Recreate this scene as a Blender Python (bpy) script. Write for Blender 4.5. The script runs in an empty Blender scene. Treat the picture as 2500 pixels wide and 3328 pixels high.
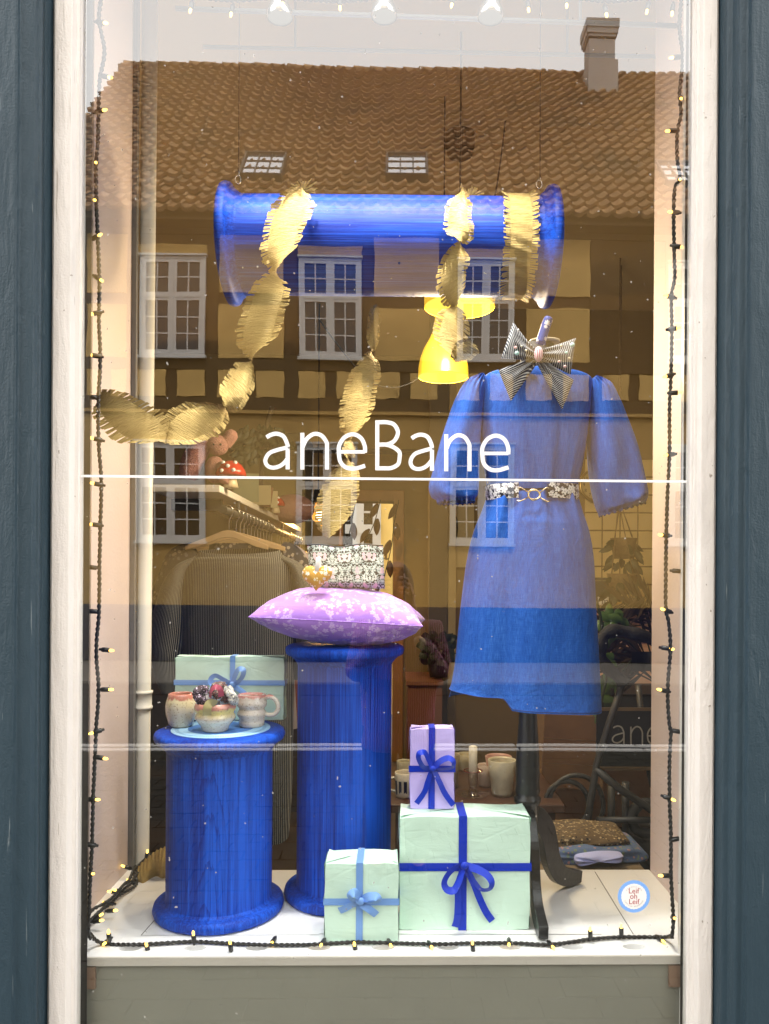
import bpy, bmesh, math, random
from mathutils import Vector, Matrix, Quaternion
R = math.radians
random.seed(7)
sc = bpy.context.scene
COL = sc.collection
PI = math.pi

# ------------------------------------------------------------------ camera
CAMZ = 1.5          # height of the lens above the street
G = 1.75            # distance from the lens to the shop window
FPX = 2500.0        # focal length in photo pixels (photo is 2500 x 3328)
CX, CY = 1338.0, 1880.0
cam_d = bpy.data.cameras.new('camera')
cam = bpy.data.objects.new('camera', cam_d)
COL.objects.link(cam)
cam_d.sensor_fit = 'HORIZONTAL'
cam_d.sensor_width = 36.0
cam_d.lens = 36.0 * FPX / 2500.0
cam_d.shift_x = (1250.0 - CX) / 2500.0
cam_d.shift_y = (CY - 1664.0) / 2500.0
cam_d.clip_start = 0.05
cam_d.clip_end = 500
CAMROT = Matrix.Rotation(R(-1.1), 3, 'Z') @ Matrix.Rotation(R(90), 3, 'X') @ Matrix.Rotation(R(0.36), 3, 'Z')
cam.matrix_world = Matrix.Translation((0, 0, CAMZ)) @ CAMROT.to_4x4()
sc.camera = cam

# ------------------------------------------------------------------ daylight: bright overcast sky and a soft sun from behind the shop
SUN_EL, SUN_AZ = 52.0, 20.0
w = bpy.data.worlds.new('World'); sc.world = w; w.use_nodes = True
nt = w.node_tree; nt.nodes.clear()
sky = nt.nodes.new('ShaderNodeTexSky'); sky.sky_type = 'NISHITA'; sky.sun_disc = False
sky.sun_elevation = R(SUN_EL); sky.sun_rotation = R(SUN_AZ); sky.dust_density = 3.0
hs = nt.nodes.new('ShaderNodeHueSaturation'); hs.inputs['Saturation'].default_value = 0.12
mixs = nt.nodes.new('ShaderNodeMix'); mixs.data_type = 'RGBA'; mixs.inputs['Factor'].default_value = 0.75
mixs.inputs[7].default_value = (21.0, 20.6, 20.2, 1)      # even cloud layer, same physical scale as the sky texture
bg = nt.nodes.new('ShaderNodeBackground'); bg.inputs['Strength'].default_value = 0.15
wo = nt.nodes.new('ShaderNodeOutputWorld')
nt.links.new(sky.outputs[0], hs.inputs['Color']); nt.links.new(hs.outputs[0], mixs.inputs[6])
nt.links.new(mixs.outputs[2], bg.inputs['Color']); nt.links.new(bg.outputs[0], wo.inputs[0])
sd = bpy.data.lights.new('sun', 'SUN'); sd.energy = 1.5; sd.angle = R(15); sd.color = (1.0, 0.95, 0.86)
sun = bpy.data.objects.new('sun', sd); COL.objects.link(sun)
# shines from over the shop roof (+Y) down on the street and the house opposite (-Y)
sdir = Vector((math.sin(R(SUN_AZ)) * math.cos(R(SUN_EL)), math.cos(R(SUN_AZ)) * math.cos(R(SUN_EL)), math.sin(R(SUN_EL))))
sun.rotation_euler = sdir.to_track_quat('Z', 'Y').to_euler()
sc.view_settings.view_transform = 'Standard'
sc.view_settings.look = 'None'
sc.view_settings.gamma = 1.0
sc.view_settings.use_curve_mapping = False
sc.view_settings.exposure = 0.8
sc.render.engine = 'CYCLES'
cy = sc.cycles
cy.use_denoising = True
cy.max_bounces = 9; cy.diffuse_bounces = 4; cy.glossy_bounces = 4; cy.transparent_max_bounces = 12; cy.transmission_bounces = 6
cy.sample_clamp_indirect = 6.0
cy.caustics_reflective = False; cy.caustics_refractive = False

# ------------------------------------------------------------------ where a photo pixel lies at a given depth
def ray(px, py):
    return CAMROT @ Vector(((px - CX) / FPX, -(py - CY) / FPX, -1.0))
K = 2500.0 / 1662.0
def P(x, y, Y):
    """point of depth Y seen at (x, y) of the 1662-pixel-wide photo"""
    d = ray(x * K, y * K); t = Y / d.y
    return Vector((d.x * t, Y, CAMZ + d.z * t))
def M(x, y, Ym):
    """the real place of something that the pane shows as a reflection at path length Ym"""
    p = P(x, y, Ym)
    return Vector((p.x, 2 * G - Ym, p.z))
def S(Y):
    return Y / 1662.0      # metres per 1662-wide pixel at depth Y

# ------------------------------------------------------------------ materials
class NT:
    def __init__(s, name):
        s.m = bpy.data.materials.new(name); s.m.use_nodes = True
        s.t = s.m.node_tree; s.t.nodes.clear()
        s.o = s.t.nodes.new('ShaderNodeOutputMaterial')
        s.p = None
    def put(s, inp, v):
        if isinstance(v, bpy.types.NodeSocket): s.t.links.new(v, inp)
        elif v is not None:
            try: inp.default_value = v
            except Exception:
                inp.default_value = (*v, 1) if len(v) == 3 else v
    def node(s, typ, ins=None, **kw):
        n = s.t.nodes.new('ShaderNode' + typ)
        for k, v in kw.items(): setattr(n, k, v)
        for k, v in (ins or {}).items(): s.put(n.inputs[k], v)
        return n
    def uv(s): return s.node('UVMap').outputs[0]
    def obj(s): return s.node('TexCoord').outputs['Object']
    def geo(s): return s.node('NewGeometry').outputs['Position']
    def map(s, v, scale=(1, 1, 1), rot=(0, 0, 0), loc=(0, 0, 0)):
        return s.node('Mapping', {'Vector': v, 'Scale': scale, 'Rotation': rot, 'Location': loc}).outputs[0]
    def noise(s, v, scale=5, detail=3, rough=.55, dist=0, col=False):
        n = s.node('TexNoise', {'Vector': v, 'Scale': scale, 'Detail': detail, 'Roughness': rough, 'Distortion': dist})
        return n.outputs['Color' if col else 0]
    def math(s, op, a, b=0.0, clamp=False):
        n = s.node('Math', operation=op, use_clamp=clamp); s.put(n.inputs[0], a); s.put(n.inputs[1], b); return n.outputs[0]
    def sep(s, v): return s.node('SeparateXYZ', {0: v}).outputs
    def comb(s, x, y, z): return s.node('CombineXYZ', {0: x, 1: y, 2: z}).outputs[0]
    def vm(s, op, a, b=(0, 0, 0)):
        n = s.node('VectorMath', operation=op); s.put(n.inputs[0], a); s.put(n.inputs[1], b)
        return n.outputs['Value'] if op in ('LENGTH', 'DISTANCE', 'DOT_PRODUCT') else n.outputs[0]
    def ramp(s, f, stops, interp='LINEAR'):
        n = s.node('ValToRGB', {0: f}); r = n.color_ramp; r.interpolation = interp
        while len(r.elements) < len(stops): r.elements.new(0.5)
        for e, (p, c) in zip(r.elements, stops):
            e.position = p; e.color = (*c, 1) if len(c) == 3 else c
        return n.outputs[0]
    def ss(s, f, a, b):
        n = s.node('MapRange', {0: f, 1: a, 2: b, 3: 0.0, 4: 1.0}, interpolation_type='SMOOTHSTEP'); return n.outputs[0]
    def mix(s, f, a, b):
        n = s.node('Mix', data_type='RGBA'); s.put(n.inputs[0], f); s.put(n.inputs[6], a); s.put(n.inputs[7], b); return n.outputs[2]
    def bump(s, h, strength=.3, dist=.01):
        return s.node('Bump', {'Height': h, 'Strength': strength, 'Distance': dist}).outputs[0]
    def flower(s, v, scale, size, petals=5, dens=.8):
        vo = s.node('TexVoronoi', {'Vector': v, 'Scale': scale, 'Randomness': .85}, voronoi_dimensions='2D')
        d = s.vm('SUBTRACT', v, vo.outputs['Position'])
        x, y, _ = s.sep(d)
        r = s.math('MULTIPLY', s.math('SQRT', s.math('ADD', s.math('MULTIPLY', x, x), s.math('MULTIPLY', y, y))), scale)
        cr = s.node('SeparateColor', {0: vo.outputs['Color']}).outputs
        an = s.math('ADD', s.math('ARCTAN2', y, x), s.math('MULTIPLY', cr[1], 6.28))
        pet = s.math('ADD', .45, s.math('MULTIPLY', .55, s.math('ABSOLUTE', s.math('COSINE', s.math('MULTIPLY', an, petals / 2)))))
        lim = s.math('MULTIPLY', pet, s.math('MULTIPLY', size, s.math('ADD', .7, s.math('MULTIPLY', .5, cr[2]))))
        m = s.math('LESS_THAN', r, lim)
        m = s.math('MULTIPLY', m, s.math('LESS_THAN', cr[0], dens))
        c = s.math('MULTIPLY', s.math('LESS_THAN', r, size * .17), m)
        return m, c
    def done(s, base=(.8, .8, .8), rough=.5, metal=0, bump=None, spec=.5, sheen=0, trans=0, emit=None, estr=0, coat=0, sss=0):
        p = s.node('BsdfPrincipled', {'Base Color': base, 'Roughness': rough, 'Metallic': metal, 'Specular IOR Level': spec,
                                      'Sheen Weight': sheen, 'Transmission Weight': trans, 'Coat Weight': coat})
        if bump is not None: s.put(p.inputs['Normal'], bump)
        if emit is not None:
            s.put(p.inputs['Emission Color'], emit); p.inputs['Emission Strength'].default_value = estr
        s.t.links.new(p.outputs[0], s.o.inputs[0]); s.p = p
        return s.m

def plain(name, c, rough=.5, metal=0, var=.12, scale=8, bump=.05, bscale=60, **k):
    n = NT(name); v = n.geo()
    f = n.noise(v, scale, 4)
    base = n.mix(f, tuple(x * (1 - var) for x in c), tuple(min(1, x * (1 + var)) for x in c))
    b = n.bump(n.noise(v, bscale, 3), bump, .01) if bump else None
    return n.done(base, rough, metal, b, **k)
def emitter(name, c, strength):
    n = NT(name); e = n.node('Emission', {'Color': (*c, 1), 'Strength': strength})
    n.t.links.new(e.outputs[0], n.o.inputs[0]); return n.m

MT = {}
def wood_blue(name, dark, light, cathedral=False):
    n = NT(name); v = n.obj(); x, y, z = n.sep(v)
    st = n.noise(n.map(v, (115, 115, 1.8)), 1.0, 6, .7)
    fine = n.noise(n.map(v, (330, 330, 6)), 1.0, 3, .6)
    f = n.math('ADD', n.math('MULTIPLY', st, .7), n.math('MULTIPLY', fine, .35))
    big = n.noise(n.map(v, (6, 6, 1.2)), 1.0, 2)
    if cathedral:
        xx = n.math('ADD', x, n.math('MULTIPLY', n.math('SUBTRACT', n.noise(n.map(v, (2, 2, 2.5)), 1, 2), .5), .07))
        arc = n.math('ADD', n.math('MULTIPLY', z, 9.0), n.math('MULTIPLY', n.math('MULTIPLY', xx, xx), 900.0))
        arc = n.math('ADD', arc, n.math('MULTIPLY', n.noise(n.map(v, (90, 90, 9)), 1, 4), .9))
        w_ = n.math('FRACT', arc)
        w_ = n.ss(w_, .72, 1.0)
        msk = n.ss(n.math('ABSOLUTE', x), .085, .02)
        f = n.math('SUBTRACT', f, n.math('MULTIPLY', n.math('MULTIPLY', w_, msk), .12))
    f = n.math('ADD', f, n.math('MULTIPLY', n.math('SUBTRACT', big, .5), .75))
    c = n.ramp(f, [(.39, dark), (.53, tuple(a * .55 + b * .45 for a, b in zip(dark, light))), (.66, light)])
    return n.done(c, n.math('ADD', .42, n.math('MULTIPLY', fine, .22)), 0, n.bump(f, .35, .004), spec=.16)
MT['blue_wood'] = wood_blue('blue_stained_wood', (.002, .016, .19), (.008, .085, .58))
MT['blue_wood_arched'] = wood_blue('blue_stained_oak', (.002, .020, .23), (.010, .095, .62), True)

def denim():
    n = NT('blue_chambray'); v = n.uv()
    warp = n.noise(n.map(v, (800, 60, 1)), 1, 3, .6)
    weft = n.noise(n.map(v, (30, 900, 1)), 1, 3, .6)
    f = n.math('ADD', n.math('MULTIPLY', warp, .65), n.math('MULTIPLY', weft, .35))
    f = n.math('ADD', f, n.math('MULTIPLY', n.math('SUBTRACT', n.noise(n.map(v, (90, 12, 1)), 1, 3), .5), .3))
    c = n.ramp(f, [(.30, (.010, .050, .27)), (.52, (.022, .105, .44)), (.75, (.060, .185, .57))])
    crease = n.noise(n.map(v, (16, 9, 1), (0, 0, .5)), 1, 4, .6, .6)
    h = n.math('ADD', n.math('MULTIPLY', crease, 1.0), n.math('MULTIPLY', f, .10))
    return n.done(c, .75, 0, n.bump(h, .45, .016), spec=.06, sheen=.04)
MT['denim'] = denim()

def striped(name, dark, light, freq, duty, axis=0, rough=.8):
    n = NT(name); v = n.uv(); a = n.sep(v)[axis]
    wob = n.math('MULTIPLY', n.noise(v, 12, 2), .0012)
    f = n.math('FRACT', n.math('MULTIPLY', n.math('ADD', a, wob), freq))
    m = n.math('LESS_THAN', f, duty)
    c = n.mix(m, dark, light)
    return n.done(c, rough, 0, n.bump(n.noise(n.map(v, (14, 7, 1)), 1, 4), .4, .012), spec=.2, sheen=.15)
MT['pinstripe'] = striped('charcoal_pinstripe_jersey', (.014, .020, .030), (.28, .28, .26), 1 / .0072, .30)
MT['bow_stripe'] = striped('ticking_stripe', (.010, .014, .032), (.46, .45, .43), 1 / .0046, .36)
MT['rope_stripe'] = striped('pink_candy_cord', (.45, .10, .16), (.80, .62, .64), 1 / .006, .5)

def pillow_mat():
    n = NT('lilac_flower_cotton'); v = n.uv()
    clus = n.ss(n.noise(v, 15, 1), .44, .50)
    m1, c1 = n.flower(v, 54, .44, 5, .75)
    m2, c2 = n.flower(n.map(v, loc=(3, 7, 0)), 80, .40, 5, .35)
    m = n.math('ADD', n.math('MULTIPLY', m1, clus), n.math('MULTIPLY', m2, n.math('MULTIPLY', clus, .75)), True)
    base = n.mix(n.noise(v, 14, 4), (.34, .155, .62), (.46, .24, .74))
    c = n.mix(n.math('MULTIPLY', m, .80), base, (.68, .48, .83))
    c = n.mix(n.math('MULTIPLY', c1, clus), c, (.50, .30, .75))
    b = n.bump(n.noise(n.map(v, (10, 16, 1)), 1, 4, .6, .5), .4, .012)
    return n.done(c, .7, 0, b, spec=.25, sheen=.2)
MT['pillow'] = pillow_mat()

def morris(name, dark=(.012, .012, .016)):
    n = NT(name); v = n.uv(); x, y, z = n.sep(v)
    xm = n.math('PINGPONG', x, .034)
    vm = n.comb(xm, y, 0)
    m1, c1 = n.flower(vm, 120, .46, 6, .5)
    m2, c2 = n.flower(n.map(vm, loc=(4, 1, 0)), 210, .5, 4, .45)
    vine = n.math('LESS_THAN', n.math('ABSOLUTE', n.math('SUBTRACT', n.noise(vm, 95, 1), .5)), .04)
    mb, cb = n.flower(n.map(vm, (1, .6, 1), loc=(9, 3, 0)), 62, .36, 2, .35)
    c = n.mix(vine, dark, (.28, .33, .30))
    c = n.mix(m2, c, (.42, .45, .40))
    c = n.mix(m1, c, (.52, .52, .46))
    c = n.mix(c1, c, (.15, .13, .10))
    c = n.mix(mb, c, (.58, .38, .40))
    return n.done(c, .6, 0, n.bump(n.noise(v, 22, 3), .35, .012), spec=.3)
MT['bag'] = morris('black_floral_cotton')
def belt_mat():
    n = NT('black_white_blossom_elastic'); v = n.uv()
    m1, c1 = n.flower(v, 62, .55, 5, .75)
    m2, c2 = n.flower(n.map(v, loc=(2, 5, 0)), 130, .6, 5, .6)
    c = n.mix(m2, (.012, .012, .03), (.45, .42, .45)); c = n.mix(m1, c, (.82, .80, .78)); c = n.mix(c1, c, (.25, .2, .2))
    return n.done(c, .7, 0, n.bump(n.noise(n.map(v, (160, 8, 1)), 1, 2), .3, .006))
MT['belt'] = belt_mat()
def heart_mat():
    n = NT('mustard_daisy_cotton'); v = n.uv()
    m1, c1 = n.flower(v, 85, .42, 6, .6); m2, c2 = n.flower(n.map(v, loc=(2, 9, 0)), 170, .45, 5, .25)
    c = n.mix(m2, (.55, .28, .035), (.85, .75, .5)); c = n.mix(m1, c, (.86, .84, .76)); c = n.mix(c1, c, (.55, .3, .05))
    return n.done(c, .7, 0, n.bump(n.noise(v, 40, 3), .3, .01))
MT['heart'] = heart_mat()
def fabric_print(name, base, a, b, sc1=70):
    n = NT(name); v = n.geo()
    vo = n.node('TexVoronoi', {'Vector': v, 'Scale': sc1})
    cr = n.node('SeparateColor', {0: vo.outputs['Color']}).outputs
    m = n.math('MULTIPLY', n.math('LESS_THAN', vo.outputs['Distance'], .42), n.math('LESS_THAN', cr[0], .6))
    c = n.mix(m, base, n.mix(n.math('GREATER_THAN', cr[1], .5), a, b))
    return n.done(c, .8, 0, n.bump(n.noise(v, 90, 3), .4, .01))

def crepe():
    n = NT('gold_crepe_paper'); v = n.uv()
    w_ = n.noise(n.map(v, (18, 420, 1)), 1, 4, .65, .3)
    f = n.noise(n.map(v, (10, 30, 1)), 1, 3)
    c = n.mix(n.math('ADD', n.math('MULTIPLY', w_, .6), n.math('MULTIPLY', f, .4)), (.27, .18, .052), (.68, .50, .18))
    m = n.done(c, .55, .22, n.bump(w_, .8, .008), spec=.3)
    return m
MT['crepe'] = crepe()

def paper(name, c):
    n = NT(name); v = n.geo()
    f = n.noise(v, 9, 3)
    cr = n.noise(n.map(v, (7, 7, 14), (.3, .2, .5)), 1, 5, .62, .8)
    vo = n.node('TexVoronoi', {'Vector': n.map(v, (6, 9, 9), (.4, .3, .2)), 'Scale': 1.3}, feature='DISTANCE_TO_EDGE').outputs[0]
    cr = n.math('ADD', cr, n.math('MULTIPLY', n.ss(vo, 0, .05), .10))
    base = n.mix(f, tuple(x * .94 for x in c), tuple(min(1, x * 1.03) for x in c))
    return n.done(base, .55, 0, n.bump(cr, .22, .015), spec=.3)
MT['mint'] = paper('mint_wrapping_paper', (.60, .80, .68))
MT['lilac'] = paper('lilac_wrapping_paper', (.54, .44, .86))
def satin(name, c):
    n = NT(name); v = n.uv()
    f = n.noise(n.map(v, (300, 6, 1)), 1, 2)
    return n.done(n.mix(f, tuple(x * .85 for x in c), c), .34, 0, n.bump(f, .15, .002), spec=.25, sheen=.05)
MT['rib_blue'] = satin('royal_blue_satin', (.006, .035, .50))
MT['rib_sky'] = satin('sky_blue_satin', (.20, .38, .78))
MT['rib_white'] = satin('white_satin', (.8, .78, .80))

def painted(name, c, chip, rough=.4, bs=.5, chipamt=.60, gl=.5):
    n = NT(name); v = n.geo()
    run = n.noise(n.map(v, (26, 26, 7)), 1, 5, .6, .4)
    fine = n.noise(v, 220, 3)
    st = n.noise(n.map(v, (14, 14, 1.1)), 1, 3)
    spot = n.noise(n.map(v, (60, 60, 42)), 1, 3, .5)
    base = n.mix(st, tuple(x * .86 for x in c), tuple(min(1, x * 1.08) for x in c))
    base = n.mix(n.ss(spot, chipamt + .12, chipamt + .16), base, chip)
    grime = n.ss(n.noise(n.map(v, (9, 9, 2.2), loc=(3, 1, 7)), 1, 6, .7), .52, .75)
    base = n.mix(n.math('MULTIPLY', grime, .28), base, tuple(x * .55 for x in c))
    scr = n.ss(n.noise(n.map(v, (210, 210, 9)), 1, 2, .4), .735, .76)
    base = n.mix(n.math('MULTIPLY', scr, .6), base, chip)
    lump = n.noise(n.map(v, (45, 45, 7)), 1, 2, .5, .8)
    h = n.math('ADD', n.math('ADD', run, n.math('MULTIPLY', lump, .5)), n.math('MULTIPLY', fine, .2))
    return n.done(base, n.math('ADD', rough, n.math('MULTIPLY', grime, .25)), 0, n.bump(h, bs, .014), spec=gl)
MT['white_paint'] = painted('old_white_gloss_paint', (.72, .68, .63), (.30, .25, .20), .38, .34, .60)
MT['teal_paint'] = painted('slate_blue_gloss_paint', (.031, .053, .069), (.16, .19, .20), .42, .42, .66, .22)
MT['black_paint'] = plain('black_gloss_paint', (.012, .012, .012), .3, var=.3, bump=.1)
MT['dark_post'] = plain('dark_varnished_wood', (.018, .015, .012), .3, var=.4, scale=5, bump=.1)
MT['pink_wall'] = plain('pale_pink_wall_paint', (.585, .48, .455), .6, var=.05, scale=4, bump=.12, bscale=90)
MT['platform'] = plain('white_laminate_board', (.80, .80, .80), .35, var=.04, scale=3, bump=.03)
MT['apron'] = plain('grey_painted_board', (.235, .228, .185), .5, var=.16, scale=3)
MT['lip'] = plain('cream_edging', (.52, .48, .42), .45, var=.08)
MT['bracket'] = plain('bare_pine_block', (.24, .155, .105), .6)
MT['pipe'] = plain('cream_painted_pipe', (.66, .63, .56), .4, var=.06)
MT['metal'] = plain('nickel_wire', (.55, .53, .50), .25, 1.0, var=.05, bump=0)
MT['gold'] = plain('pale_gold_metal', (.78, .62, .38), .22, 1.0, var=.05, bump=0)
MT['chrome'] = plain('spotlight_chrome', (.72, .74, .74), .18, .9, var=.05, bump=0)
MT['white_vinyl'] = plain('white_vinyl', (.86, .86, .86), .4, var=.01, bump=0)
MT['wire'] = plain('black_cable', (.010, .009, .008), .45, var=.2, bump=0)
MT['led'] = emitter('warm_led', (1.0, .58, .10), 3.6)
MT['socket'] = plain('black_led_socket', (.010, .010, .010), .28, var=.2, bump=0)

# ------------------------------------------------------------------ builders
class B:
    """collects geometry, in world (or local) metres, for ONE mesh object"""
    def __init__(s): s.v = []; s.f = []; s.uv = []; s.mi = []; s.sm = []
    def quad(s, pts, uv=None, mi=0, smooth=False):
        i = len(s.v); s.v += [tuple(p) for p in pts]; s.f.append(tuple(range(i, i + len(pts))))
        s.uv.append(uv or [(0, 0)] * len(pts)); s.mi.append(mi); s.sm.append(smooth); return s
    def grid(s, fn, nu, nv, su=1, sv=1, mi=0, smooth=True, uvf=None):
        """fn(u, v) -> point for u, v in 0..1"""
        i = len(s.v)
        for b in range(nv + 1):
            for a in range(nu + 1): s.v.append(tuple(fn(a / nu, b / nv)))
        for b in range(nv):
            for a in range(nu):
                q = [(a, b), (a + 1, b), (a + 1, b + 1), (a, b + 1)]
                s.f.append(tuple(i + y * (nu + 1) + x for x, y in q))
                s.uv.append([uvf(x / nu, y / nv) if uvf else (x / nu * su, y / nv * sv) for x, y in q])
                s.mi.append(mi); s.sm.append(smooth)
        return s
    def box(s, x0, x1, y0, y1, z0, z1, mi=0, rot=None, c=None):
        p = [Vector((x, y, z)) for x in (x0, x1) for y in (y0, y1) for z in (z0, z1)]
        if rot is not None:
            c = Vector(c) if c is not None else Vector(((x0 + x1) / 2, (y0 + y1) / 2, (z0 + z1) / 2))
            p = [rot @ (q - c) + c for q in p]
        i = len(s.v); s.v += [tuple(q) for q in p]
        for f in ((0, 1, 3, 2), (4, 6, 7, 5), (0, 4, 5, 1), (2, 3, 7, 6), (0, 2, 6, 4), (1, 5, 7, 3)):
            s.f.append(tuple(i + k for k in f))
            a, b, c_, d = (p[k] for k in f); lu = (b - a).length; lv = (d - a).length
            s.uv.append([(0, 0), (lu, 0), (lu, lv), (0, lv)]); s.mi.append(mi); s.sm.append(False)
        return s
    def tube(s, pts, r, n=8, mi=0, cap=True, closed=False):
        pts = [Vector(p) for p in pts]; m = len(pts)
        rr = r if isinstance(r, (list, tuple)) else [r] * m
        up = None; i = len(s.v)
        for k in range(m):
            t = (pts[(k + 1) % m] - pts[k - 1]) if closed else (pts[min(k + 1, m - 1)] - pts[max(k - 1, 0)])
            if t.length < 1e-9: t = Vector((0, 0, 1))
            t.normalize()
            if up is None:
                up = t.orthogonal().normalized()
            up = (up - t * up.dot(t))
            up = up.normalized() if up.length > 1e-6 else t.orthogonal().normalized()
            bi = t.cross(up)
            for a in range(n):
                q = 2 * PI * a / n
                s.v.append(tuple(pts[k] + (up * math.cos(q) + bi * math.sin(q)) * rr[k]))
        for k in range(m if closed else m - 1):
            k2 = (k + 1) % m
            for a in range(n):
                b = (a + 1) % n
                s.f.append((i + k * n + a, i + k * n + b, i + k2 * n + b, i + k2 * n + a))
                s.uv.append([(a / n * .02, k * .01), ((a + 1) / n * .02, k * .01), ((a + 1) / n * .02, (k + 1) * .01), (a / n * .02, (k + 1) * .01)])
                s.mi.append(mi); s.sm.append(True)
        if cap and not closed:
            for k, rev in ((0, True), (m - 1, False)):
                f = [i + k * n + a for a in range(n)]
                s.f.append(tuple(f[::-1] if rev else f)); s.uv.append([(0, 0)] * n); s.mi.append(mi); s.sm.append(False)
        return s
    def lathe(s, prof, c=(0, 0, 0), n=32, mi=0, sx=1, sy=1, wob=0):
        c = Vector(c); i = len(s.v); m = len(prof)
        for k, (r, z) in enumerate(prof):
            for a in range(n):
                q = 2 * PI * a / n
                rr = r * (1 + wob * math.sin(3 * q + z * 40))
                s.v.append((c.x + rr * math.cos(q) * sx, c.y + rr * math.sin(q) * sy, c.z + z))
        R0 = max(p[0] for p in prof)
        for k in range(m - 1):
            for a in range(n):
                b = (a + 1) % n
                s.f.append((i + k * n + a, i + k * n + b, i + (k + 1) * n + b, i + (k + 1) * n + a))
                s.uv.append([(a / n * 6.28 * R0, prof[k][1]), ((a + 1) / n * 6.28 * R0, prof[k][1]),
                             ((a + 1) / n * 6.28 * R0, prof[k + 1][1]), (a / n * 6.28 * R0, prof[k + 1][1])])
                s.mi.append(mi); s.sm.append(True)
        return s
    def ball(s, c, r, n=12, mi=0, sx=1, sy=1, sz=1):
        prof = [(max(1e-5, r * math.sin(PI * k / n)), -r * math.cos(PI * k / n) * sz) for k in range(n + 1)]
        return s.lathe(prof, c, n + 4, mi, sx, sy)
    def prism(s, outline, y0, y1, mi=0, axis='Y', smooth=False):
        """outline in (x, z) drawn out along y (or in (x, y) along z)"""
        n = len(outline); i = len(s.v)
        for d in (y0, y1):
            for a, b in outline: s.v.append((a, d, b) if axis == 'Y' else (a, b, d))
        for k in range(n):
            k2 = (k + 1) % n
            s.f.append((i + k, i + k2, i + n + k2, i + n + k)); s.uv.append([(0, 0), (1, 0), (1, 1), (0, 1)]); s.mi.append(mi); s.sm.append(smooth)
        s.f.append(tuple(i + k for k in range(n))[::-1]); s.uv.append([outline[k] for k in range(n)][::-1]); s.mi.append(mi); s.sm.append(False)
        s.f.append(tuple(i + n + k for k in range(n))); s.uv.append([outline[k] for k in range(n)]); s.mi.append(mi); s.sm.append(False)
        return s
    def mesh(s, name, mats):
        me = bpy.data.meshes.new(name)
        me.from_pydata(s.v, [], s.f)
        ul = me.uv_layers.new(name='UVMap')
        flat = [c for q in s.uv for p in q for c in p]
        ul.data.foreach_set('uv', flat)
        me.polygons.foreach_set('material_index', s.mi)
        me.polygons.foreach_set('use_smooth', s.sm)
        for m in (mats if isinstance(mats, (list, tuple)) else [mats]): me.materials.append(m)
        bm = bmesh.new(); bm.from_mesh(me)
        bmesh.ops.remove_doubles(bm, verts=bm.verts, dist=1e-5)
        bmesh.ops.recalc_face_normals(bm, faces=bm.faces)
        bm.to_mesh(me); bm.free()
        me.update(); return me
    def ob(s, name, mats, parent=None, loc=None, bevel=0, **k):
        return link(name, s.mesh(name, mats), parent, loc, bevel)

def link(name, me, parent=None, loc=None, bevel=0):
    o = bpy.data.objects.new(name, me); COL.objects.link(o)
    if parent is not None:
        o.parent = parent
        o.matrix_parent_inverse = world_of(parent).inverted()
    if loc is not None: o.location = loc
    if bevel:
        m = o.modifiers.new('bevel', 'BEVEL'); m.width = bevel; m.segments = 2; m.limit_method = 'ANGLE'; m.angle_limit = R(50)
    return o
def world_of(o):
    m = o.matrix_basis.copy()
    if o.parent is not None: m = world_of(o.parent) @ o.matrix_parent_inverse @ m
    return m
def tag(o, label, cat, group=None, kind=None):
    o['label'] = label; o['category'] = cat
    if group: o['group'] = group
    if kind: o['kind'] = kind
    return o
def thing(name, label, cat, loc=(0, 0, 0), group=None):
    o = bpy.data.objects.new(name, None); COL.objects.link(o); o.location = loc
    o.empty_display_size = .05
    return tag(o, label, cat, group)
def struct(o): o['kind'] = 'structure'; return o
def curve(pts, n=8):
    """Catmull-Rom through the points, n steps per span"""
    pts = [Vector(p) for p in pts]; out = []
    for i in range(len(pts) - 1):
        p0, p1, p2, p3 = pts[max(i - 1, 0)], pts[i], pts[i + 1], pts[min(i + 2, len(pts) - 1)]
        for k in range(n):
            t = k / n
            out.append(.5 * ((2 * p1) + (p2 - p0) * t + (2 * p0 - 5 * p1 + 4 * p2 - p3) * t * t + (3 * p1 - p0 - 3 * p2 + p3) * t ** 3))
    out.append(pts[-1]); return out
def polyline_at(pts, t):
    """point at fraction t (by index) of a smoothed list"""
    x = t * (len(pts) - 1); i = min(int(x), len(pts) - 2); return pts[i].lerp(pts[i + 1], x - i)
def hash1(i): return math.sin(i * 127.1 + 11.7) * 43758.5453 % 1

# ================================================================== SETTING: street and ground
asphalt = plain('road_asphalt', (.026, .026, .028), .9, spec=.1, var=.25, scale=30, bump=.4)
flag = plain('pale_pavement_stone', (.13, .12, .11), .8, var=.12, scale=6, bump=.2)
granite = plain('granite_kerb_stone', (.55, .54, .52), .7, var=.12, scale=40, bump=.2)
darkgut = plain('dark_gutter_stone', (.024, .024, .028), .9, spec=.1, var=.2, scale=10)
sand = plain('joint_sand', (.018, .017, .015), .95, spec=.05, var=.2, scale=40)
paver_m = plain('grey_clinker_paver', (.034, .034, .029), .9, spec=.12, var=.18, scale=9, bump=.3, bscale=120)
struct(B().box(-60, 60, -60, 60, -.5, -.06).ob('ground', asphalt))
def yM(v):      # street distance whose reflection shows at height v of the photo (ground level)
    return 2 * G - CAMZ * 1662.0 / (v - 1250.0)
HOUSE_Y = 2 * G - 13.9
pav = struct(B().box(-16, 16, yM(1475), HOUSE_Y + .2, -.059, .0).ob('far_pavement', flag))
struct(B().box(-16, 16, yM(1497), yM(1475) - .004, -.059, -.03).ob('gutter', darkgut))
road = struct(B().box(-16, 16, yM(1606), yM(1497) - .004, -.059, -.045).ob('road', asphalt))
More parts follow.
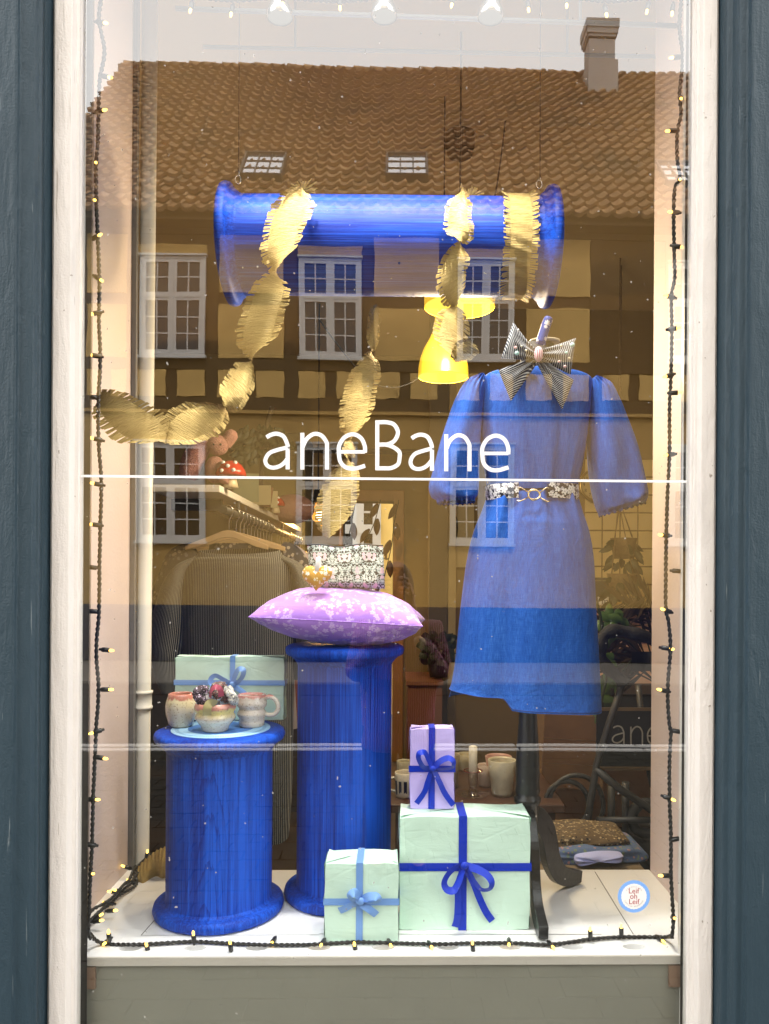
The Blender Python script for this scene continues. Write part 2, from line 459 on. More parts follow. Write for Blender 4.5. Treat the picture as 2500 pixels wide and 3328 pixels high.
for i, (a, b_) in enumerate(((1603, 1608), (1616, 1621))):
    z = -.002 if i else -.02
    bb = B()
    for k in range(-7, 8):
        bb.box(k * 1.1 + .006, k * 1.1 + 1.094, yM(a), yM(b_), -.058, z)
    struct(bb.ob('kerb', granite, bevel=.01))
struct(B().box(-16, 16, yM(1616) - .02, yM(1608) + .004, -.059, -.028).ob('drain_channel', darkgut))
Y0P, Y1P = yM(1621) + .01, 1.56
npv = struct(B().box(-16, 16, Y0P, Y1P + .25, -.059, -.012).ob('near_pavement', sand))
pl, pw = .205, .135
cells = []
row = 0; y = Y1P - pw
while y > Y0P:
    k = -14
    while k <= 14:
        x = k * pl + (row % 2) * pl / 2
        cells.append((x, y)); k += 1
    y -= pw; row += 1
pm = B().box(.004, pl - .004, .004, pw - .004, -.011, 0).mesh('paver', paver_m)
cells.sort(key=lambda c: abs(c[0] + .1) * .55 + abs(c[1] - 1.0))
rest = B()
for i, (x, y) in enumerate(cells):
    dz = (hash1(i) - .5) * .003
    if i < 280:
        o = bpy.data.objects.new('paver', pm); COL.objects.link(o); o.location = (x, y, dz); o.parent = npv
        o.rotation_euler = ((hash1(i + 5) - .5) * .02, (hash1(i + 9) - .5) * .02, (hash1(i + 3) - .5) * .02)
    else:
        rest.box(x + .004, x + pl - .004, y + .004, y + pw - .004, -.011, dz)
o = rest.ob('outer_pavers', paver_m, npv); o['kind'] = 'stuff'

# ================================================================== SETTING: the house opposite, seen as a reflection
YM = 13.9
def HX(x, y=900, ym=YM): return M(x, y, ym).x
def HZ(y, x=830, ym=YM): return M(x, y, ym).z
plaster = plain('ochre_plaster', (.51, .325, .105), .9, var=.28, scale=1.9, bump=.5, bscale=25)
plaster_low = plain('smooth_ochre_plaster', (.40, .245, .075), .9, var=.22, scale=1.2, bump=.3, bscale=14)
timber_m = plain('dark_brown_timber', (.080, .052, .026), .9, spec=.15, var=.35, scale=5, bump=.5, bscale=30)
plinth_m = plain('navy_plinth_paint', (.008, .012, .035), .7, spec=.15, var=.2, scale=3)
winwhite = plain('white_window_paint', (.52, .50, .47), .5, var=.06)
pane_m = plain('old_window_glass', (.015, .013, .012), .06, var=.2, bump=.02, bscale=3)
tile_m = None
n = NT('red_clay_pantile'); v = n.geo()
oi = n.node('ObjectInfo').outputs['Random']
c = n.ramp(n.noise(v, 4.2, 6, .8), [(.34, (.16, .088, .042)), (.52, (.36, .205, .095)), (.68, (.52, .32, .16))])
c = n.mix(n.ss(n.noise(v, .9, 5, .7), .52, .70), c, (.17, .115, .065))
tile_m = n.done(c, .85, 0, n.bump(n.noise(v, 40, 3), .3, .02))

curt = plain('net_curtain', (.16, .14, .12), .9, var=.2, scale=12)
house = thing('house', 'half-timbered ochre house with red tiled roof across the street', 'house', (0, HOUSE_Y, 0))
XL, XR = -7.6, 9.0
zc = HZ(892)                     # storey line
zt = HZ(462)                     # wall top
yf = HOUSE_Y
B().box(XL, XR, yf - 5.0, yf, .0, zc).ob('ground_floor_wall', plaster_low, house)
B().box(XL, XR, yf - 5.0, yf - .02, zc + .002, zt).ob('upper_wall', timber_m, house)
B().box(XL, XR, yf + .002, yf + .05, .0, HZ(1310)).ob('plinth', plinth_m, house)
B().box(XL, XR, yf + .001, yf + .07, HZ(897), HZ(890)).ob('cornice', plaster_low, house)
# ochre panels between the timbers (each a piece of its own, a little proud of the frame behind)
posts = [(162, 188), (275, 299), (445, 472), (612, 642), (781, 807), (945, 985), (1108, 1136), (1272, 1301), (1436, 1462), (1600, 1626)]
def panel(x0, x1, y0, y1):
    a, b_, c_, d = HX(x0), HX(x1), HZ(y1), HZ(y0)
    j = lambda: (random.random() - .5) * .03
    ol = []
    for (xa, za), (xb, zb) in (((a, c_), (b_, c_)), ((b_, c_), (b_, d)), ((b_, d), (a, d)), ((a, d), (a, c_))):
        for t in (0.0, .04, .35, .65, .96):
            ol.append((xa + (xb - xa) * t + j(), za + (zb - za) * t + j()))
    o = B().prism(ol, yf - .03, yf + .012).ob('infill_panel', plaster, house)
for i in range(len(posts) - 1):
    x0, x1 = posts[i][1], posts[i + 1][0]
    wide = i in (1, 3, 5, 8)
    if i % 2 == 1 and i < 8 or i == 8:
        # window bay: a strip above the window
        if i in (1, 3, 5): panel(x0, x1, 533, 556)
    else:
        panel(x0, x1, 512, 638); panel(x0, x1, 664, 778)
    xm = (x0 + x1) / 2
    panel(x0, xm - 12, 804, 861); panel(xm + 12, x1, 804, 861)
# timbers proud of nothing but themselves: posts, rails, sill and beam
for a, b_ in posts:
    B().box(HX(a + 1), HX(b_ - 1), yf - .019, yf + .004, zc + .01, zt).ob('timber_post', timber_m, house)
for y0, y1, nm in ((462, 511, 'top_plate'), (780, 802, 'sill_rail'), (863, 889, 'storey_beam')):
    B().box(XL, XR, yf - .019, yf + (.03 if nm != 'sill_rail' else .007), HZ(y1), HZ(y0)).ob(nm, timber_m, house)

def pane_grid(win, X0, X1, Z0, Z1, nx, nz, y, fr=.055, mu=.022):
    """one white casement with glazing bars; panes as sub-parts"""
    b = B()
    b.box(X0, X0 + fr, y, y + .045, Z0, Z1).box(X1 - fr, X1, y, y + .045, Z0, Z1)
    b.box(X0 + fr, X1 - fr, y + .001, y + .044, Z0, Z0 + fr).box(X0 + fr, X1 - fr, y + .001, y + .044, Z1 - fr, Z1)
    xi0, xi1, zi0, zi1 = X0 + fr, X1 - fr, Z0 + fr, Z1 - fr
    for k in range(1, nx):
        x = xi0 + (xi1 - xi0) * k / nx; b.box(x - mu / 2, x + mu / 2, y + .008, y + .034, zi0, zi1)
    for k in range(1, nz):
        z = zi0 + (zi1 - zi0) * k / nz; b.box(xi0, xi1, y + .010, y + .030, z - mu / 2, z + mu / 2)
    b.ob('casement', winwhite, win)
    for a in range(nx):
        for c_ in range(nz):
            xa, xb = xi0 + (xi1 - xi0) * a / nx, xi0 + (xi1 - xi0) * (a + 1) / nx
            za, zb = zi0 + (zi1 - zi0) * c_ / nz, zi0 + (zi1 - zi0) * (c_ + 1) / nz
            tl = (hash1(a * 7 + c_ * 3 + X0 * 10) - .5) * .004
            B().quad([(xa, y + .012, za), (xb, y + .012 + tl, za), (xb, y + .012, zb), (xa, y + .012 - tl, zb)]).ob('pane', pane_m, win)
def house_window(x0, x1, y0, y1, split=.40):
    X0, X1, Z0, Z1 = HX(x0), HX(x1), HZ(y1), HZ(y0)
    y = yf + .004
    b = B(); f = .05
    b.box(X0, X0 + f, y, y + .06, Z0, Z1).box(X1 - f, X1, y, y + .06, Z0, Z1).box(X0 - .03, X1 + .03, y, y + .09, Z0 - .05, Z0)
    b.box(X0 + f, X1 - f, y, y + .058, Z1 - f, Z1).box(X0 + f, X1 - f, y, y + .057, Z0, Z0 + f)
    b.box(X0 - .02, X1 + .02, y, y + .10, Z1, Z1 + .035)
    zm = Z1 - (Z1 - Z0) * split; xm = (X0 + X1) / 2
    b.box(X0 + f, X1 - f, y, y + .062, zm - .02, zm + .02)
    b.box(xm - .018, xm + .018, y + .001, y + .064, Z0 + f, Z1 - f)
    win = b.ob('window', winwhite, house)
    B().box(X0 + f, X1 - f, y - .003, y + .004, Z0 + f, Z1 - f).ob('pane_backing', pane_m, win)
    ck_ = hash1(x0 + y0)
    cb_ = B()
    if ck_ > .25:
        for q0, q1 in ((X0 + f, X0 + f + .16 + .1 * ck_), (X1 - f - .14 - .1 * ck_, X1 - f)):
            cb_.grid(lambda u, v: Vector((q0 + (q1 - q0) * u, y + .0055 + .0004 * math.sin(u * 30), Z0 + f + (Z1 - Z0 - 2 * f) * v)), 12, 2)
        cb_.ob('curtain', curt, win)
    for xa, xb in ((X0 + f, xm - .018), (xm + .018, X1 - f)):
        pane_grid(win, xa, xb, zm + .02, Z1 - f, 2, 2, y + .006)
        pane_grid(win, xa, xb, Z0 + f, zm - .02, 2, 3, y + .006)
for x0, x1 in ((305, 444), (645, 780), (986, 1108), (1441, 1560)):
    house_window(x0, x1, 561, 775)
for x0, x1 in ((297, 446), (640, 772), (975, 1111), (1446, 1580)):
    house_window(x0, x1, 960, 1172, .42)
# roof: pantiles course by course
YR = 19.0
eave = Vector((0, M(830, 462, YM - .35).y, M(830, 462, YM - .35).z)); ridge_l = M(250, 140, YR); ridge_r = M(1495, 166, YR)
zr = ridge_l.z; yr = ridge_l.y
RX0, RX1 = ridge_l.x + .22, XR
slope = Vector((0, yr - eave.y, zr - eave.z)); SL = slope.length; sd_ = slope.normalized(); nrm = Vector((0, sd_.z, -sd_.y))
if nrm.z < 0: nrm = -nrm
roofbase = B(); 
roofbase.quad([(RX0, eave.y, eave.z - .12), (RX1, eave.y, eave.z - .12), (RX1, yr, zr - .12), (RX0, yr, zr - .12)])
roofbase.quad([(RX0, yr - (eave.y - yr), eave.z - .12), (RX1, yr - (eave.y - yr), eave.z - .12), (RX1, yr, zr - .12), (RX0, yr, zr - .12)])
roofbase.quad([(RX0, eave.y, eave.z - .12), (RX0, yr, zr - .12), (RX0, yr - (eave.y - yr), eave.z - .12)])
roofbase.quad([(RX0, eave.y, eave.z - .14), (RX1, eave.y, eave.z - .14), (RX1, yf, eave.z - .14), (RX0, yf, eave.z - .14)])
roof = roofbase.ob('roof', timber_m, house)
TW, TL = .245, .345
ncol, nrow = int((RX1 - RX0) / TW), int(SL / TL) + 1
def tile_pts(b, ox, k, jx, jz):
    prof = [(0, .018), (.05, .0), (.105, -.012), (.16, .0), (.205, .032), (.245, .048), (.272, .03)]
    def fn(u, v):
        i = u * (len(prof) - 1); i0 = min(int(i), len(prof) - 2); t = i - i0
        px = prof[i0][0] + (prof[i0 + 1][0] - prof[i0][0]) * t; pz = prof[i0][1] + (prof[i0 + 1][1] - prof[i0][1]) * t
        d = k * TL + v * (TL + .07)
        return Vector((ox + px + jx, eave.y, eave.z)) + sd_ * (d - .03) + nrm * (pz * 1.25 + .10 * (1 - v) + jz)
    b.grid(fn, 6, 1)
    b.grid(lambda u, v: fn(u, 0) - nrm * .075 * v, 6, 1, smooth=False)
tm = None; tb = B(); ntile = 0
sky_rects = [(520, 618, 328, 384), (830, 930, 331, 386), (1422, 1512, 348, 400)]
for k in range(nrow):
    for a in range(ncol):
        ox = RX0 + a * TW
        jx, jz = (hash1(a * 31 + k * 17) - .5) * .032, (hash1(a * 13 + k * 41) - .5) * .028
        if ntile < 290 and k < 7 and -5.7 < ox < 5.6:
            b = B(); tile_pts(b, ox, k, jx, jz); o = b.ob('roof_tile', tile_m, roof); ntile += 1
        else:
            tile_pts(tb, ox, k, jx, jz)
o = tb.ob('roof_tile_courses', tile_m, roof); o['kind'] = 'stuff'
rb = B()
for a in range(int((RX1 - RX0) / .40)):
    x = RX0 + a * .40
    jz = (hash1(a) - .5) * .02 - .10 * max(0, (a / 38.0 - .55)) * 2
    rb.tube([(x, yr, zr - .03 + jz), (x + .43, yr, zr - .055 + jz)], [.13, .115], 10)
o = rb.ob('ridge_tiles', tile_m, roof); o['kind'] = 'stuff'
B().box(RX0 - .1, RX0, yr, yr + .2, zr - .3, zr - .1).ob('verge_board', timber_m, roof)
# roof windows: white panes set just proud of the tiles
sky_pane = plain('roof_window_glass', (.75, .76, .78), .05, var=.02, bump=0, metal=.9)
def on_roof(x, y):
    """where the reflected sight line through (x, y) meets the roof plane"""
    d = ray(x * K, y * K); o0 = Vector((0, 0, CAMZ))
    # mirror the roof plane into the pane: (x, 2G - y, z)
    e = Vector((0, 2 * G - eave.y, eave.z)); nn = Vector((nrm.x, -nrm.y, nrm.z)); e = e + nn * .12
    t = (e - o0).dot(nn) / d.dot(nn); p = o0 + d * t
    return Vector((p.x, 2 * G - p.y, p.z))
for (x0, x1, y0, y1) in ((527, 610, 332, 377), (838, 920, 334, 379), (1432, 1505, 352, 392)):
    cpt = on_roof((x0 + x1) / 2, (y0 + y1) / 2); wX = abs(on_roof(x1, (y0 + y1) / 2).x - on_roof(x0, (y0 + y1) / 2).x)
    hS = (on_roof((x0 + x1) / 2, y0) - on_roof((x0 + x1) / 2, y1)).length
    rw = B()
    def pt(u, s_, h): return cpt + Vector((u, 0, 0)) + sd_ * s_ + nrm * h
    def bar(u0, u1, s0, s1, h0, h1, bld):
        p = [pt(u, s_, h) for u in (u0, u1) for s_ in (s0, s1) for h in (h0, h1)]
        for f in ((0, 1, 3, 2), (4, 6, 7, 5), (0, 4, 5, 1), (2, 3, 7, 6), (0, 2, 6, 4), (1, 5, 7, 3)): bld.quad([p[k] for k in f])
    f = .035
    bar(-wX / 2 - f, -wX / 2, -hS / 2 - f, hS / 2 + f, -.1, .06, rw); bar(wX / 2, wX / 2 + f, -hS / 2 - f, hS / 2 + f, -.1, .06, rw)
    bar(-wX / 2, wX / 2, hS / 2, hS / 2 + f, -.1, .06, rw); bar(-wX / 2, wX / 2, -hS / 2 - f, -hS / 2, -.1, .06, rw)
    for k in (1, 2):
        u = -wX / 2 + wX * k / 3; bar(u - .012, u + .012, -hS / 2, hS / 2, .0, .03, rw)
        s_ = -hS / 2 + hS * k / 3; bar(-wX / 2, wX / 2, s_ - .012, s_ + .012, .0, .028, rw)
    skl = rw.ob('roof_window', plain('zinc_frame', (.05, .045, .04), .6, var=.1, bump=0) if 'zinc' not in MT else MT['zinc'], roof)
    for a in range(3):
        for c_ in range(3):
            u0, u1 = -wX / 2 + wX * a / 3 + .012, -wX / 2 + wX * (a + 1) / 3 - .012
            s0, s1 = -hS / 2 + hS * c_ / 3 + .012, -hS / 2 + hS * (c_ + 1) / 3 - .012
            B().quad([pt(u0, s0, .012), pt(u1, s0, .012), pt(u1, s1, .012), pt(u0, s1, .012)]).ob('pane', sky_pane, roof)
# chimney on the ridge
yc_ = YR - 1.0
c0, c1 = M(1273, 100, yc_), M(1329, 100, yc_)
chim_m = plain('rendered_chimney', (.36, .31, .27), .9, var=.1, scale=2)
ch = B().box(c0.x, c1.x, c0.y - .5, c0.y, M(1300, 178, yc_).z - .5, M(1300, 84, yc_).z)
ch.box(c0.x - .02, c1.x + .07, c0.y - .52, c0.y + .02, M(1300, 178, yc_).z - .5, M(1300, 128, yc_).z)
for i, (g, ya, yb) in enumerate(((.03, 80, 74), (.06, 74, 62), (.085, 62, 44))):
    ch.box(c0.x - g, c1.x + g, c0.y - .5 - g, c0.y + g, M(1300, ya, yc_).z + .002, M(1300, yb, yc_).z)
ch.ob('chimney', chim_m, house)

# ================================================================== SHOP FRONT
front = thing('shop_facade', 'slate blue shop front with thick white window frame round one tall pane', 'shop front', (0, 1.62, 0))
ZT, ZB = 3.25, -.02
def gx(x, y, Y): return P(x, y, Y).x
# white jambs: moulded profile in (x, y) drawn up; verticals as in the photo
def jamb(pr):
    b = B().prism(pr, ZB, ZT, axis='Z'); return b.ob('window_jamb', MT['white_paint'], front, bevel=.004)
yj = 1.722
xi = gx(171, 1100, 1.74); xo = gx(107, 1100, yj)
jamb([(xo, 1.80), (xo, yj + .006), (xo + .006, yj), (xo + .043, yj), (xo + .050, yj + .010), (xo + .056, yj + .012), (xi - .008, yj + .016), (xi - .003, yj + .018), (xi, yj + .022), (xi, 1.80)])
xi2 = gx(1491, 1100, 1.74); xo2 = gx(1549, 1100, yj)
jamb([(xo2, 1.80), (xo2, yj + .006), (xo2 - .006, yj), (xo2 - .036, yj), (xo2 - .042, yj + .010), (xo2 - .048, yj + .012), (xi2 + .008, yj + .016), (xi2 + .003, yj + .018), (xi2, yj + .022), (xi2, 1.80)][::-1])
# slate blue pilasters with their vertical steps
def pil(pts): return B().prism(pts, ZB, ZT, axis='Z').ob('pilaster', MT['teal_paint'], front, bevel=.003)
xa = gx(104, 1100, 1.71); xb = gx(88, 1100, 1.69); xc = gx(39, 1100, 1.67)
pil([(-1.5, 1.80), (-1.5, 1.66), (xc - .004, 1.66), (xc, 1.67), (xb - .012, 1.673), (xb - .006, 1.682), (xb, 1.685), (xa - .012, 1.708), (xa - .007, 1.728), (xo - .0005, 1.74), (xo - .0005, 1.80)])
xa = gx(1558, 1100, 1.71); xb = gx(1583, 1100, 1.69); xc = gx(1610, 1100, 1.67)
pil([(1.45, 1.80), (1.45, 1.655), (xc + .004, 1.655), (xc, 1.67), (xb + .004, 1.672), (xb, 1.68), (xb - .004, 1.695), (xa + .003, 1.70), (xa, 1.715), (xo2 + .0005, 1.738), (xo2 + .0005, 1.80)][::-1])
B().box(-1.5, 1.45, 1.66, 1.80, ZT + .001, ZT + .35).ob('fascia', MT['teal_paint'], front)
B().box(xi - .001, xi2 + .001, 1.735, 1.80, ZT - .10, ZT).ob('head_rail', MT['white_paint'], front)
# the pane: outer face reflects, a hair of waviness
n = NT('shop_window_glass'); v = n.geo()
wav = n.math('ADD', n.noise(v, 1.3, 1), n.math('MULTIPLY', n.noise(v, 5, 1), .06))
nb = n.bump(wav, .13, .008)
bf_ = n.node('NewGeometry').outputs['Backfacing']
fr = n.node('Fresnel', {'IOR': n.math('ADD', 2.2, n.math('MULTIPLY', bf_, 1 / 2.2 - 2.2))}).outputs[0]     # same strength from both sides
gl = n.node('BsdfGlossy', {'Color': (1, 1, 1, 1), 'Roughness': 0.0, 'Normal': nb}).outputs[0]
tr = n.node('BsdfTransparent', {'Color': (.97, .985, .975, 1)}).outputs[0]
dust = n.math('MULTIPLY', n.ss(n.noise(v, 95, 1, .4), .765, .80), .5)
dust = n.math('MULTIPLY', dust, .8)
df = n.node('BsdfDiffuse', {'Color': (.7, .68, .62, 1)}).outputs[0]
ms = n.node('MixShader', {0: fr, 1: tr, 2: gl}).outputs[0]
ms2 = n.node('MixShader', {0: dust, 1: ms, 2: df}).outputs[0]
n.t.links.new(ms2, n.o.inputs[0]); glass_out = n.m
n = NT('glass_inner_face'); tr = n.node('BsdfTransparent', {'Color': (.985, .99, .985, 1)}).outputs[0]
n.t.links.new(tr, n.o.inputs[0]); glass_in = n.m
gb = B(); xg0, xg1 = xi + .001, xi2 - .001
gb.quad([(xg0, G, ZB + .06), (xg1, G, ZB + .06), (xg1, G, ZT - .1), (xg0, G, ZT - .1)], mi=0)
pts = [(xg0, G + .006, ZB + .06), (xg1, G + .006, ZB + .06), (xg1, G + .006, ZT - .1), (xg0, G + .006, ZT - .1)]
gb.quad(pts[::-1], mi=1)
gb.ob('window_pane', [glass_out, glass_in], front)
# splayed dark reveal boards behind the pane
XPL, XPR = P(275, 1876, 2.305).x, P(1405, 1881, 2.30).x        # inner faces of the pink side walls
PZ = P(830, 2063, 1.79).z                                      # top of the display platform
B().prism([(xi - .002, 1.765), (xi + .014, 1.765), (XPL, 2.02), (XPL - .05, 2.02), (xi - .05, 1.80)], ZB, ZT - .12, axis='Z').ob('reveal_board', MT['dark_post'], front)
B().prism([(xi2 + .002, 1.765), (xi2 - .006, 1.765), (XPR, 2.06), (XPR + .05, 2.06), (xi2 + .05, 1.80)][::-1], ZB, ZT - .12, axis='Z').ob('reveal_board', MT['dark_post'], front)

# shop walls round the front, the room behind it (closed, so that only the window and lamps light it)
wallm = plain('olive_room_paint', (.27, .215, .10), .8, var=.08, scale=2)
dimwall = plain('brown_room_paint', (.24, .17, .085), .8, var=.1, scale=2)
ceilm = plain('cream_ceiling_paint', (.50, .40, .26), .8, var=.05, scale=2)
floorm = plain('brown_floor_boards', (.10, .065, .038), .5, var=.2, scale=4)
outw = plain('shop_outer_render', (.45, .42, .37), .9, var=.06, scale=2)
RXL, RXR, RY, RZ = -2.1, 2.7, 6.4, 3.35
FZ = -.02
struct(B().box(-9, -1.5, 1.62, 1.90, -.05, 7.5).box(1.45, 9, 1.62, 1.90, -.05, 7.5).box(-1.5, 1.45, 1.62, 1.90, ZT + .351, 7.5).ob('street_wall', outw))
struct(B().box(RXL - .2, RXR + .2, 1.80, RY + .6, FZ - .1, FZ).ob('shop_floor', floorm))
struct(B().box(RXL - .2, RXR + .2, 1.90, RY + .25, RZ, RZ + .2).ob('shop_ceiling', ceilm))
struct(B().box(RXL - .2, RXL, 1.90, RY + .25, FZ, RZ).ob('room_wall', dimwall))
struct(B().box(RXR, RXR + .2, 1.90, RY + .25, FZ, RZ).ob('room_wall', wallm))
# back wall with a doorway
dx0, dx1 = P(742, 1150, RY).x, P(850, 1150, RY).x
dz1 = P(800, 1083, RY).z
struct(B().box(RXL, dx0, RY, RY + .2, FZ, RZ).box(dx1, RXR, RY, RY + .2, FZ, RZ).box(dx0, dx1, RY, RY + .2, dz1, RZ).ob('back_wall', wallm))
oakm = plain('amber_varnished_pine', (.40, .22, .075), .45, var=.2, scale=6)
fb = B(); fw = .09
fb.box(dx0 - fw * .4, dx0, RY - .03, RY + .2, FZ, dz1).box(dx1, dx1 + fw, RY - .03, RY + .2, FZ, dz1 + fw).box(dx0 - fw * .4, dx1, RY - .03, RY + .2, dz1, dz1 + fw)
tag(fb.ob('door_frame', oakm, bevel=.006), 'varnished pine frame round the bright doorway at the back', 'door frame')
# sunlit courtyard wall with a white window beyond the doorway
yw = 8.6
ywall = plain('courtyard_yellow_plaster', (.80, .55, .17), .9, var=.06, scale=2)
cw = thing('courtyard_house', 'bright yellow house wall with white casement seen through the back doorway', 'house', (0, yw, 0))
B().box(-3, 4, yw, yw + .3, -.05, 3.6).ob('wall', ywall, cw)
struct(B().box(-6, 6, RY + .6, yw + 3, -.06, -.021).ob('courtyard_ground', flag))
wx0, wx1, wz0, wz1 = P(722, 1150, yw).x, P(823, 1150, yw).x, P(780, 1196, yw).z, P(780, 1082, yw).z
wb = B(); 
for xa_, xb_ in ((wx0, wx0 + .09), (wx1 - .09, wx1), ((wx0 + wx1) / 2 - .05, (wx0 + wx1) / 2 + .07)):
    wb.box(xa_, xb_, yw - .05, yw - .001, wz0 - .5, wz1 + .4)
zz = wz0 + (wz1 - wz0) * .46
wb.box(wx0, wx1, yw - .055, yw - .001, zz - .05, zz + .05).box(wx0, wx1, yw - .052, yw - .001, wz0 - .6, wz0 - .5).box(wx0, wx1, yw - .052, yw - .001, wz1 + .3, wz1 + .42)
for k in range(-3, 9):
    z = zz + k * .19
    if wz0 - .5 < z < wz1 + .3: wb.box(wx0, wx1, yw - .03, yw - .001, z - .012, z + .012)
for xx in (wx0 + .09 + .17, wx1 - .09 - .14): wb.box(xx - .012, xx + .012, yw - .031, yw - .001, wz0 - .5, wz1 + .3)
cwin = wb.ob('window', winwhite, cw)
B().box(wx0 + .05, wx1 - .05, yw - .012, yw - .0005, wz0 - .5, wz1 + .3).ob('pane', pane_m, cwin)

# display bay: platform, pink side walls
pb = thing('display_platform', 'white laminate display platform with round vent holes along the glass', 'platform', (0, 1.8, PZ - .04))
pb['kind'] = 'structure'
xf0, xf1 = P(181, 2060, 1.79).x, P(1478, 2060, 1.79).x
YB = 2.31
hole_c = []
for hx, hy in ((282, 2048), (422, 2048), (555, 2049), (690, 2049), (828, 2050), (968, 2047), (1102, 2047), (1237, 2048), (1362, 2038)):
    hole_c.append(P(hx, hy, 1.79 + (2063 - hy) * .0025))
def slab_with_holes():
    bm = bmesh.new()
    out = [(xf0, 1.785), (xf1, 1.785), (XPR, 2.05), (XPR, YB), (XPL, YB), (XPL, 2.01)]
    seg = 20; vs = [bm.verts.new((x, y, PZ)) for x, y in out]
    es = [bm.edges.new((vs[i], vs[(i + 1) % len(vs)])) for i in range(len(vs))]
    for h in hole_c:
        hv = [bm.verts.new((h.x + .026 * math.cos(2 * PI * k / seg), 1.825 + .014 * math.sin(2 * PI * k / seg), PZ)) for k in range(seg)]
        es += [bm.edges.new((hv[k], hv[(k + 1) % seg])) for k in range(seg)]
    bmesh.ops.triangle_fill(bm, use_beauty=True, edges=es)
    r = bmesh.ops.extrude_face_region(bm, geom=bm.faces[:])
    bmesh.ops.translate(bm, verts=[g for g in r['geom'] if isinstance(g, bmesh.types.BMVert)], vec=(0, 0, -.018))
    bmesh.ops.recalc_face_normals(bm, faces=bm.faces)
    me = bpy.data.meshes.new('platform_top'); bm.to_mesh(me); bm.free(); me.materials.append(MT['platform'])
    return link('platform_top', me, pb)
slab_with_holes()
B().box(xf0 + .01, xf1 - .01, 1.811, 1.86, PZ - .05, PZ - .021).ob('vent_tray', MT['platform'], pb)
# fine joint lines of the lift-out boards: thin dark strips sunk nearly flush
jm = plain('dark_joint', (.10, .09, .08), .9)
jb = B()
def joint(a, b_, wd=.0011):
    a, b_ = Vector(a), Vector(b_); d = (b_ - a).normalized(); s_ = Vector((-d.y, d.x, 0)) * wd
    jb.quad([a - s_, b_ - s_, b_ + s_, a + s_])
zj = PZ + .0006
def onp(x, y):
    d = ray(x * K, y * K); t = (zj - CAMZ) / d.z; return Vector((d.x * t, d.y * t, zj))
joint(onp(305, 2021), onp(380, 1936)); joint(onp(1286, 1884), onp(1369, 2019)); joint(onp(690, 2018), onp(1300, 2019)); joint(onp(305, 2021), onp(690, 2020), .0007)
jb.ob('board_joints', jm, pb)
B().box(xf0, xf1, 1.779, 1.7845, PZ - .019, PZ).ob('front_lip', MT['lip'], pb)
B().box(xf0 - .02, xf1 + .02, 1.786, 1.81, ZB, PZ - .0195).ob('apron_board', MT['apron'], pb)
for x0, x1 in ((176, 208), (1444, 1477)):
    B().box(P(x0, 2100, 1.785).x, P(x1, 2100, 1.785).x, 1.778, 1.7855, P(800, 2132, 1.785).z, P(800, 2086, 1.785).z).ob('batten', MT['bracket'], pb)
struct(B().box(XPL - .035, XPL - .0005, 2.012, YB, ZB, RZ).ob('side_wall', MT['pink_wall']))
struct(B().box(XPR + .0005, XPR + .035, 2.055, 2.30, ZB, RZ).ob('side_wall', MT['pink_wall']))
struct(B().box(XPL - .6, XPL - .036, 2.22, 2.26, ZB, RZ).ob('room_partition', plain('grey_partition_paint', (.34, .32, .28), .7)))
struct(B().box(XPR + .036, RXR, 2.22, 2.26, ZB, RZ).ob('room_partition', wallm))
struct(B().box(XPL - .1, XPR + .1, YB + .002, YB + .03, ZB, PZ - .02).ob('platform_back', MT['apron']))
# white rainwater pipe behind the left side wall
def pipe_at(y): return P(323 - (y - 150) * .0105, y, 2.36)
pt0, pt1 = pipe_at(150), pipe_at(1880)
ptop = pt0 + (pt0 - pt1) * .3
pipe = B().tube([ptop, pt1, pt1 + (pt1 - pt0) * .2], .0232, 24).ob('pipe', MT['pipe'])
tag(pipe, 'cream painted vertical pipe with one collar beside the left wall', 'pipe')
cz = pipe_at(1512); cdir = (pt0 - pt1).normalized()
B().tube([cz + cdir * q for q in (-.028, -.0275, -.020, -.018, .018, .020, .0275, .028)], [.024, .029, .029, .0265, .0265, .029, .029, .024], 24).ob('collar', MT['pipe'], pipe)
# dark edge strip between wall and pipe
struct(B().box(P(281, 1500, 2.32).x, P(291, 1500, 2.32).x, 2.312, 2.33, PZ - .3, RZ).ob('wall_edge', plain('grey_edge_paint', (.13, .125, .12), .6)))

# ================================================================== DISPLAY OBJECTS
def column_profile(rb, rs, H, hang=False):
    def end(z0, s_):
        r = [(rb - .012, z0), (rb - .003, z0 + s_ * .004), (rb, z0 + s_ * .013), (rb - .003, z0 + s_ * .024), (rb - .009, z0 + s_ * .028)]
        if s_ > 0 and not hang: return r + [(rs + .014, .0295), (rs + .005, .031), (rs + .0012, .036), (rs, .046)]
        return r + [(rb - .016, z0 + s_ * .031), (rs + .009, z0 + s_ * .040), (rs + .0025, z0 + s_ * .048), (rs, z0 + s_ * .056)]
    low = end(0, 1); up = end(H, -1)[::-1]
    body = [(rs, .062 + (H - .124) * k / 6) for k in range(1, 6)]
    return [(.001, 0)] + low + body + up + [(.001, H)]
def column(c, rb, rs, H, label, mat, hang=False):
    pr = column_profile(rb, rs, H, hang); n = len(pr)
    t = thing('column', label, 'column', c, 'blue wooden display columns')
    B().lathe(pr[:9], (0, 0, 0), 72).ob('base', mat, t, tuple(0 for _ in range(3))).matrix_parent_inverse.identity()
    B().lathe(pr[8:n - 8], (0, 0, 0), 72).ob('shaft', mat, t).matrix_parent_inverse.identity()
    B().lathe(pr[n - 9:], (0, 0, 0), 72).ob('cap', mat, t).matrix_parent_inverse.identity()
    return t
C1 = P(475, 1800, 2.045); T1 = P(478, 1575, 2.045)
H1 = T1.z - PZ
column((C1.x, 2.045, PZ), S(2.045) * 137.5, S(2.045) * 111, H1, 'short bright blue column with arched grain carrying three mugs', MT['blue_wood_arched'])
C2 = P(744, 1700, 2.14)
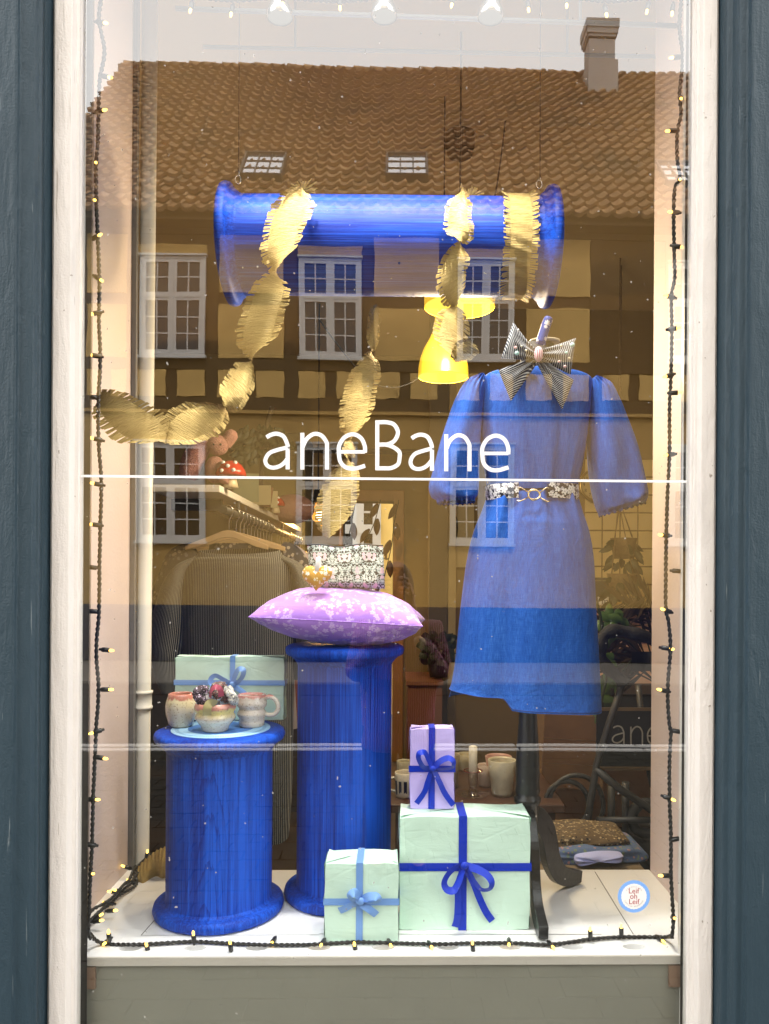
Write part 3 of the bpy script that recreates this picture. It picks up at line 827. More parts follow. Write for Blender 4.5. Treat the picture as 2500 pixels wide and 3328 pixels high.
H2 = P(744, 1404, 2.14 - .16).z - PZ
column((C2.x, 2.14, PZ), S(2.14) * 127.5, S(2.14) * 101, H2, 'tall blue column with straight fluted grain carrying the lilac pillow', MT['blue_wood'])
h0, h1 = P(489, 530, 2.19), P(1195, 536, 2.19)
HL = (h1 - h0).length
hang = column(h0, S(2.19) * 125, S(2.19) * 101, HL, 'blue column hanging lengthwise on two wires and wrapped in gold paper', MT['blue_wood'], True)
dv = (h1 - h0).normalized()
hang.rotation_euler = dv.to_track_quat('Z', 'Y').to_euler()
HR = S(2.19) * 101
for (x, y, yt) in ((516, 397, 140), (1167, 407, 125)):
    a = P(x, y, 2.19); t = thing('hanging_wire', 'thin wire and ring hook holding up the %s end of the blue column' % ('left' if x < 800 else 'right'), 'wire', a, 'hanging wires of the blue column')
    ctop = Vector((P(x, yt, 2.19).x, 2.19, RZ))
    B().tube([a + Vector((0, 0, .035)), ctop], .0011, 6).ob('wire', MT['wire'], t)
    hk = [a + Vector((.008 * math.cos(q) - .002, 0, .012 * math.sin(q) + .012)) for q in [PI * 2 * k / 14 for k in range(14)]]
    B().tube(hk, .0014, 6, closed=True).tube([a + Vector((0, 0, .022)), a + Vector((.002, 0, .036))], .0014, 6).ob('ring', MT['metal'], t)

# ---- wrapped gift boxes
def gift(label, x0, x1, y0, y1, z0, z1, m, rib, vx, hz, rw, group='wrapped gift boxes', rz=0):
    """box x0..x1, y0..y1, z0..z1 with a crossed ribbon; vx = x of upright ribbon, hz = z of level ribbon"""
    t = thing('gift_box', label, 'gift box', ((x0 + x1) / 2, (y0 + y1) / 2, z0), group)
    cx, cy_, cz_ = (x0 + x1) / 2, (y0 + y1) / 2, (z0 + z1) / 2
    hx, hy, hz_ = (x1 - x0) / 2, (y1 - y0) / 2, (z1 - z0) / 2
    bm = bmesh.new(); bmesh.ops.create_cube(bm, size=2)
    bmesh.ops.subdivide_edges(bm, edges=bm.edges[:], cuts=13, use_grid_fill=True)
    for v in bm.verts:
        p = Vector((v.co.x * hx, v.co.y * hy, v.co.z * hz_))
        rr = .003
        q = Vector((max(-hx + rr, min(hx - rr, p.x)), max(-hy + rr, min(hy - rr, p.y)), max(-hz_ + rr, min(hz_ - rr, p.z))))
        d = p - q
        if d.length > 1e-9: p = q + d.normalized() * rr
        s_ = math.sin(p.x * 41 + p.z * 23 + x0 * 50) * math.sin(p.z * 37 - p.x * 13) * .0008
        e = (abs(v.co.x) > .8) + (abs(v.co.z) > .8)
        p.y += s_ * (1 if abs(v.co.y) > .99 else 0) ; 
        if e == 2: p *= .994
        if abs(v.co.x) > .99: p.x += math.sin(p.z * 45 + p.y * 30) * .0009
        if v.co.z > .99: p.z += math.sin(p.x * 38 + p.y * 20) * .0014 - .002 * abs(v.co.x) ** 6
        v.co = p + Vector((cx, cy_, cz_))
    for f in bm.faces: f.smooth = True
    me = bpy.data.meshes.new('wrapping'); bm.to_mesh(me); bm.free(); me.materials.append(m); me.set_sharp_from_angle(angle=R(32))
    link('wrapping', me, t)
    # turned-in paper folds at the sides
    b = B()
    for sx, X in ((-1, x0), (1, x1)):
        b.quad([(X + sx * .0012, y0 + .002, z1 - .004), (X + sx * .004, cy_, cz_ + hz_ * .35), (X + sx * .0012, y1 - .002, z1 - .004)])
        b.quad([(X + sx * .0012, y0 + .002, z0 + .002), (X + sx * .004, cy_, cz_ - hz_ * .3), (X + sx * .0012, y1 - .002, z0 + .002)])
    w3_ = (x1 - x0) * .34
    b.quad([(x0 + .003, y0 + .004, z1 + .0012), (x0 + w3_, cy_, z1 + .0016), (x0 + .003, y1 - .004, z1 + .0012)]).quad([(x1 - .003, y0 + .004, z1 + .0012), (x1 - w3_, cy_, z1 + .0016), (x1 - .003, y1 - .004, z1 + .0012)])
    b.ob('paper_flap', m, t)
    e = .0020
    r = B()
    def band(pts, wdir, wd):
        wdir = Vector(wdir)
        L = 0
        for a, b_ in zip(pts, pts[1:]):
            a, b_ = Vector(a), Vector(b_); n_ = max(2, int((b_ - a).length / .02))
            r.grid(lambda u, v, a=a, b_=b_: a.lerp(b_, v) + wdir * (u - .5) * wd + Vector((0, math.sin(v * 6) * .0004, 0)), 2, n_, wd, (b_ - a).length)
    band([(vx, y0 - e, z0 + .001), (vx, y0 - e, z1 + e), (vx, y1 + e, z1 + e), (vx, y1 + e, z0)], (1, 0, 0), rw)
    e2 = e + .0006
    band([(x0 - e2, y1, hz), (x0 - e2, y0 - e2, hz), (x1 + e2, y0 - e2, hz), (x1 + e2, y1, hz)], (0, 0, 1), rw)
    r.ob('ribbon', rib, t)
    return t
def ribbon_strip(b, pts, wd, twist0=0, twist1=0, lean=(0, -1, 0), n=7):
    """flat ribbon along pts; at twist 0 its width lies square to both the path and LEAN"""
    c = curve(pts, n); m = len(c)
    def fn(u, v):
        i = min(int(v * (m - 1)), m - 2); t = v * (m - 1) - i
        p = c[i].lerp(c[i + 1], t); tg = (c[min(i + 1, m - 1)] - c[max(i - 1, 0)]).normalized()
        side = tg.cross(Vector(lean)); side = side.normalized() if side.length > 1e-5 else Vector((1, 0, 0))
        nn = side.cross(tg)
        tw = twist0 + (twist1 - twist0) * v
        return p + (side * math.cos(tw) + nn * math.sin(tw)) * (u - .5) * wd
    b.grid(fn, 2, m - 1, wd, .3)
def bow(t, pix, Yf, rib, wd, loops, tails, knot):
    """loops / tails: lists of photo points on the box face; loops stand a little out from it"""
    b = B(); s_ = S(Yf)
    for pts in loops:
        m = len(pts)
        q = [P(x, y, Yf - .006 - .022 * math.sin(PI * i / (m - 1))) for i, (x, y) in enumerate(pts)]
        # loop ribbons are seen half edge-on: their width runs partly towards the glass
        ribbon_strip(b, q, wd, .45, .95)
    for pts in tails:
        m = len(pts)
        q = [P(x, y, Yf - .006 - .006 * math.sin(PI * i / (m - 1))) for i, (x, y) in enumerate(pts)]
        ribbon_strip(b, q, wd * .92, .5, .05)
    k = P(knot[0], knot[1], Yf - .012)
    b.ball(k, wd * .55, 10, sx=1.0, sy=.6, sz=.9)
    b.ob('bow', rib, t)

# large mint box, front right
Yf = 1.912
x0, x1 = P(863, 1900, Yf).x, P(1146, 1900, Yf).x; zt_ = P(1000, 1765, Yf).z
tb_ = gift('large mint green box with royal blue ribbon bow beside the mannequin foot', x0, x1, Yf, Yf + .115, PZ, zt_, MT['mint'], MT['rib_blue'], P(1000, 1850, Yf).x, P(1000, 1873, Yf).z, .0205)
bow(tb_, 0, Yf, MT['rib_blue'], .019, [
    [(1003, 1870), (985, 1874), (968, 1890), (960, 1908), (966, 1922), (980, 1924), (990, 1908), (997, 1888), (1001, 1872)],
    [(1003, 1870), (1030, 1878), (1052, 1890), (1063, 1907), (1058, 1921), (1040, 1922), (1026, 1906), (1014, 1886), (1004, 1872)]],
    [[(1002, 1873), (990, 1910), (990, 1950), (988, 1985), (983, 2003)], [(1005, 1873), (1022, 1905), (1036, 1940), (1050, 1970), (1064, 1990)]], (1004, 1871))
# lilac box on top
Yf2 = 1.968
x0, x1 = P(886, 1660, Yf2).x, P(982, 1660, Yf2).x
tl_ = gift('small lilac box with royal blue ribbon standing on the largest mint box', x0, x1, Yf2, Yf2 + .05, zt_ + .002, P(930, 1574, Yf2).z, MT['lilac'], MT['rib_blue'], P(933, 1660, Yf2).x, P(930, 1661, Yf2).z, .0165)
bow(tl_, 0, Yf2, MT['rib_blue'], .0155, [
    [(933, 1662), (915, 1657), (905, 1640), (906, 1628), (918, 1626), (926, 1642), (934, 1660)],
    [(936, 1660), (950, 1646), (968, 1638), (980, 1645), (978, 1658), (960, 1662), (938, 1663)]],
    [[(933, 1664), (924, 1690), (917, 1712), (900, 1736)], [(938, 1664), (950, 1690), (962, 1715), (980, 1740)]], (935, 1661))
# small mint box in front
Yf3 = 1.853
x0, x1 = P(701, 1950, Yf3).x, P(861, 1950, Yf3).x
ts_ = gift('small mint green box with sky blue ribbon on the platform before the tall column', x0, x1, Yf3, Yf3 + .10, PZ, P(780, 1866, Yf3).z, MT['mint'], MT['rib_sky'], P(777, 1930, Yf3).x, P(780, 1948, Yf3).z, .0165)
bow(ts_, 0, Yf3, MT['rib_sky'], .019, [
    [(776, 1948), (764, 1945), (756, 1936), (766, 1928), (774, 1936), (778, 1947)],
    [(780, 1948), (795, 1938), (812, 1937), (818, 1946), (802, 1952), (782, 1950)]],
    [[(774, 1951), (758, 1957), (744, 1964), (733, 1968)], [(780, 1952), (794, 1962), (805, 1970), (814, 1977)]], (779, 1948))
# mint box behind the mugs
Yf4 = 2.148
TZ1 = PZ + H1
x0, x1 = P(378, 1480, Yf4).x, P(614, 1480, Yf4).x
tm_ = gift('flat mint green box with sky blue ribbon behind the mugs on the short column', x0, x1, Yf4, Yf4 + .045, TZ1 + .004, P(500, 1419, Yf4).z, MT['mint'], MT['rib_sky'], P(503, 1450, Yf4).x, P(500, 1475, Yf4).z, .0145)
bow(tm_, 0, Yf4, MT['rib_sky'], .016, [
    [(501, 1479), (482, 1468), (466, 1460), (456, 1467), (458, 1478), (478, 1480), (500, 1480)],
    [(502, 1478), (508, 1460), (516, 1446), (526, 1448), (524, 1462), (514, 1474), (503, 1480)]],
    [[(500, 1482), (482, 1490), (466, 1500), (455, 1508)], [(505, 1482), (520, 1492), (532, 1502), (545, 1512)]], (502, 1479))

# ---- printed round card under the mugs
card = NT('sky_blue_printed_card'); v = card.obj()
x, y, z = card.sep(v); rr = card.math('SQRT', card.math('ADD', card.math('MULTIPLY', x, x), card.math('MULTIPLY', y, y)))
ring = card.math('MULTIPLY', card.math('GREATER_THAN', rr, .108), card.math('LESS_THAN', rr, .118))
ang = card.math('ARCTAN2', y, x)
tick = card.math('LESS_THAN', card.math('FRACT', card.math('MULTIPLY', ang, 19.0)), .45)
cc = card.mix(card.math('MULTIPLY', ring, tick), (.34, .58, .80), (.10, .22, .42))
inner = card.math('LESS_THAN', rr, .085)
cc = card.mix(inner, cc, (.05, .16, .45))
card.done(cc, .5)
cdm = B().lathe([(.001, 0), (.128, 0), (.128, .0022), (.001, .0022)], (0, 0, 0), 64).ob('printed_card', card.m, None, (C1.x + .002, 2.045, TZ1 + .0005))
tag(cdm, 'round sky blue printed card lying under the three mugs', 'card')

# ---- glazed stoneware
def glaze(name, body, top, drip, dripz, ztop):
    n = NT(name); v = n.obj(); x, y, z = n.sep(v)
    band = n.math('ADD', z, n.math('MULTIPLY', n.math('SUBTRACT', n.noise(n.map(v, (45, 45, 12)), 1, 2), .5), dripz))
    sp = n.math('MULTIPLY', n.ss(n.noise(v, 210, 2, .6), .60, .65), .55)
    c = n.mix(n.noise(v, 40, 3), tuple(q * .82 for q in body), body)
    c = n.mix(n.ss(band, ztop - .035, ztop - .012), c, top)
    c = n.mix(n.ss(band, ztop - .010, ztop - .004), c, drip)
    c = n.mix(sp, c, (.22, .12, .07))
    return n.done(c, .18, 0, n.bump(n.noise(n.map(v, (8, 8, 90)), 1, 2), .25, .004), spec=.6, coat=.3)
def mug(label, x, yb, Y, prof, mat, handle=None, inner=(.5, .2, .16), name='mug', cat='mug'):
    c = P(x, yb, Y); c.z = TZ1 + .003
    t = thing(name, label, cat, c, 'stoneware mugs on the short column')
    H = prof[-1][1]
    wall = prof + [(prof[-1][0] - .002, H + .0015), (prof[-1][0] - .005, H)] + [(max(.004, r - .005), max(.006, z)) for r, z in prof[::-1] if z > .004] + [(.001, .006)]
    B().lathe([(.001, 0)] + wall, (0, 0, 0), 36, wob=.008).ob('body', mat, t).matrix_parent_inverse.identity()
    if handle: B().tube(curve(handle, 6), .0062, 10).ob('handle', mat, t).matrix_parent_inverse.identity()
    return t
u = S(2.06)
mug('round bellied cream mug with red drips, left one of the three', 391, 1572, 2.065,
    [(.026, 0), (.031, .004), (.035, .02), (.0395, .036), (.0405, .05), (.0385, .066), (.034, .080), (.0325, .087)],
    glaze('cream_red_glaze', (.72, .63, .48), (.72, .62, .38), (.52, .20, .14), .05, .083))
mug('squat yellow and pink bowl heaped with hair scrunchies', 465, 1577, 2.005,
    [(.028, 0), (.0335, .004), (.036, .014), (.046, .025), (.052, .036), (.049, .044), (.047, .048), (.0525, .058), (.0535, .064), (.050, .0725)],
    glaze('yellow_pink_glaze', (.70, .61, .48), (.74, .60, .20), (.58, .25, .19), .02, .068), name='bowl', cat='bowl')
m3 = mug('ridged beige mug with a pink drip and a round handle', 544, 1568, 2.07,
    [(.029, 0), (.0335, .003), (.034, .014), (.033, .022), (.0385, .030), (.039, .037), (.034, .044), (.033, .048), (.0395, .056), (.040, .066), (.036, .074), (.038, .084)],
    glaze('beige_pink_glaze', (.68, .59, .49), (.68, .60, .51), (.60, .26, .22), .03, .087),
    [(.036, -.004, .076), (.050, -.006, .080), (.066, -.008, .070), (.072, -.008, .050), (.062, -.006, .034), (.046, -.004, .031), (.034, -.003, .034)])
# scrunchies heaped in the bowl: puffy rings of printed cotton
scr = [((438, 1502), (.05, .03, .04), (.5, .35, .5), (.7, .6, .7), .019), ((478, 1496), (.10, .055, .05), (.55, .5, .42), (.35, .1, .08), .024),
       ((474, 1510), (.25, .32, .42), (.75, .78, .82), (.4, .5, .6), .030), ((499, 1503), (.66, .63, .55), (.05, .05, .07), (.4, .4, .5), .020),
       ((452, 1512), (.60, .56, .55), (.06, .05, .08), (.3, .25, .35), .018)]
for i, ((x, y), base, a, b_, rr) in enumerate(scr):
    c = P(x, y, 1.985 + .012 * (i % 3)); b = B(); N_ = 72; rr *= 1.22
    tilt = Matrix.Rotation(.5 + i * .5, 3, 'Z') @ Matrix.Rotation(1.15 - .25 * (i % 3), 3, 'X')
    ring_ = [c + tilt @ Vector((rr * .62 * math.cos(2 * PI * k / N_), rr * .62 * math.sin(2 * PI * k / N_), .003 * math.sin(.9 * k))) for k in range(N_)]
    b.tube(ring_, [rr * (.42 + .10 * math.sin(k * 1.35 + i) + .07 * math.sin(k * 2.9)) for k in range(N_)], 12, closed=True)
    lb = ['dark plum scrunchie at the left of the bowl', 'brown and cream scrunchie at the back of the bowl', 'grey blue speckled scrunchie in the middle of the bowl',
          'cream scrunchie with black dots at the right of the bowl', 'pale patterned scrunchie at the front left of the bowl'][i]
    tag(b.ob('scrunchie', fabric_print('scrunchie_cotton', base, a, b_, 260)), lb, 'scrunchie', 'scrunchies heaped in the bowl')
b = B(); ribbon_strip(b, [P(454, 1508, 1.95), P(456, 1493, 1.945), P(466, 1484, 1.945), P(476, 1490, 1.95), P(478, 1505, 1.955)], .015, .9, .6)
tag(b.ob('red_ribbon', satin('coral_red_satin', (.42, .075, .12))), 'coral red ribbon loop tucked among the scrunchies', 'ribbon')
b = B(); ribbon_strip(b, [P(468, 1521, 1.955), P(455, 1519, 1.945), P(448, 1530, 1.94), P(448, 1546, 1.945)], .021, .25, .15)
tag(b.ob('gold_ribbon', satin('olive_gold_satin', (.42, .36, .16))), 'olive gold ribbon hanging over the rim of the bowl', 'ribbon')

# ---- lilac pillow
TZ2 = PZ + H2
def pillow():
    pc = Vector((P(741, 1340, 2.10).x, 2.115, TZ2))
    hw, hd = .222, .165
    rz = Matrix.Rotation(R(-3), 3, 'Z')
    zmid = .074
    def surf(sgn):
        def fn(u, v):
            a, c_ = math.sin(PI / 2 * (u * 2 - 1)), math.sin(PI / 2 * (v * 2 - 1))
            # edges drawn in between the corners
            x = hw * a * (1 - .09 * (1 - c_ * c_)); y = hd * c_ * (1 - .10 * (1 - a * a))
            bul = (max(0, (1 - a * a) ** .42 * (1 - c_ * c_) ** .50))
            z = zmid + sgn * bul * (.088 if sgn > 0 else .072)
            wr = math.sin(a * 17 + c_ * 9) * math.sin(c_ * 13 - a * 5) * .002 + math.sin(math.atan2(c_, a) * 9) * .004 * (a * a * c_ * c_) * (1 - a * a * c_ * c_) * 3
            z += wr * sgn * min(1, bul * 4)
            if sgn < 0: z = max(z, .001 + .02 * max(0, (a * a + c_ * c_) - .55))
            p = rz @ Vector((x, y, 0)); return pc + Vector((p.x, p.y, z - .010 * a))
        return fn
    def arc(f, along):
        out = [0]
        for k in range(60):
            q = lambda t: f(t, .5) if along == 'u' else f(.5, t)
            out.append(out[-1] + (q((k + 1) / 60) - q(k / 60)).length)
        return out
    au, av = arc(surf(1), 'u'), arc(surf(1), 'v')
    def at_(t, l): i = min(int(t * 60), 59); return l[i] + (l[i + 1] - l[i]) * (t * 60 - i)
    puv = lambda u, v: (at_(u, au), at_(v, av))
    b = B()
    b.grid(surf(1), 56, 44, uvf=puv); b.grid(surf(-1), 56, 44, uvf=lambda u, v: (puv(u, v)[0], 3 - puv(u, v)[1]))
    o = b.ob('pillow', MT['pillow'])
    tag(o, 'plump lilac pillow with white blossom print on the tall blue column', 'pillow')
    sb = B()
    ed = [surf(1)(k / 60, 0) + Vector((0, -.001, 0)) for k in range(61)]
    sb.tube(ed, .0012, 5).ob('seam', MT['pillow'], o)
    return pc
PC = pillow()

# ---- flowered pouch standing on the pillow
def pouch():
    Y = 2.10
    c = [P(664, 1178, Y), P(828, 1176, Y), P(832, 1272, Y - .01), P(672, 1270, Y - .01)]
    b = B()
    def face(sg):
        def fn(u, v):
            t = c[0].lerp(c[1], u); bt = c[3].lerp(c[2], u); p = t.lerp(bt, v)
            bul = (4 * u * (1 - u)) ** .5 * (math.sin(PI * min(1, v * .55 + .0)) ** .8)
            bul = (4 * u * (1 - u)) ** .45 * (v ** .7) * (1 - max(0, v - .88) * 6)
            p = p + Vector((0, -sg * (.004 + .040 * max(0, bul)), 0))
            p.z += .003 * math.sin(u * 11) * (1 - v) - .003 * math.sin(u * PI) * (1 - v)
            p.y += .003 * math.sin(u * 14 + v * 7) * sg
            return p
        return fn
    b.grid(face(1), 30, 18, .21, .125).grid(face(-1), 30, 18, .21, .125)
    o = b.ob('pouch', MT['bag'])
    tag(o, 'black pouch with cream and pink flower print standing on the lilac pillow', 'pouch')
    B().tube([face(1)(k / 20, 0) for k in range(21)], .0022, 6).ob('zip', plain('black_zip', (.02, .02, .022), .5), o)
pouch()
# ---- mustard heart with a white loop
def heart():
    Y = 2.005; cx_, cy_ = 685, 1249
    o2 = []
    for k in range(48):
        q = 2 * PI * k / 48
        hx = 16 * math.sin(q) ** 3; hy = 13 * math.cos(q) - 5 * math.cos(2 * q) - 2 * math.cos(3 * q) - math.cos(4 * q)
        o2.append((cx_ + hx * 2.05 + (hy * .12), cy_ - hy * 2.0 - 3))
    b = B()
    ctr = P(cx_, cy_ + 1, Y)
    for sg in (1, -1):
        def fn(u, v, sg=sg):
            i = u * 48; a = P(*o2[int(i) % 48], Y).lerp(P(*o2[(int(i) + 1) % 48], Y), i - int(i))
            p = ctr.lerp(a, v); p.y += -sg * .017 * (1 - v * v) ** .6 + .0015 * math.sin(i * 2.2) * v; return p
        b.grid(fn, 48, 8, uvf=lambda u, v, fn=fn: (fn(u, v).x, fn(u, v).z))
    o = b.ob('heart', MT['heart']); tag(o, 'mustard yellow stuffed heart with daisies leaning on the pouch', 'ornament')
    b = B(); ribbon_strip(b, [P(684, 1235, Y - .016), P(686, 1222, Y - .02), P(688, 1206, Y - .016), P(690, 1206, Y + .004), P(690, 1228, Y)], .011, .1, .1)
    b.ob('hanging_loop', MT['rib_white'], o)
heart()

# ---- dress form: turned post on three sawn legs, patterned handle on top
blk = MT['black_paint']
YD = 2.07
form = thing('dress_form', 'black wooden mannequin stand with turned post and curved sawn legs', 'mannequin', (P(1140, 1880, YD).x, YD, PZ))
bx = P(1140, 1700, YD).x
def zz_(y): return P(1140, y, YD).z
sY = S(YD)
prof = [(.016, PZ + .16), (.028, zz_(1800)), (.030, zz_(1738)), (.036, zz_(1731)), (.036, zz_(1722)), (.030, zz_(1718)), (.034, zz_(1708)), (sY * 25, zz_(1690)), (sY * 26, zz_(1670)), (sY * 24, zz_(1620)), (sY * 20, zz_(1560)), (sY * 18, zz_(1500)), (.02, zz_(1400))]
B().lathe(prof, (bx, YD, 0), 32).ob('post', blk, form)
def leg(ang):
    """flat S-curved board leg, 18 mm thick, in the plane through the post"""
    cl = [(.012, .235), (.035, .225), (.070, .185), (.085, .140), (.098, .095), (.130, .050), (.175, .030), (.222, .022)]
    hw_ = [.026, .030, .030, .029, .028, .027, .024, .016]
    pts = curve([Vector((a, 0, b_)) for a, b_ in cl], 5); m = len(pts)
    L_, R_ = [], []
    for i in range(m):
        tg = (pts[min(i + 1, m - 1)] - pts[max(i - 1, 0)]).normalized(); nn = Vector((-tg.z, 0, tg.x))
        h_ = hw_[min(int(i / 5), 7)] + (hw_[min(int(i / 5) + 1, 7)] - hw_[min(int(i / 5), 7)]) * (i % 5) / 5
        L_.append(pts[i] + nn * h_); R_.append(pts[i] - nn * h_)
    for q in L_ + R_: q.z = max(q.z, .0005)
    ol = [(p.x, p.z) for p in L_] + [(p.x, p.z) for p in R_[::-1]]
    me = B().prism(ol, -.012, .012).mesh('leg', blk)
    o = link('leg', me, form, None, .002); o.matrix_parent_inverse.identity(); o.location = (0, 0, 0); o.rotation_euler = (0, 0, ang)
fl = onp(1262, 1903); a1 = math.atan2(fl.y - YD, fl.x - bx); fl2 = onp(1162, 2008); a2 = math.atan2(fl2.y - YD, fl2.x - bx)
leg(a1); leg(a2); leg(math.pi - a1)
# torso and neck inside the dress, neck plate and handle
B().lathe([(.001, zz_(1330)), (.07, zz_(1325)), (.10, zz_(1250)), (.085, zz_(1070)), (.10, zz_(930)), (.095, zz_(850)), (.06, zz_(815)), (.045, zz_(790)), (.046, zz_(742)), (.001, zz_(741))], (P(1160, 900, YD).x, YD, 0), 28, sy=.55).ob('torso', plain('black_form_cover', (.010, .010, .014), .7), form)
B().lathe([(.001, -.003), (.040, -.003), (.041, 0), (.040, .003), (.001, .003)], P(1178, 737, YD), 28, sy=.7).ob('neck_plate', plain('grey_neck_plate', (.40, .33, .22), .35), form)
hm = NT('navy_palm_print'); vv = hm.geo(); _o = hm.sep(vv); f1, f2 = hm.flower(hm.comb(_o[0], _o[2], 0), 42, .30, 8, .55)
hm.done(hm.mix(f1, (.018, .045, .22), (.66, .60, .58)), .45, spec=.2)
hd = curve([P(1168, 742, 2.02), P(1174, 722, 2.02), P(1181, 700, 2.02), P(1187, 686, 2.02)], 4)
B().tube(hd, [.0125] * (len(hd) - 2) + [.0120, .0095], 14).ob('handle', hm.m, form)

# ---- the dress
def loft(b, Lp, Rp, Y, dep, nu=72, nv=60, fold=None, lift=None, planar=0):
    """elliptical sections between a left and a right outline (photo points), depth half-axis dep(v) in metres"""
    Lc = curve([Vector((x, y, 0)) for x, y in Lp], 10); Rc = curve([Vector((x, y, 0)) for x, y in Rp], 10)
    def sect(v):
        a, c_ = polyline_at(Lc, v), polyline_at(Rc, v)
        return P(a.x, a.y, Y), P(c_.x, c_.y, Y)
    acc = {}
    def fn(u, v):
        A, C = sect(v); m = (A + C) / 2; h = (C - A) / 2; th = 2 * PI * u
        d = dep(v)
        k = 1 + (fold(u, v) if fold else 0)
        cs, sn = math.cos(th), math.sin(th)
        sgn = lambda q, e: math.copysign(abs(q) ** e, q)
        return m - h * cs * (1 + (k - 1) * .35) + Vector((0, -sgn(sn, .85) * d * k, lift(u, v) if lift else 0))
    wid = [(sect(.5)[1] - sect(.5)[0]).length * 1.35 * 2 / 2 * 2 / 1.0][0]
    hgt = sum((sect((k + 1) / 10)[0] - sect(k / 10)[0]).length for k in range(10))
    if planar: b.grid(fn, nu, nv, uvf=lambda u, v: (fn(u, v).x if planar == 1 else -math.cos(2 * PI * u) * planar, v * hgt))
    else: b.grid(fn, nu, nv, wid * 1.1, hgt)
    return fn
def lerp_list(v, pts):
    for (a, x), (b_, y) in zip(pts, pts[1:]):
        if v <= b_: return x + (y - x) * (v - a) / (b_ - a)
    return pts[-1][1]
gau = lambda x, m, s_: math.exp(-((x - m) / s_) ** 2)
dress = thing('dress', 'blue chambray dress with puffed sleeves on the black mannequin stand', 'dress', (P(1155, 1500, YD).x, YD, P(1155, 1540, YD).z))
b = B()
Lb = [(1112, 801), (1080, 806), (1048, 814), (1038, 850), (1034, 900), (1040, 960), (1050, 1020), (1056, 1062)]
Rb = [(1212, 803), (1244, 810), (1275, 821), (1276, 856), (1273, 900), (1266, 960), (1254, 1020), (1243, 1064)]
def fold_top(u, v):
    f = .05 * math.sin(u * 2 * PI * 13 + 2 * math.sin(v * 5)) * gau(v, 1.0, .28) + .09 * (gau(u, .29, .014) - gau(u, .31, .016)) * gau(v, .95, .3) + .08 * (gau(u, .37, .014) - gau(u, .355, .014)) * gau(v, .95, .25)
    f += .016 * math.sin(u * 2 * PI * 7 + v * 4) * gau(v, .75, .3)
    f += .05 * gau(u, .26, .03) * v * .6 - .06 * gau(u, .33, .025) * v + .04 * math.sin(u * 2 * PI * 5 + v * 3) * gau(v, .55, .25)
    return f
bf = loft(b, Lb, Rb, YD, lambda v: lerp_list(v, [(0, .050), (.2, .085), (.45, .105), (.75, .105), (1, .088)]), 110, 60, fold_top)
b.ob('bodice', MT['denim'], dress)
b = B()
Ls = [(1056, 1066), (1042, 1105), (1024, 1150), (1010, 1210), (1000, 1280), (992, 1350), (984, 1430), (976, 1485), (971, 1509)]
Rs = [(1243, 1068), (1256, 1108), (1272, 1155), (1281, 1210), (1284, 1280), (1287, 1350), (1291, 1430), (1294, 1500), (1295, 1533)]
def fold_sk(u, v):
    f = .055 * math.sin(u * 2 * PI * 11 + .8) * gau(v, 0.03, .13)
    f += .13 * (gau(u, .265, .016) - gau(u, .29, .018)) * gau(v, .03, .16) + .14 * (gau(u, .135, .016) - gau(u, .165, .02)) * gau(v, .04, .20) + .13 * (gau(u, .385, .016) - gau(u, .36, .018)) * gau(v, .03, .18)
    f += .030 * math.sin(u * 2 * PI * 5 + 1.0) * v * v * .9
    f += .07 * gau(u, .135, .03) * v - .13 * gau(u, .188, .030) * v ** 1.3 + .03 * gau(u, .24, .03) * v
    f += .012 * math.sin(u * 2 * PI * 3 + v * 6)
    return f
sf = loft(b, Ls, Rs, YD, lambda v: lerp_list(v, [(0, .085), (.2, .115), (.5, .125), (1, .145)]), 150, 90, fold_sk, lift=lambda u, v: .027 * max(0, min(1, (.365 - (1 - math.cos(2 * PI * u)) / 2) / .05)) * v ** 5 if u < .5 else 0)
b.ob('skirt', MT['denim'], dress)
hb = B()
for dv_ in (.972, .978):
    hb.tube([sf(k / 90 * .5, dv_) + Vector((0, -.0008, 0)) for k in range(91)], .0007, 4)
hb.ob('hem_stitching', plain('navy_thread', (.015, .035, .16), .8), dress)
def sleeve(L_, R_, ph, flip):
    b = B()
    def fold(u, v):
        f = .14 * math.sin(u * 2 * PI * 15 + ph) * gau(v, .03, .09) + .11 * math.sin(u * 2 * PI * 19 + ph) * gau(v, .95, .075)
        f += .10 * math.sin(u * 2 * PI * 4 + v * 5 + ph) * gau(v, .55, .3) + .05 * math.sin(u * 2 * PI * 7 - v * 6 + ph) * gau(v, .75, .2)
        f += .16 * gau(u, .30 if flip else .2, .05) * gau(v, .80, .10) - .16 * gau(u, .24 if flip else .27, .04) * gau(v, .86, .09)
        return f
    fn = loft(b, L_, R_, YD - .01, lambda v: lerp_list(v, [(0, .035), (.12, .060), (.5, .075), (.85, .075), (.95, .05), (1, .054)]), 100, 60, fold)
    b.ob('sleeve', MT['denim'], dress)
    rb_ = B()
    def fr_(u, v):
        p = fn(u, .972); q = fn(u, 1.0); return p.lerp(q, .6) + (q - p) * v * .8 + Vector((0, -.004 * math.sin(u * 2 * PI * 26) * v, .004 * math.sin(u * 2 * PI * 23 + 1) * v))
    rb_.grid(fr_, 110, 2, .5, .02); rb_.ob('cuff_frill', plain('navy_frill', (.02, .045, .18), .85), dress)
sleeve([(1036, 812), (1006, 826), (983, 865), (966, 912), (950, 965), (936, 1020), (928, 1050), (932, 1072), (943, 1080), (945, 1087)],
       [(1047, 815), (1047, 842), (1045, 880), (1040, 920), (1036, 965), (1034, 1010), (1034, 1045), (1032, 1070), (1026, 1078), (1026, 1085)], 0, False)
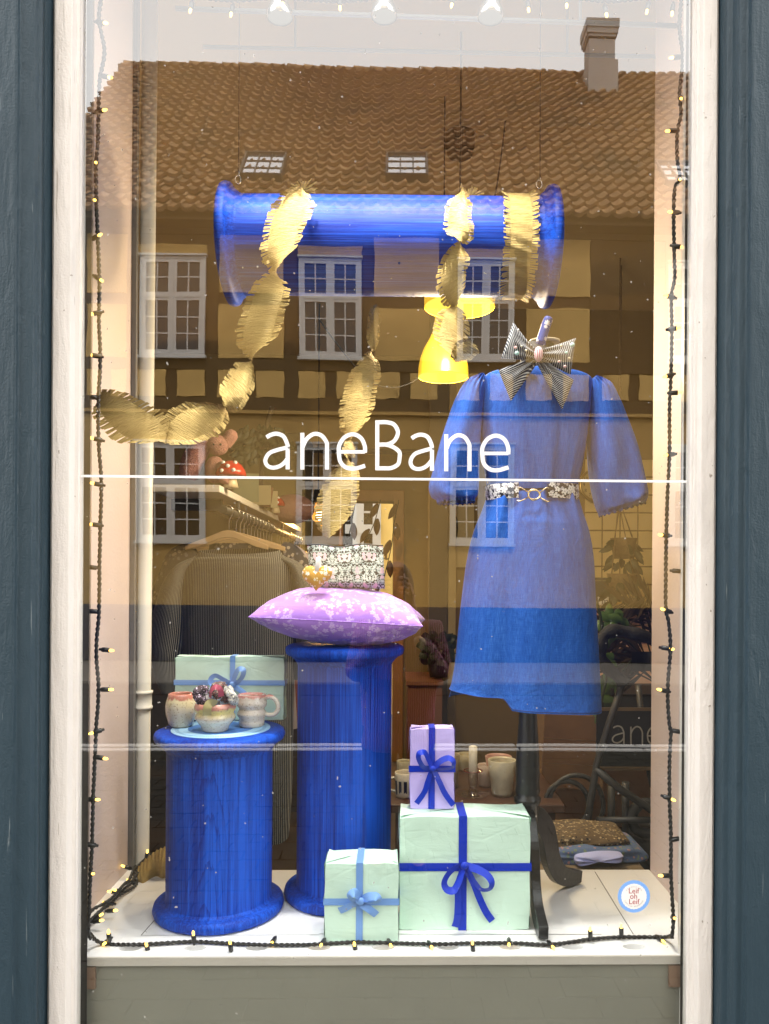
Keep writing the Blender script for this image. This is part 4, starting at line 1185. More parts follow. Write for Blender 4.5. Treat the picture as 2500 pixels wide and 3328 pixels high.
sleeve([(1278, 820), (1273, 845), (1271, 885), (1271, 930), (1273, 980), (1277, 1030), (1283, 1070), (1290, 1098), (1295, 1108), (1297, 1115)],
       [(1284, 818), (1316, 832), (1337, 868), (1354, 912), (1371, 960), (1385, 1012), (1394, 1050), (1397, 1068), (1394, 1080), (1393, 1087)], 1.3, True)
# neck binding
# belt
belt = thing('belt', 'black and white blossom belt with gold interlocking buckle round the dress waist', 'belt', (P(1150, 1066, YD).x, YD - .1, P(1150, 1066, YD).z))
b = B(); bl, br_ = P(1052, 1066, YD), P(1245, 1068, YD); bc = (bl + br_) / 2; bh = (br_ - bl).length / 2 + .004
hh = S(YD) * 16
def bfn(t0, t1):
    def fn(u, v):
        th = t0 + (t1 - t0) * u
        return bc + Vector((-bh * math.cos(th), -.099 * abs(math.sin(th)) ** .85 * (1 if math.sin(th) > 0 else -1), (0.5 - v) * 2 * hh - .001 * math.cos(th))) + Vector((0, -.003 * math.sin(v * PI), 0))
    return fn
tL, tR = math.acos((bc.x - P(1122, 1066, YD - .1).x) / bh), math.acos((bc.x - P(1183, 1066, YD - .1).x) / bh)
b.grid(bfn(-.4, tL), 40, 6, .17, .038); b.grid(bfn(tR, PI + .4), 40, 6, .17, .038, uvf=lambda u, v: (u * .17 + .5, v * .038)); b.grid(bfn(PI + .3, 2 * PI - .3), 30, 4, .3, .038)
b.ob('strap', MT['belt'], belt)
gb_ = B(); yb_ = YD - .108
def pb_(x, y, d=0): return P(x, y, yb_ - d)
gb_.tube([pb_(1119, 1056), pb_(1125, 1053), pb_(1143, 1064)], .0019, 8).tube([pb_(1117, 1081), pb_(1124, 1083), pb_(1143, 1074)], .0019, 8)
gb_.tube([pb_(1188, 1056), pb_(1182, 1053), pb_(1167, 1064)], .0019, 8).tube([pb_(1189, 1082), pb_(1183, 1084), pb_(1167, 1075)], .0019, 8)
for k, (rx, ry, of) in enumerate(((13.5, 11, 0), (11.5, 12, 2.5), (13, 9.5, 5))):
    gb_.tube([pb_(1154 + rx * math.cos(q), 1069 + ry * math.sin(q), .004 + .002 * math.sin(2 * q + of)) for q in [2 * PI * j / 28 for j in range(28)]], .0018, 8, closed=True)
gb_.ob('buckle', MT['gold'], belt)

# ---- the striped bow with pompoms
bowt = thing('fabric_bow', 'large black and white striped bow with pompoms at the dress neck', 'bow', P(1164, 765, 1.945))
YBW = 1.95
def lobe(nm, k0, k1, o1, o0, ang, bulge, wav=0):
    """k0,k1 knot side; o0 beside k0, o1 beside k1 at the outer end; stripes across ANG (degrees, in the picture plane)"""
    b = B(); dirv = Vector((math.cos(R(ang)), 0, math.sin(R(ang))))
    def mk(sg):
        def fn(u, v):
            p = P(k0[0], k0[1], YBW).lerp(P(k1[0], k1[1], YBW), v).lerp(P(o0[0], o0[1], YBW).lerp(P(o1[0], o1[1], YBW), v), u)
            thick = bulge * (math.sin(PI * v) ** .55) * (.35 + .65 * math.sin(PI * min(1, u * .62 + .05)))
            pleat = (1 - u) ** 1.5 * .006 * math.sin(v * PI * 5)
            edge = 1 - max(0, (u - .93)) / .07
            p.y += -sg * (thick * edge + .001) - pleat - .012 * math.sin(PI * u) * wav
            return p
        return fn
    f1 = mk(1)
    uvf = lambda u, v, f=f1: (f(u, v).dot(dirv) + .006 * math.sin(v * PI * 2.5) * (1 - u) ** 1.2 + .02 * (f(u, v).y - YBW), f(u, v).z)
    b.grid(mk(1), 24, 20, uvf=uvf); b.grid(mk(-1), 24, 20, uvf=uvf)
    b.ob(nm, MT['bow_stripe'], bowt)
lobe('tail', (1148, 774), (1162, 784), (1104, 867), (1077, 799), 118, .007)
lobe('tail', (1160, 786), (1174, 776), (1240, 821), (1215, 885), 118, .007)
lobe('loop', (1158, 757), (1156, 777), (1083, 774), (1109, 696), 15, .016, -.3)
lobe('loop', (1170, 755), (1172, 778), (1233, 809), (1245, 730), 8, .016, -.3)
B().ball(P(1164, 765, YBW - .018), .0135, 12, sx=.85, sz=1.45, sy=.8).ob('knot', MT['rope_stripe'], bowt)
poms = [((1120, 713), .003, 0), ((1114, 751), .004, 1), ((1127, 748), .0025, 2), ((1117, 763), .0055, 3), ((1137, 757), .003, 2), ((1213, 747), .003, 4), ((1237, 745), .0058, 3), ((1224, 762), .0035, 3), ((1230, 774), .0033, 4), ((1209, 781), .0035, 1), ((1221, 792), .004, 1)]
pcol = [plain('white_felt', (.8, .8, .76), .9, bump=0), plain('pink_felt', (.75, .45, .42), .9, bump=0), plain('cream_felt', (.75, .68, .5), .9, bump=0), plain('mint_felt', (.5, .75, .68), .9, bump=0), plain('sand_felt', (.72, .6, .42), .9, bump=0)]
for (x, y), r_, ci in poms:
    B().ball(P(x, y, YBW - .026), r_, 8).ob('pompom', pcol[ci], bowt)

# ---- gold fringed garlands
def garland(label, nodes, halfw, Y, seed=0, name='paper_garland'):
    """nodes: (x, y, depth, ratio) - pinched twist points joined by lens-shaped half turns"""
    rnd = random.Random(seed)
    b = B(); fb_ = B()
    for i in range(len(nodes) - 1):
        a, c_, opt = nodes[i], nodes[i + 1], nodes[i][3]
        A, C = P(a[0], a[1], a[2]), P(c_[0], c_[1], c_[2])
        bx_, by_ = opt.get('bend', (0, 0)); mid = (A + C) / 2 + Vector((bx_ * S(a[2]), 0, -by_ * S(a[2])))
        hw_ = halfw * opt.get('w', 1.0); tilt = opt.get('tilt', 0.0); sg = opt.get('sg', 1)
        path = curve([A, A.lerp(mid, .5) * 1, mid, mid.lerp(C, .5), C], 8); m = len(path)
        def frame(v):
            k = v * (m - 1); j = min(int(k), m - 2); p = path[j].lerp(path[j + 1], k - j)
            tg = (path[min(j + 1, m - 1)] - path[max(j - 1, 0)]).normalized()
            side = tg.cross(Vector((0, -1, 0))); side = side.normalized() if side.length > 1e-4 else Vector((1, 0, 0))
            s_ = 2 * v - 1; phi = sg * (math.copysign(abs(s_) ** 3.2, s_) * PI / 2 * .98) + tilt
            w_ = hw_ * (.20 + .80 * (1 - abs(s_) ** 3)) * (1 + .05 * math.sin(v * 9 + i))
            cross = (side + tg * .38 * sg) * math.cos(phi) + Vector((0, 1, 0)) * math.sin(phi)
            return p, tg, cross, w_
        inner = opt.get('inner', .66)
        def fn(u, v):
            p, tg, cr_, w_ = frame(v); q = (u - .5) * 2 * inner
            bulge = .010 * (1 - (q / inner) ** 2) * math.sin(PI * v)
            return p + cr_ * q * w_ + Vector((0, -bulge, 0)) + tg * (.0012 * math.sin(v * 60 + u * 3))
        L_ = (C - A).length
        b.grid(fn, 8, 40, halfw * 2, L_, uvf=lambda u, v, i=i, L_=L_: (u * halfw * 2, v * L_ + i))
        nf = max(10, int(L_ / .0075))
        for sd in (-1, 1):
            for k in range(nf):
                v0, v1 = k / nf, (k + .86) / nf
                p0, t0, c0_, w0 = frame(v0); p1, t1, c1_, w1 = frame(v1)
                ln = (1 - inner) * (.9 + .35 * rnd.random())
                lift = Vector((0, -1, 0)) * (rnd.random() - .45) * .012 + t0 * (rnd.random() - .35) * .006
                i0 = p0 + c0_ * sd * inner * .97 * w0; i1 = p1 + c1_ * sd * inner * .97 * w1
                e0 = i0 + c0_ * sd * ln * w0 + lift; e1 = i1 + c1_ * sd * ln * w1 + lift
                uv = [(0, v0 * L_), (0, v1 * L_), (.02, v1 * L_), (.02, v0 * L_)]
                fb_.quad([i0, i1, (i1 + e1) / 2 + lift * .2, (i0 + e0) / 2 + lift * .2], uv); fb_.quad([(i0 + e0) / 2 + lift * .2, (i1 + e1) / 2 + lift * .2, e1, e0], uv)
    t = thing(name, label, 'garland', P(nodes[0][0], nodes[0][1], nodes[0][2]), 'gold fringed paper garlands')
    b.ob('paper_strip', MT['crepe'], t); fb_.ob('fringe', MT['crepe'], t)
    return t
Yh = 2.19 - HR - .06
garland('twisted gold fringed garland swinging from the column left end down to the cable', [
    (652, 404, Yh + .02, {'bend': (-10, -4), 'w': 1.0, 'tilt': .15}), (597, 588, 1.985, {'bend': (-4, 0), 'w': 1.0}), (545, 775, 2.03, {'w': .82, 'bend': (2, 0), 'sg': -1, 'tilt': .3}),
    (488, 880, 2.0, {'bend': (-2, -6), 'w': .95, 'tilt': -.2}), (357, 958, 1.95, {'bend': (0, 6), 'w': 1.05, 'tilt': .2, 'sg': -1}), (212, 848, 1.83, {})], .056, 2.0, 1)
garland('gold fringed garland hanging from the middle of the column in front of the yellow lamps', [
    (998, 404, Yh + .02, {'w': .75, 'bend': (-8, 8), 'tilt': .45, 'sg': -1}), (996, 524, 1.985, {'w': .72, 'bend': (-16, 0)}), (985, 662, 2.03, {'w': .95, 'bend': (-8, 4), 'tilt': -.3, 'sg': -1}), (985, 782, 2.02, {'w': .6, 'bend': (6, -6), 'tilt': .5}), (1022, 735, 2.0, {})], .054, 2.0, 2)
garland('gold fringed garland dangling behind the tall column from the hanging column', [
    (812, 655, 2.27, {'w': .35, 'bend': (0, 0), 'sg': -1}), (803, 760, 2.24, {'w': .86, 'bend': (-4, 0)}), (758, 950, 2.20, {'w': .35, 'bend': (0, 0), 'sg': -1}), (752, 990, 2.18, {'w': .92, 'bend': (-2, 0)}), (710, 1165, 2.16, {})], .056, 2.3, 3)
# band wrapped round the right end
bd = thing('paper_band', 'gold fringed paper band wrapped round the right end of the blue column', 'garland', P(1120, 530, 2.19), 'gold fringed paper garlands')
b = B(); fb_ = B()
ax0, ax1 = P(1098, 530, 2.19 - HR), P(1144, 530, 2.19 - HR)
cen = h0.lerp(h1, (P(1120, 530, 2.19 - HR * .6).x - h0.x) / (h1.x - h0.x))
wb2 = (ax1 - ax0).length / 2
def bpt(q, s_, r_): return cen + dv * s_ + Vector((0, -math.cos(q) * r_, math.sin(q) * r_))
b.grid(lambda u, v: bpt(v * 2 * PI - PI, (u - .5) * 2 * wb2, HR + .006 + .0012 * math.sin(v * 160 + u * 4)), 8, 160, wb2 * 2, 2 * PI * HR)
rnd = random.Random(9)
for sd in (-1, 1):
    for k in range(150):
        q0, q1 = 2 * PI * k / 150 - PI, 2 * PI * (k + .85) / 150 - PI
        ln = .014 + .008 * rnd.random(); lf = .003 + .010 * rnd.random(); tw = (rnd.random() - .5) * .03
        fb_.quad([bpt(q0, sd * wb2 * .98, HR + .006), bpt(q1, sd * wb2 * .98, HR + .006), bpt(q1 + tw, sd * (wb2 + ln), HR + .006 + lf), bpt(q0 + tw, sd * (wb2 + ln), HR + .006 + lf)], [(0, q0 * .13), (0, q1 * .13), (.02, q1 * .13), (.02, q0 * .13)])
b.ob('paper_strip', MT['crepe'], bd); fb_.ob('fringe', MT['crepe'], bd)
# little tufts of garland where it is tied on top of the column
for (x, y, lab) in ((648, 410, 'left'), (1010, 425, 'middle')):
    b = B(); c = P(x + 6, y, 2.15); rnd = random.Random(x)
    for k in range(34):
        q = R(200 * (k / 33) - 15); l_ = .012 + .030 * rnd.random(); d = Vector((math.cos(q) * (1.0 if lab == 'middle' else 1.15), (rnd.random() - .5) * .8, math.sin(q) * .8))
        s_ = Vector((-d.z, 0, d.x)) * .0018
        b.quad([c - s_ * .6, c + s_ * .6, c + d * l_ + s_, c + d * l_ - s_])
    tag(b.ob('paper_tuft', MT['crepe']), 'tuft of gold paper fringe tied on top of the column, %s one' % lab, 'garland', 'gold fringed paper garlands')
# crumpled end lying on the platform, left rear
b = B(); rnd = random.Random(4)
pts_t = [P(x, y, 2.27) for x, y in ((290, 1895), (300, 1872), (318, 1853), (338, 1838), (358, 1830), (374, 1832))]
pts_b = [onp(x, y) for x, y in ((288, 1905), (306, 1908), (326, 1899), (345, 1894), (356, 1899), (378, 1897))]
b.grid(lambda u, v: polyline_at(curve(pts_t, 6), u).lerp(polyline_at(curve(pts_b, 6), u), v) + Vector((0, -.020 * math.sin(PI * v) - .008 * math.sin(u * 17 + v * 3) * v, .003 * math.sin(u * 75) * (1 - v))), 60, 14, .14, .1)
tag(b.ob('paper_end', MT['crepe']), 'crumpled end of gold paper lying behind the short column', 'garland', 'gold fringed paper garlands')

# ================================================================== ON THE PANE: lettering, line, sticker
def stroke(pts, wd, Y, th=.0008, n=10, sm=True):
    """letter stroke of constant width on the plane y = Y"""
    c = curve([Vector((x, y, 0)) for x, y in pts], n) if sm else [Vector((x, y, 0)) for x, y in pts]
    m = len(c); b = B(); Lp, Rp = [], []
    for i in range(m):
        t = c[min(i + 1, m - 1)] - c[max(i - 1, 0)]; t.normalize(); nn = Vector((-t.y, t.x, 0)) * wd / 2
        Lp.append(c[i] + nn); Rp.append(c[i] - nn)
    for i in range(m - 1):
        q = [P(p.x, p.y, Y) for p in (Lp[i], Lp[i + 1], Rp[i + 1], Rp[i])]
        b.quad(q)
        e = [p + Vector((0, th, 0)) for p in q]
        b.quad([q[0], q[1], e[1], e[0]]); b.quad([q[3], q[2], e[2], e[3]])
    return b
def merge(*bs):
    o = B()
    for b in bs:
        i = len(o.v); o.v += b.v; o.f += [tuple(k + i for k in f) for f in b.f]; o.uv += b.uv; o.mi += b.mi; o.sm += b.sm
    return o
YL = G - .0016
W = 8.7
def l_a(x0, x1, yt, yb):
    w_, h_ = x1 - x0, yb - yt; xs = x1 - W / 2
    s1 = stroke([(x0 + w_ * .12, yt + h_ * .145), (x0 + w_ * .30, yt + h_ * .075), (x0 + w_ * .52, yt + .05 * h_), (x0 + w_ * .76, yt + h_ * .12), (xs - 1, yt + h_ * .32), (xs, yt + h_ * .45)], W, YL)
    s2 = stroke([(xs, yt + h_ * .40), (xs, yb)], W, YL, sm=False)
    s3 = stroke([(xs, yt + h_ * .415), (x0 + w_ * .52, yt + h_ * .485), (x0 + w_ * .22, yt + h_ * .575), (x0 + W / 2, yt + h_ * .76), (x0 + w_ * .17, yb - h_ * .09), (x0 + w_ * .42, yb - h_ * .045), (x0 + w_ * .70, yb - h_ * .12), (xs - 1, yb - h_ * .28), (xs, yb - h_ * .42)], W * .97, YL - .00005)
    return merge(s1, s2, s3)
def l_n(x0, x1, yt, yb):
    w_, h_ = x1 - x0, yb - yt; xs = x1 - W / 2
    return merge(stroke([(x0 + W / 2, yt + 2), (x0 + W / 2, yb)], W, YL, sm=False),
                 stroke([(x0 + W * .6, yt + h_ * .40), (x0 + w_ * .22, yt + h_ * .19), (x0 + w_ * .48, yt + h_ * .055), (x0 + w_ * .74, yt + h_ * .10), (xs - 1, yt + h_ * .28), (xs, yt + h_ * .42), (xs, yt + h_ * .7), (xs, yb)], W, YL - .00005))
def l_e(x0, x1, yt, yb):
    w_, h_ = x1 - x0, yb - yt; k = W / 2
    return merge(stroke([(x0 + k, yt + h_ * .515), (x1 - k, yt + h_ * .515)], W * .86, YL, sm=False),
                 stroke([(x1 - k, yt + h_ * .54), (x1 - k - .5, yt + h_ * .36), (x1 - w_ * .20, yt + h_ * .15), (x0 + w_ * .54, yt + h_ * .05), (x0 + w_ * .26, yt + h_ * .13), (x0 + k + 1, yt + h_ * .34), (x0 + k, yt + h_ * .54), (x0 + w_ * .12, yb - h_ * .22), (x0 + w_ * .32, yb - h_ * .07), (x0 + w_ * .60, yb - h_ * .045), (x1 - w_ * .06, yb - h_ * .12)], W, YL - .00005))
def l_B(x0, x1, yt, yb):
    w_, h_ = x1 - x0, yb - yt; k = W / 2; ym = yt + h_ * .485
    return merge(stroke([(x0 + k, yt), (x0 + k, yb)], W, YL, sm=False),
                 stroke([(x0 + k, yt + k), (x0 + w_ * .45, yt + k), (x0 + w_ * .72, yt + h_ * .09), (x0 + w_ * .86, yt + h_ * .24), (x0 + w_ * .74, yt + h_ * .40), (x0 + w_ * .5, ym - 1), (x0 + w_ * .3, ym), (x0 + k, ym)], W, YL - .00005),
                 stroke([(x0 + k, ym + .3), (x0 + w_ * .4, ym + .3), (x0 + w_ * .68, ym + h_ * .05), (x1 - k - 1, yt + h_ * .63), (x1 - k, yt + h_ * .74), (x1 - w_ * .14, yb - h_ * .12), (x0 + w_ * .6, yb - k - .6), (x0 + w_ * .3, yb - k), (x0 + k, yb - k)], W, YL - .0001))
let = thing('shop_name', 'large thin white letters aneBane across the middle of the pane', 'lettering', P(835, 965, YL))
for fn, a in ((l_a, (569, 626, 933, 1014)), (l_n, (649, 711, 933, 1014.5)), (l_e, (728, 793, 934, 1016)), (l_B, (811, 868, 908, 1016)), (l_a, (883, 938, 935, 1017)), (l_n, (960, 1019, 936, 1018)), (l_e, (1038, 1103, 937, 1019.5))):
    fn(*a).ob('letter', MT['white_vinyl'], let)
ln_ = stroke([(174, 1028.3), (830, 1034.5), (1485, 1040.5)], 5.2, YL)
tag(ln_.ob('vinyl_line', MT['white_vinyl']), 'thin white vinyl line running across the whole pane under the letters', 'line')
# round sticker: blue disc, scalloped white disc, printed words
sc_ = P(1370, 1937, YL); sr = S(G) * 35.2
stk = thing('sticker', 'round blue and white sticker with small red words low on the pane', 'sticker', sc_)
def disc(r, y, n=64, sca=0, k=24):
    b = B()
    pts = [(sc_.x + (r + sca * abs(math.sin(k * a / 2))) * math.cos(a), y, sc_.z + (r + sca * abs(math.sin(k * a / 2))) * math.sin(a)) for a in [2 * PI * j / n for j in range(n)]]
    return b.quad(pts)
disc(sr, YL).ob('blue_disc', plain('sticker_blue', (.20, .40, .82), .4, var=.02, bump=0), stk)
disc(sr * .765, YL - .0003, 192, sr * .035, 26).ob('scalloped_disc', plain('sticker_white', (.82, .80, .77), .5, var=.02, bump=0), stk)
redm = plain('sticker_red_ink', (.36, .02, .025), .6, bump=0); greym = plain('sticker_grey_ink', (.34, .33, .33), .6, bump=0)
def text(body, size, loc, mat, parent, rot=0, nm='word'):
    cu = bpy.data.curves.new(nm, 'FONT'); cu.body = body; cu.size = size; cu.align_x = 'CENTER'; cu.align_y = 'CENTER'; cu.extrude = .00005
    tmp = bpy.data.objects.new('tmp', cu); COL.objects.link(tmp)
    dg = bpy.context.evaluated_depsgraph_get(); me = bpy.data.meshes.new_from_object(tmp.evaluated_get(dg))
    bpy.data.objects.remove(tmp); me.materials.clear(); me.materials.append(mat)
    me.transform(Matrix.Translation(loc) @ Matrix.Rotation(rot, 4, 'Y') @ Matrix.Rotation(R(90), 4, 'X'))
    return link(nm, me, parent)
for wd_, dz in (('Leif', .33), ('oh', .0), ('Leif', -.33)):
    text(wd_, sr * .46, sc_ + Vector((-sr * .02 + (.02 * sr if dz < 0 else 0), -.0006, dz * sr)), redm, stk)
def arc_text(s_, r, a_mid, span, up):
    for i, chh in enumerate(s_):
        if chh == ' ': continue
        a = a_mid + (span / 2 - span * i / (len(s_) - 1)) * (1 if up else -1)
        p = sc_ + Vector((r * math.cos(a), -.0006, r * math.sin(a)))
        text(chh, sr * .125, p, greym, stk, (PI / 2 - a) if up else (-PI / 2 - a))
arc_text('DEKORATØR', sr * .60, PI / 2, 1.75, True)
arc_text('CAMILLA BREDMAND', sr * .62, -PI / 2, 2.2, False)

# ================================================================== LIGHT CHAIN round the inside of the pane
chain = thing('light_chain', 'black cable light chain with warm white bulbs framing the inside of the window', 'fairy lights', P(210, 1250, 1.80))
def twisted(b, pts, r=.0029, pitch=.026):
    c = curve(pts, 6); out = [c[0]]
    for a, b_ in zip(c, c[1:]):
        L_ = (b_ - a).length; n_ = max(1, int(L_ / .0045))
        out += [a.lerp(b_, k / n_) for k in range(1, n_ + 1)]
    for ph in (0, PI):
        q = []; s_ = 0
        for i, p in enumerate(out):
            t = (out[min(i + 1, len(out) - 1)] - out[max(i - 1, 0)]); t = t.normalized() if t.length > 1e-9 else Vector((0, 0, 1))
            u_ = t.cross(Vector((0, 1, .3))).normalized(); w_ = t.cross(u_)
            if i: s_ += (p - out[i - 1]).length
            a = 2 * PI * s_ / pitch + ph
            q.append(p + (u_ * math.cos(a) + w_ * math.sin(a)) * r * .85)
        b.tube(q, r, 5)
YC = 1.80
cb = B()
lw = [(222, -15), (214, 40), (226, 110), (216, 170), (213, 240), (212, 300), (208, 350), (208, 430), (211, 505), (215, 608), (214, 690), (217, 775), (213, 862), (213, 950), (219, 1040), (217, 1132), (215, 1224), (214, 1320), (208, 1405), (213, 1490), (208, 1570), (205, 1640), (201, 1728), (199, 1820), (195, 1900), (192, 1980), (191, 2012), (196, 2030)]
rw = [(1474, -15), (1469, 60), (1476, 125), (1469, 200), (1472, 245), (1464, 285), (1464, 345), (1470, 386), (1459, 405), (1456, 457), (1457, 538), (1458, 600), (1451, 640), (1452, 712), (1450, 815), (1447, 880), (1447, 984), (1443, 1060), (1440, 1155), (1439, 1236), (1439, 1315), (1445, 1345), (1449, 1400), (1443, 1490), (1446, 1560), (1450, 1585), (1447, 1640), (1447, 1730), (1450, 1810), (1450, 1892), (1455, 1985), (1452, 2028)]
tw_ = [(222, -12), (410, -8), (500, 0), (610, -6), (735, 2), (850, -8), (975, -4), (1060, -10), (1143, -6), (1225, -8), (1312, 2), (1400, -6), (1474, -12)]
bw = [(196, 2030), (220, 2038), (300, 2041), (415, 2035), (500, 2039), (585, 2042), (675, 2041), (765, 2036), (861, 2038), (951, 2040), (1021, 2038), (1111, 2038), (1191, 2041), (1273, 2030), (1341, 2025), (1431, 2025), (1452, 2028)]
def w3(l): return [P(x, y, YC) for x, y in l]
twisted(cb, w3(lw)); twisted(cb, w3(rw)); twisted(cb, w3(tw_))
def floor_pt(x, y):
    p = onp(x, y); p.z = PZ + .006
    d = ray(x * K, y * K); t = (p.z - CAMZ) / d.z
    return Vector((d.x * t, d.y * t, p.z))
twisted(cb, [P(192, 2015, YC)] + [floor_pt(x, y) for x, y in bw[1:-1]] + [P(1452, 2022, YC)])
# slack bundle in the lower left corner
bun = [(192, 1992), (215, 1968), (240, 1950), (262, 1925), (285, 1903), (300, 1880), (315, 1858)]
bp = [floor_pt(x, y + 12) + Vector((0, 0, .012)) for x, y in bun]
twisted(cb, bp); twisted(cb, [p + Vector((.012 * math.sin(i * 2.1), .01 * math.cos(i * 1.7), .010 * math.sin(i * 1.3))) for i, p in enumerate(bp)])
twisted(cb, [p + Vector((-.010 * math.sin(i * 1.7), -.008, .016 + .008 * math.cos(i * 2.3))) for i, p in enumerate(bp[:-1])])
cb.ob('cable', MT['wire'], chain)
sock = B().lathe([(.001, -.004), (.0030, -.004), (.0036, .002), (.0056, .003), (.0056, .0195), (.0048, .0205), (.001, .0205)], (0, 0, 0), 10).mesh('socket', MT['socket'])
ledm = B().lathe([(.001, .0200), (.0030, .0205), (.0032, .026), (.0026, .0295), (.0012, .0315), (.0003, .032)], (0, 0, 0), 10).mesh('bulb', MT['led'])
def bulb(at, tip):
    d = (tip - at).normalized()
    at = tip - d * .031
    o = bpy.data.objects.new('socket', sock); COL.objects.link(o); o.parent = chain; o.matrix_parent_inverse = Matrix.Translation(-chain.location)
    o.location = at; o.rotation_mode = 'QUATERNION'; o.rotation_quaternion = d.to_track_quat('Z', 'Y')
    e = bpy.data.objects.new('bulb', ledm); COL.objects.link(e); e.parent = o
def wire_x(l, y):
    for (xa, ya), (xb, yb) in zip(l, l[1:]):
        if ya <= y <= yb: return xa + (xb - xa) * (y - ya) / (yb - ya)
    return l[-1][0]
for x, y in ((233, 50), (243, 168), (231, 236), (207, 351), (203, 432), (220, 505), (223, 608), (192, 680), (190, 766), (182, 856), (193, 945), (194, 1043), (190, 1132), (181, 1224), (183, 1320), (246, 1406), (245, 1490), (192, 1586), (233, 1640), (216, 1728), (179, 1823), (203, 1888)):
    xw = wire_x(lw, y); off = 5 * math.sin(y * .7)
    if abs(x - xw) < 8: bulb(P(xw, y, YC), P(x, y, YC - .02))
    else: bulb(P(xw, y + off, YC), P(x, y, YC - .004))
for x, y in ((1446, 125), (1473, 213), (1438, 283), (1470, 388), (1444, 457), (1480, 535), (1434, 637), (1472, 708), (1432, 815), (1475, 848), (1434, 984), (1423, 1155), (1480, 1235), (1428, 1315), (1457, 1403), (1420, 1489), (1480, 1583), (1460, 1730), (1478, 1810), (1423, 1892), (1460, 1985)):
    xw = wire_x(rw, y); off = 5 * math.sin(y * .9)
    if abs(x - xw) < 8: bulb(P(xw, y - 2, YC), P(x, y, YC - .02))
    else: bulb(P(xw, y + off, YC), P(x, y, YC - .004))
for x, y in ((410, 28), (498, 36), (610, 14), (735, 22), (975, 16), (1143, 26), (1225, 17), (1312, 37), (1397, 30), (1452, 34)):
    bulb(P(x + 5 * math.sin(x), y - 22, YC), P(x, y, YC - .003))
for x, y, up in ((222, 2042, 0), (235, 2005, 1), (316, 2034, .4), (418, 2008, 1), (497, 2028, .7), (585, 2041, 0), (692, 2045, 0), (765, 2033, .4), (846, 2046, 0), (935, 2050, 0), (1020, 2029, .6), (1100, 2044, 0), (1198, 2050, 0), (1274, 1998, 1), (1341, 1992, 1), (1437, 2037, 0)):
    if up >= .4:
        a = floor_pt(x + 2, y + 34 * up); bulb(a, a + Vector((-.002, -.004, .035 * up)))
    else:
        t_ = floor_pt(x, y); bulb(t_ + Vector((.01 * math.sin(x), .03, .002)), t_)
for i, (x, y) in enumerate(((319, 1836), (262, 1870), (274, 1900), (232, 1926), (243, 1922), (222, 1949), (254, 1967), (223, 1974), (224, 1988))):
    j = min(range(len(bun)), key=lambda k: abs(bun[k][1] - y - 8)); q = bp[j]
    bulb(q, P(x, y, q.y - .01))

# ================================================================== LAMPS
def lamp_pt(name, loc, e, col, r=.04):
    l = bpy.data.lights.new(name, 'POINT'); l.energy = e; l.color = col; l.shadow_soft_size = r
    o = bpy.data.objects.new(name, l); COL.objects.link(o); o.location = loc; return o
# three spotlights over the window
for i, (x, y, nm) in enumerate(((605, 36, 'leftmost'), (830, 34, 'middle'), (1060, 36, 'rightmost'))):
    c = P(x, y, 1.87)
    t = thing('spotlight', '%s of three chrome spotlights above the display under the ceiling' % nm, 'spotlight', c, 'ceiling spotlights')
    dirn = (Vector((c.x * .7, 2.03, .9)) - c).normalized()
    q = dirn.to_track_quat('-Z', 'Y').to_matrix()
    def tr_(b):
        b.v = [tuple(c + q @ Vector(v)) for v in b.v]; return b
    tr_(B().lathe([(.030, -.004), (.032, 0), (.031, .012), (.022, .030), (.0205, .085), (.014, .092), (.001, .093)], (0, 0, 0), 24)).ob('housing', MT['chrome'], t)
    tr_(B().lathe([(.001, .004), (.027, .004), (.029, .001), (.029, -.001)], (0, 0, 0), 24)).ob('lens', emitter('spot_lens', (1, .93, .82), .1), t)
    B().tube([c + Vector((0, 0, .09)), Vector((c.x, c.y, RZ))], .006, 8).ob('stem', MT['chrome'], t)
    l = bpy.data.lights.new('spot', 'SPOT'); l.energy = 36; l.color = (1, .95, .88); l.spot_size = R(88); l.spot_blend = .9; l.shadow_soft_size = .03
    o = bpy.data.objects.new('spot', l); COL.objects.link(o); o.location = c + dirn * .012; o.rotation_euler = dirn.to_track_quat('-Z', 'Y').to_euler()
# pale track rails under the ceiling
railm = plain('grey_ceiling_rail', (.30, .31, .32), .5, var=.05, bump=0)
for (xa, ya, xb, yb, Y) in ((380, 18, 1470, 56, 2.0), (440, 101, 1420, 122, 2.45)):
    a, b_ = P(xa, ya, Y), P(xb, yb, Y); b = B()
    b.tube([a, b_], .006, 8); b.tube([a.lerp(b_, .2), Vector((a.lerp(b_, .2).x, Y, RZ))], .004, 6); b.tube([a.lerp(b_, .8), Vector((a.lerp(b_, .8).x, Y, RZ))], .004, 6)
    tag(b.ob('ceiling_rail', railm), 'thin grey %s rail under the shop ceiling' % ('front' if Y < 2.2 else 'rear'), 'rail', 'ceiling rails')
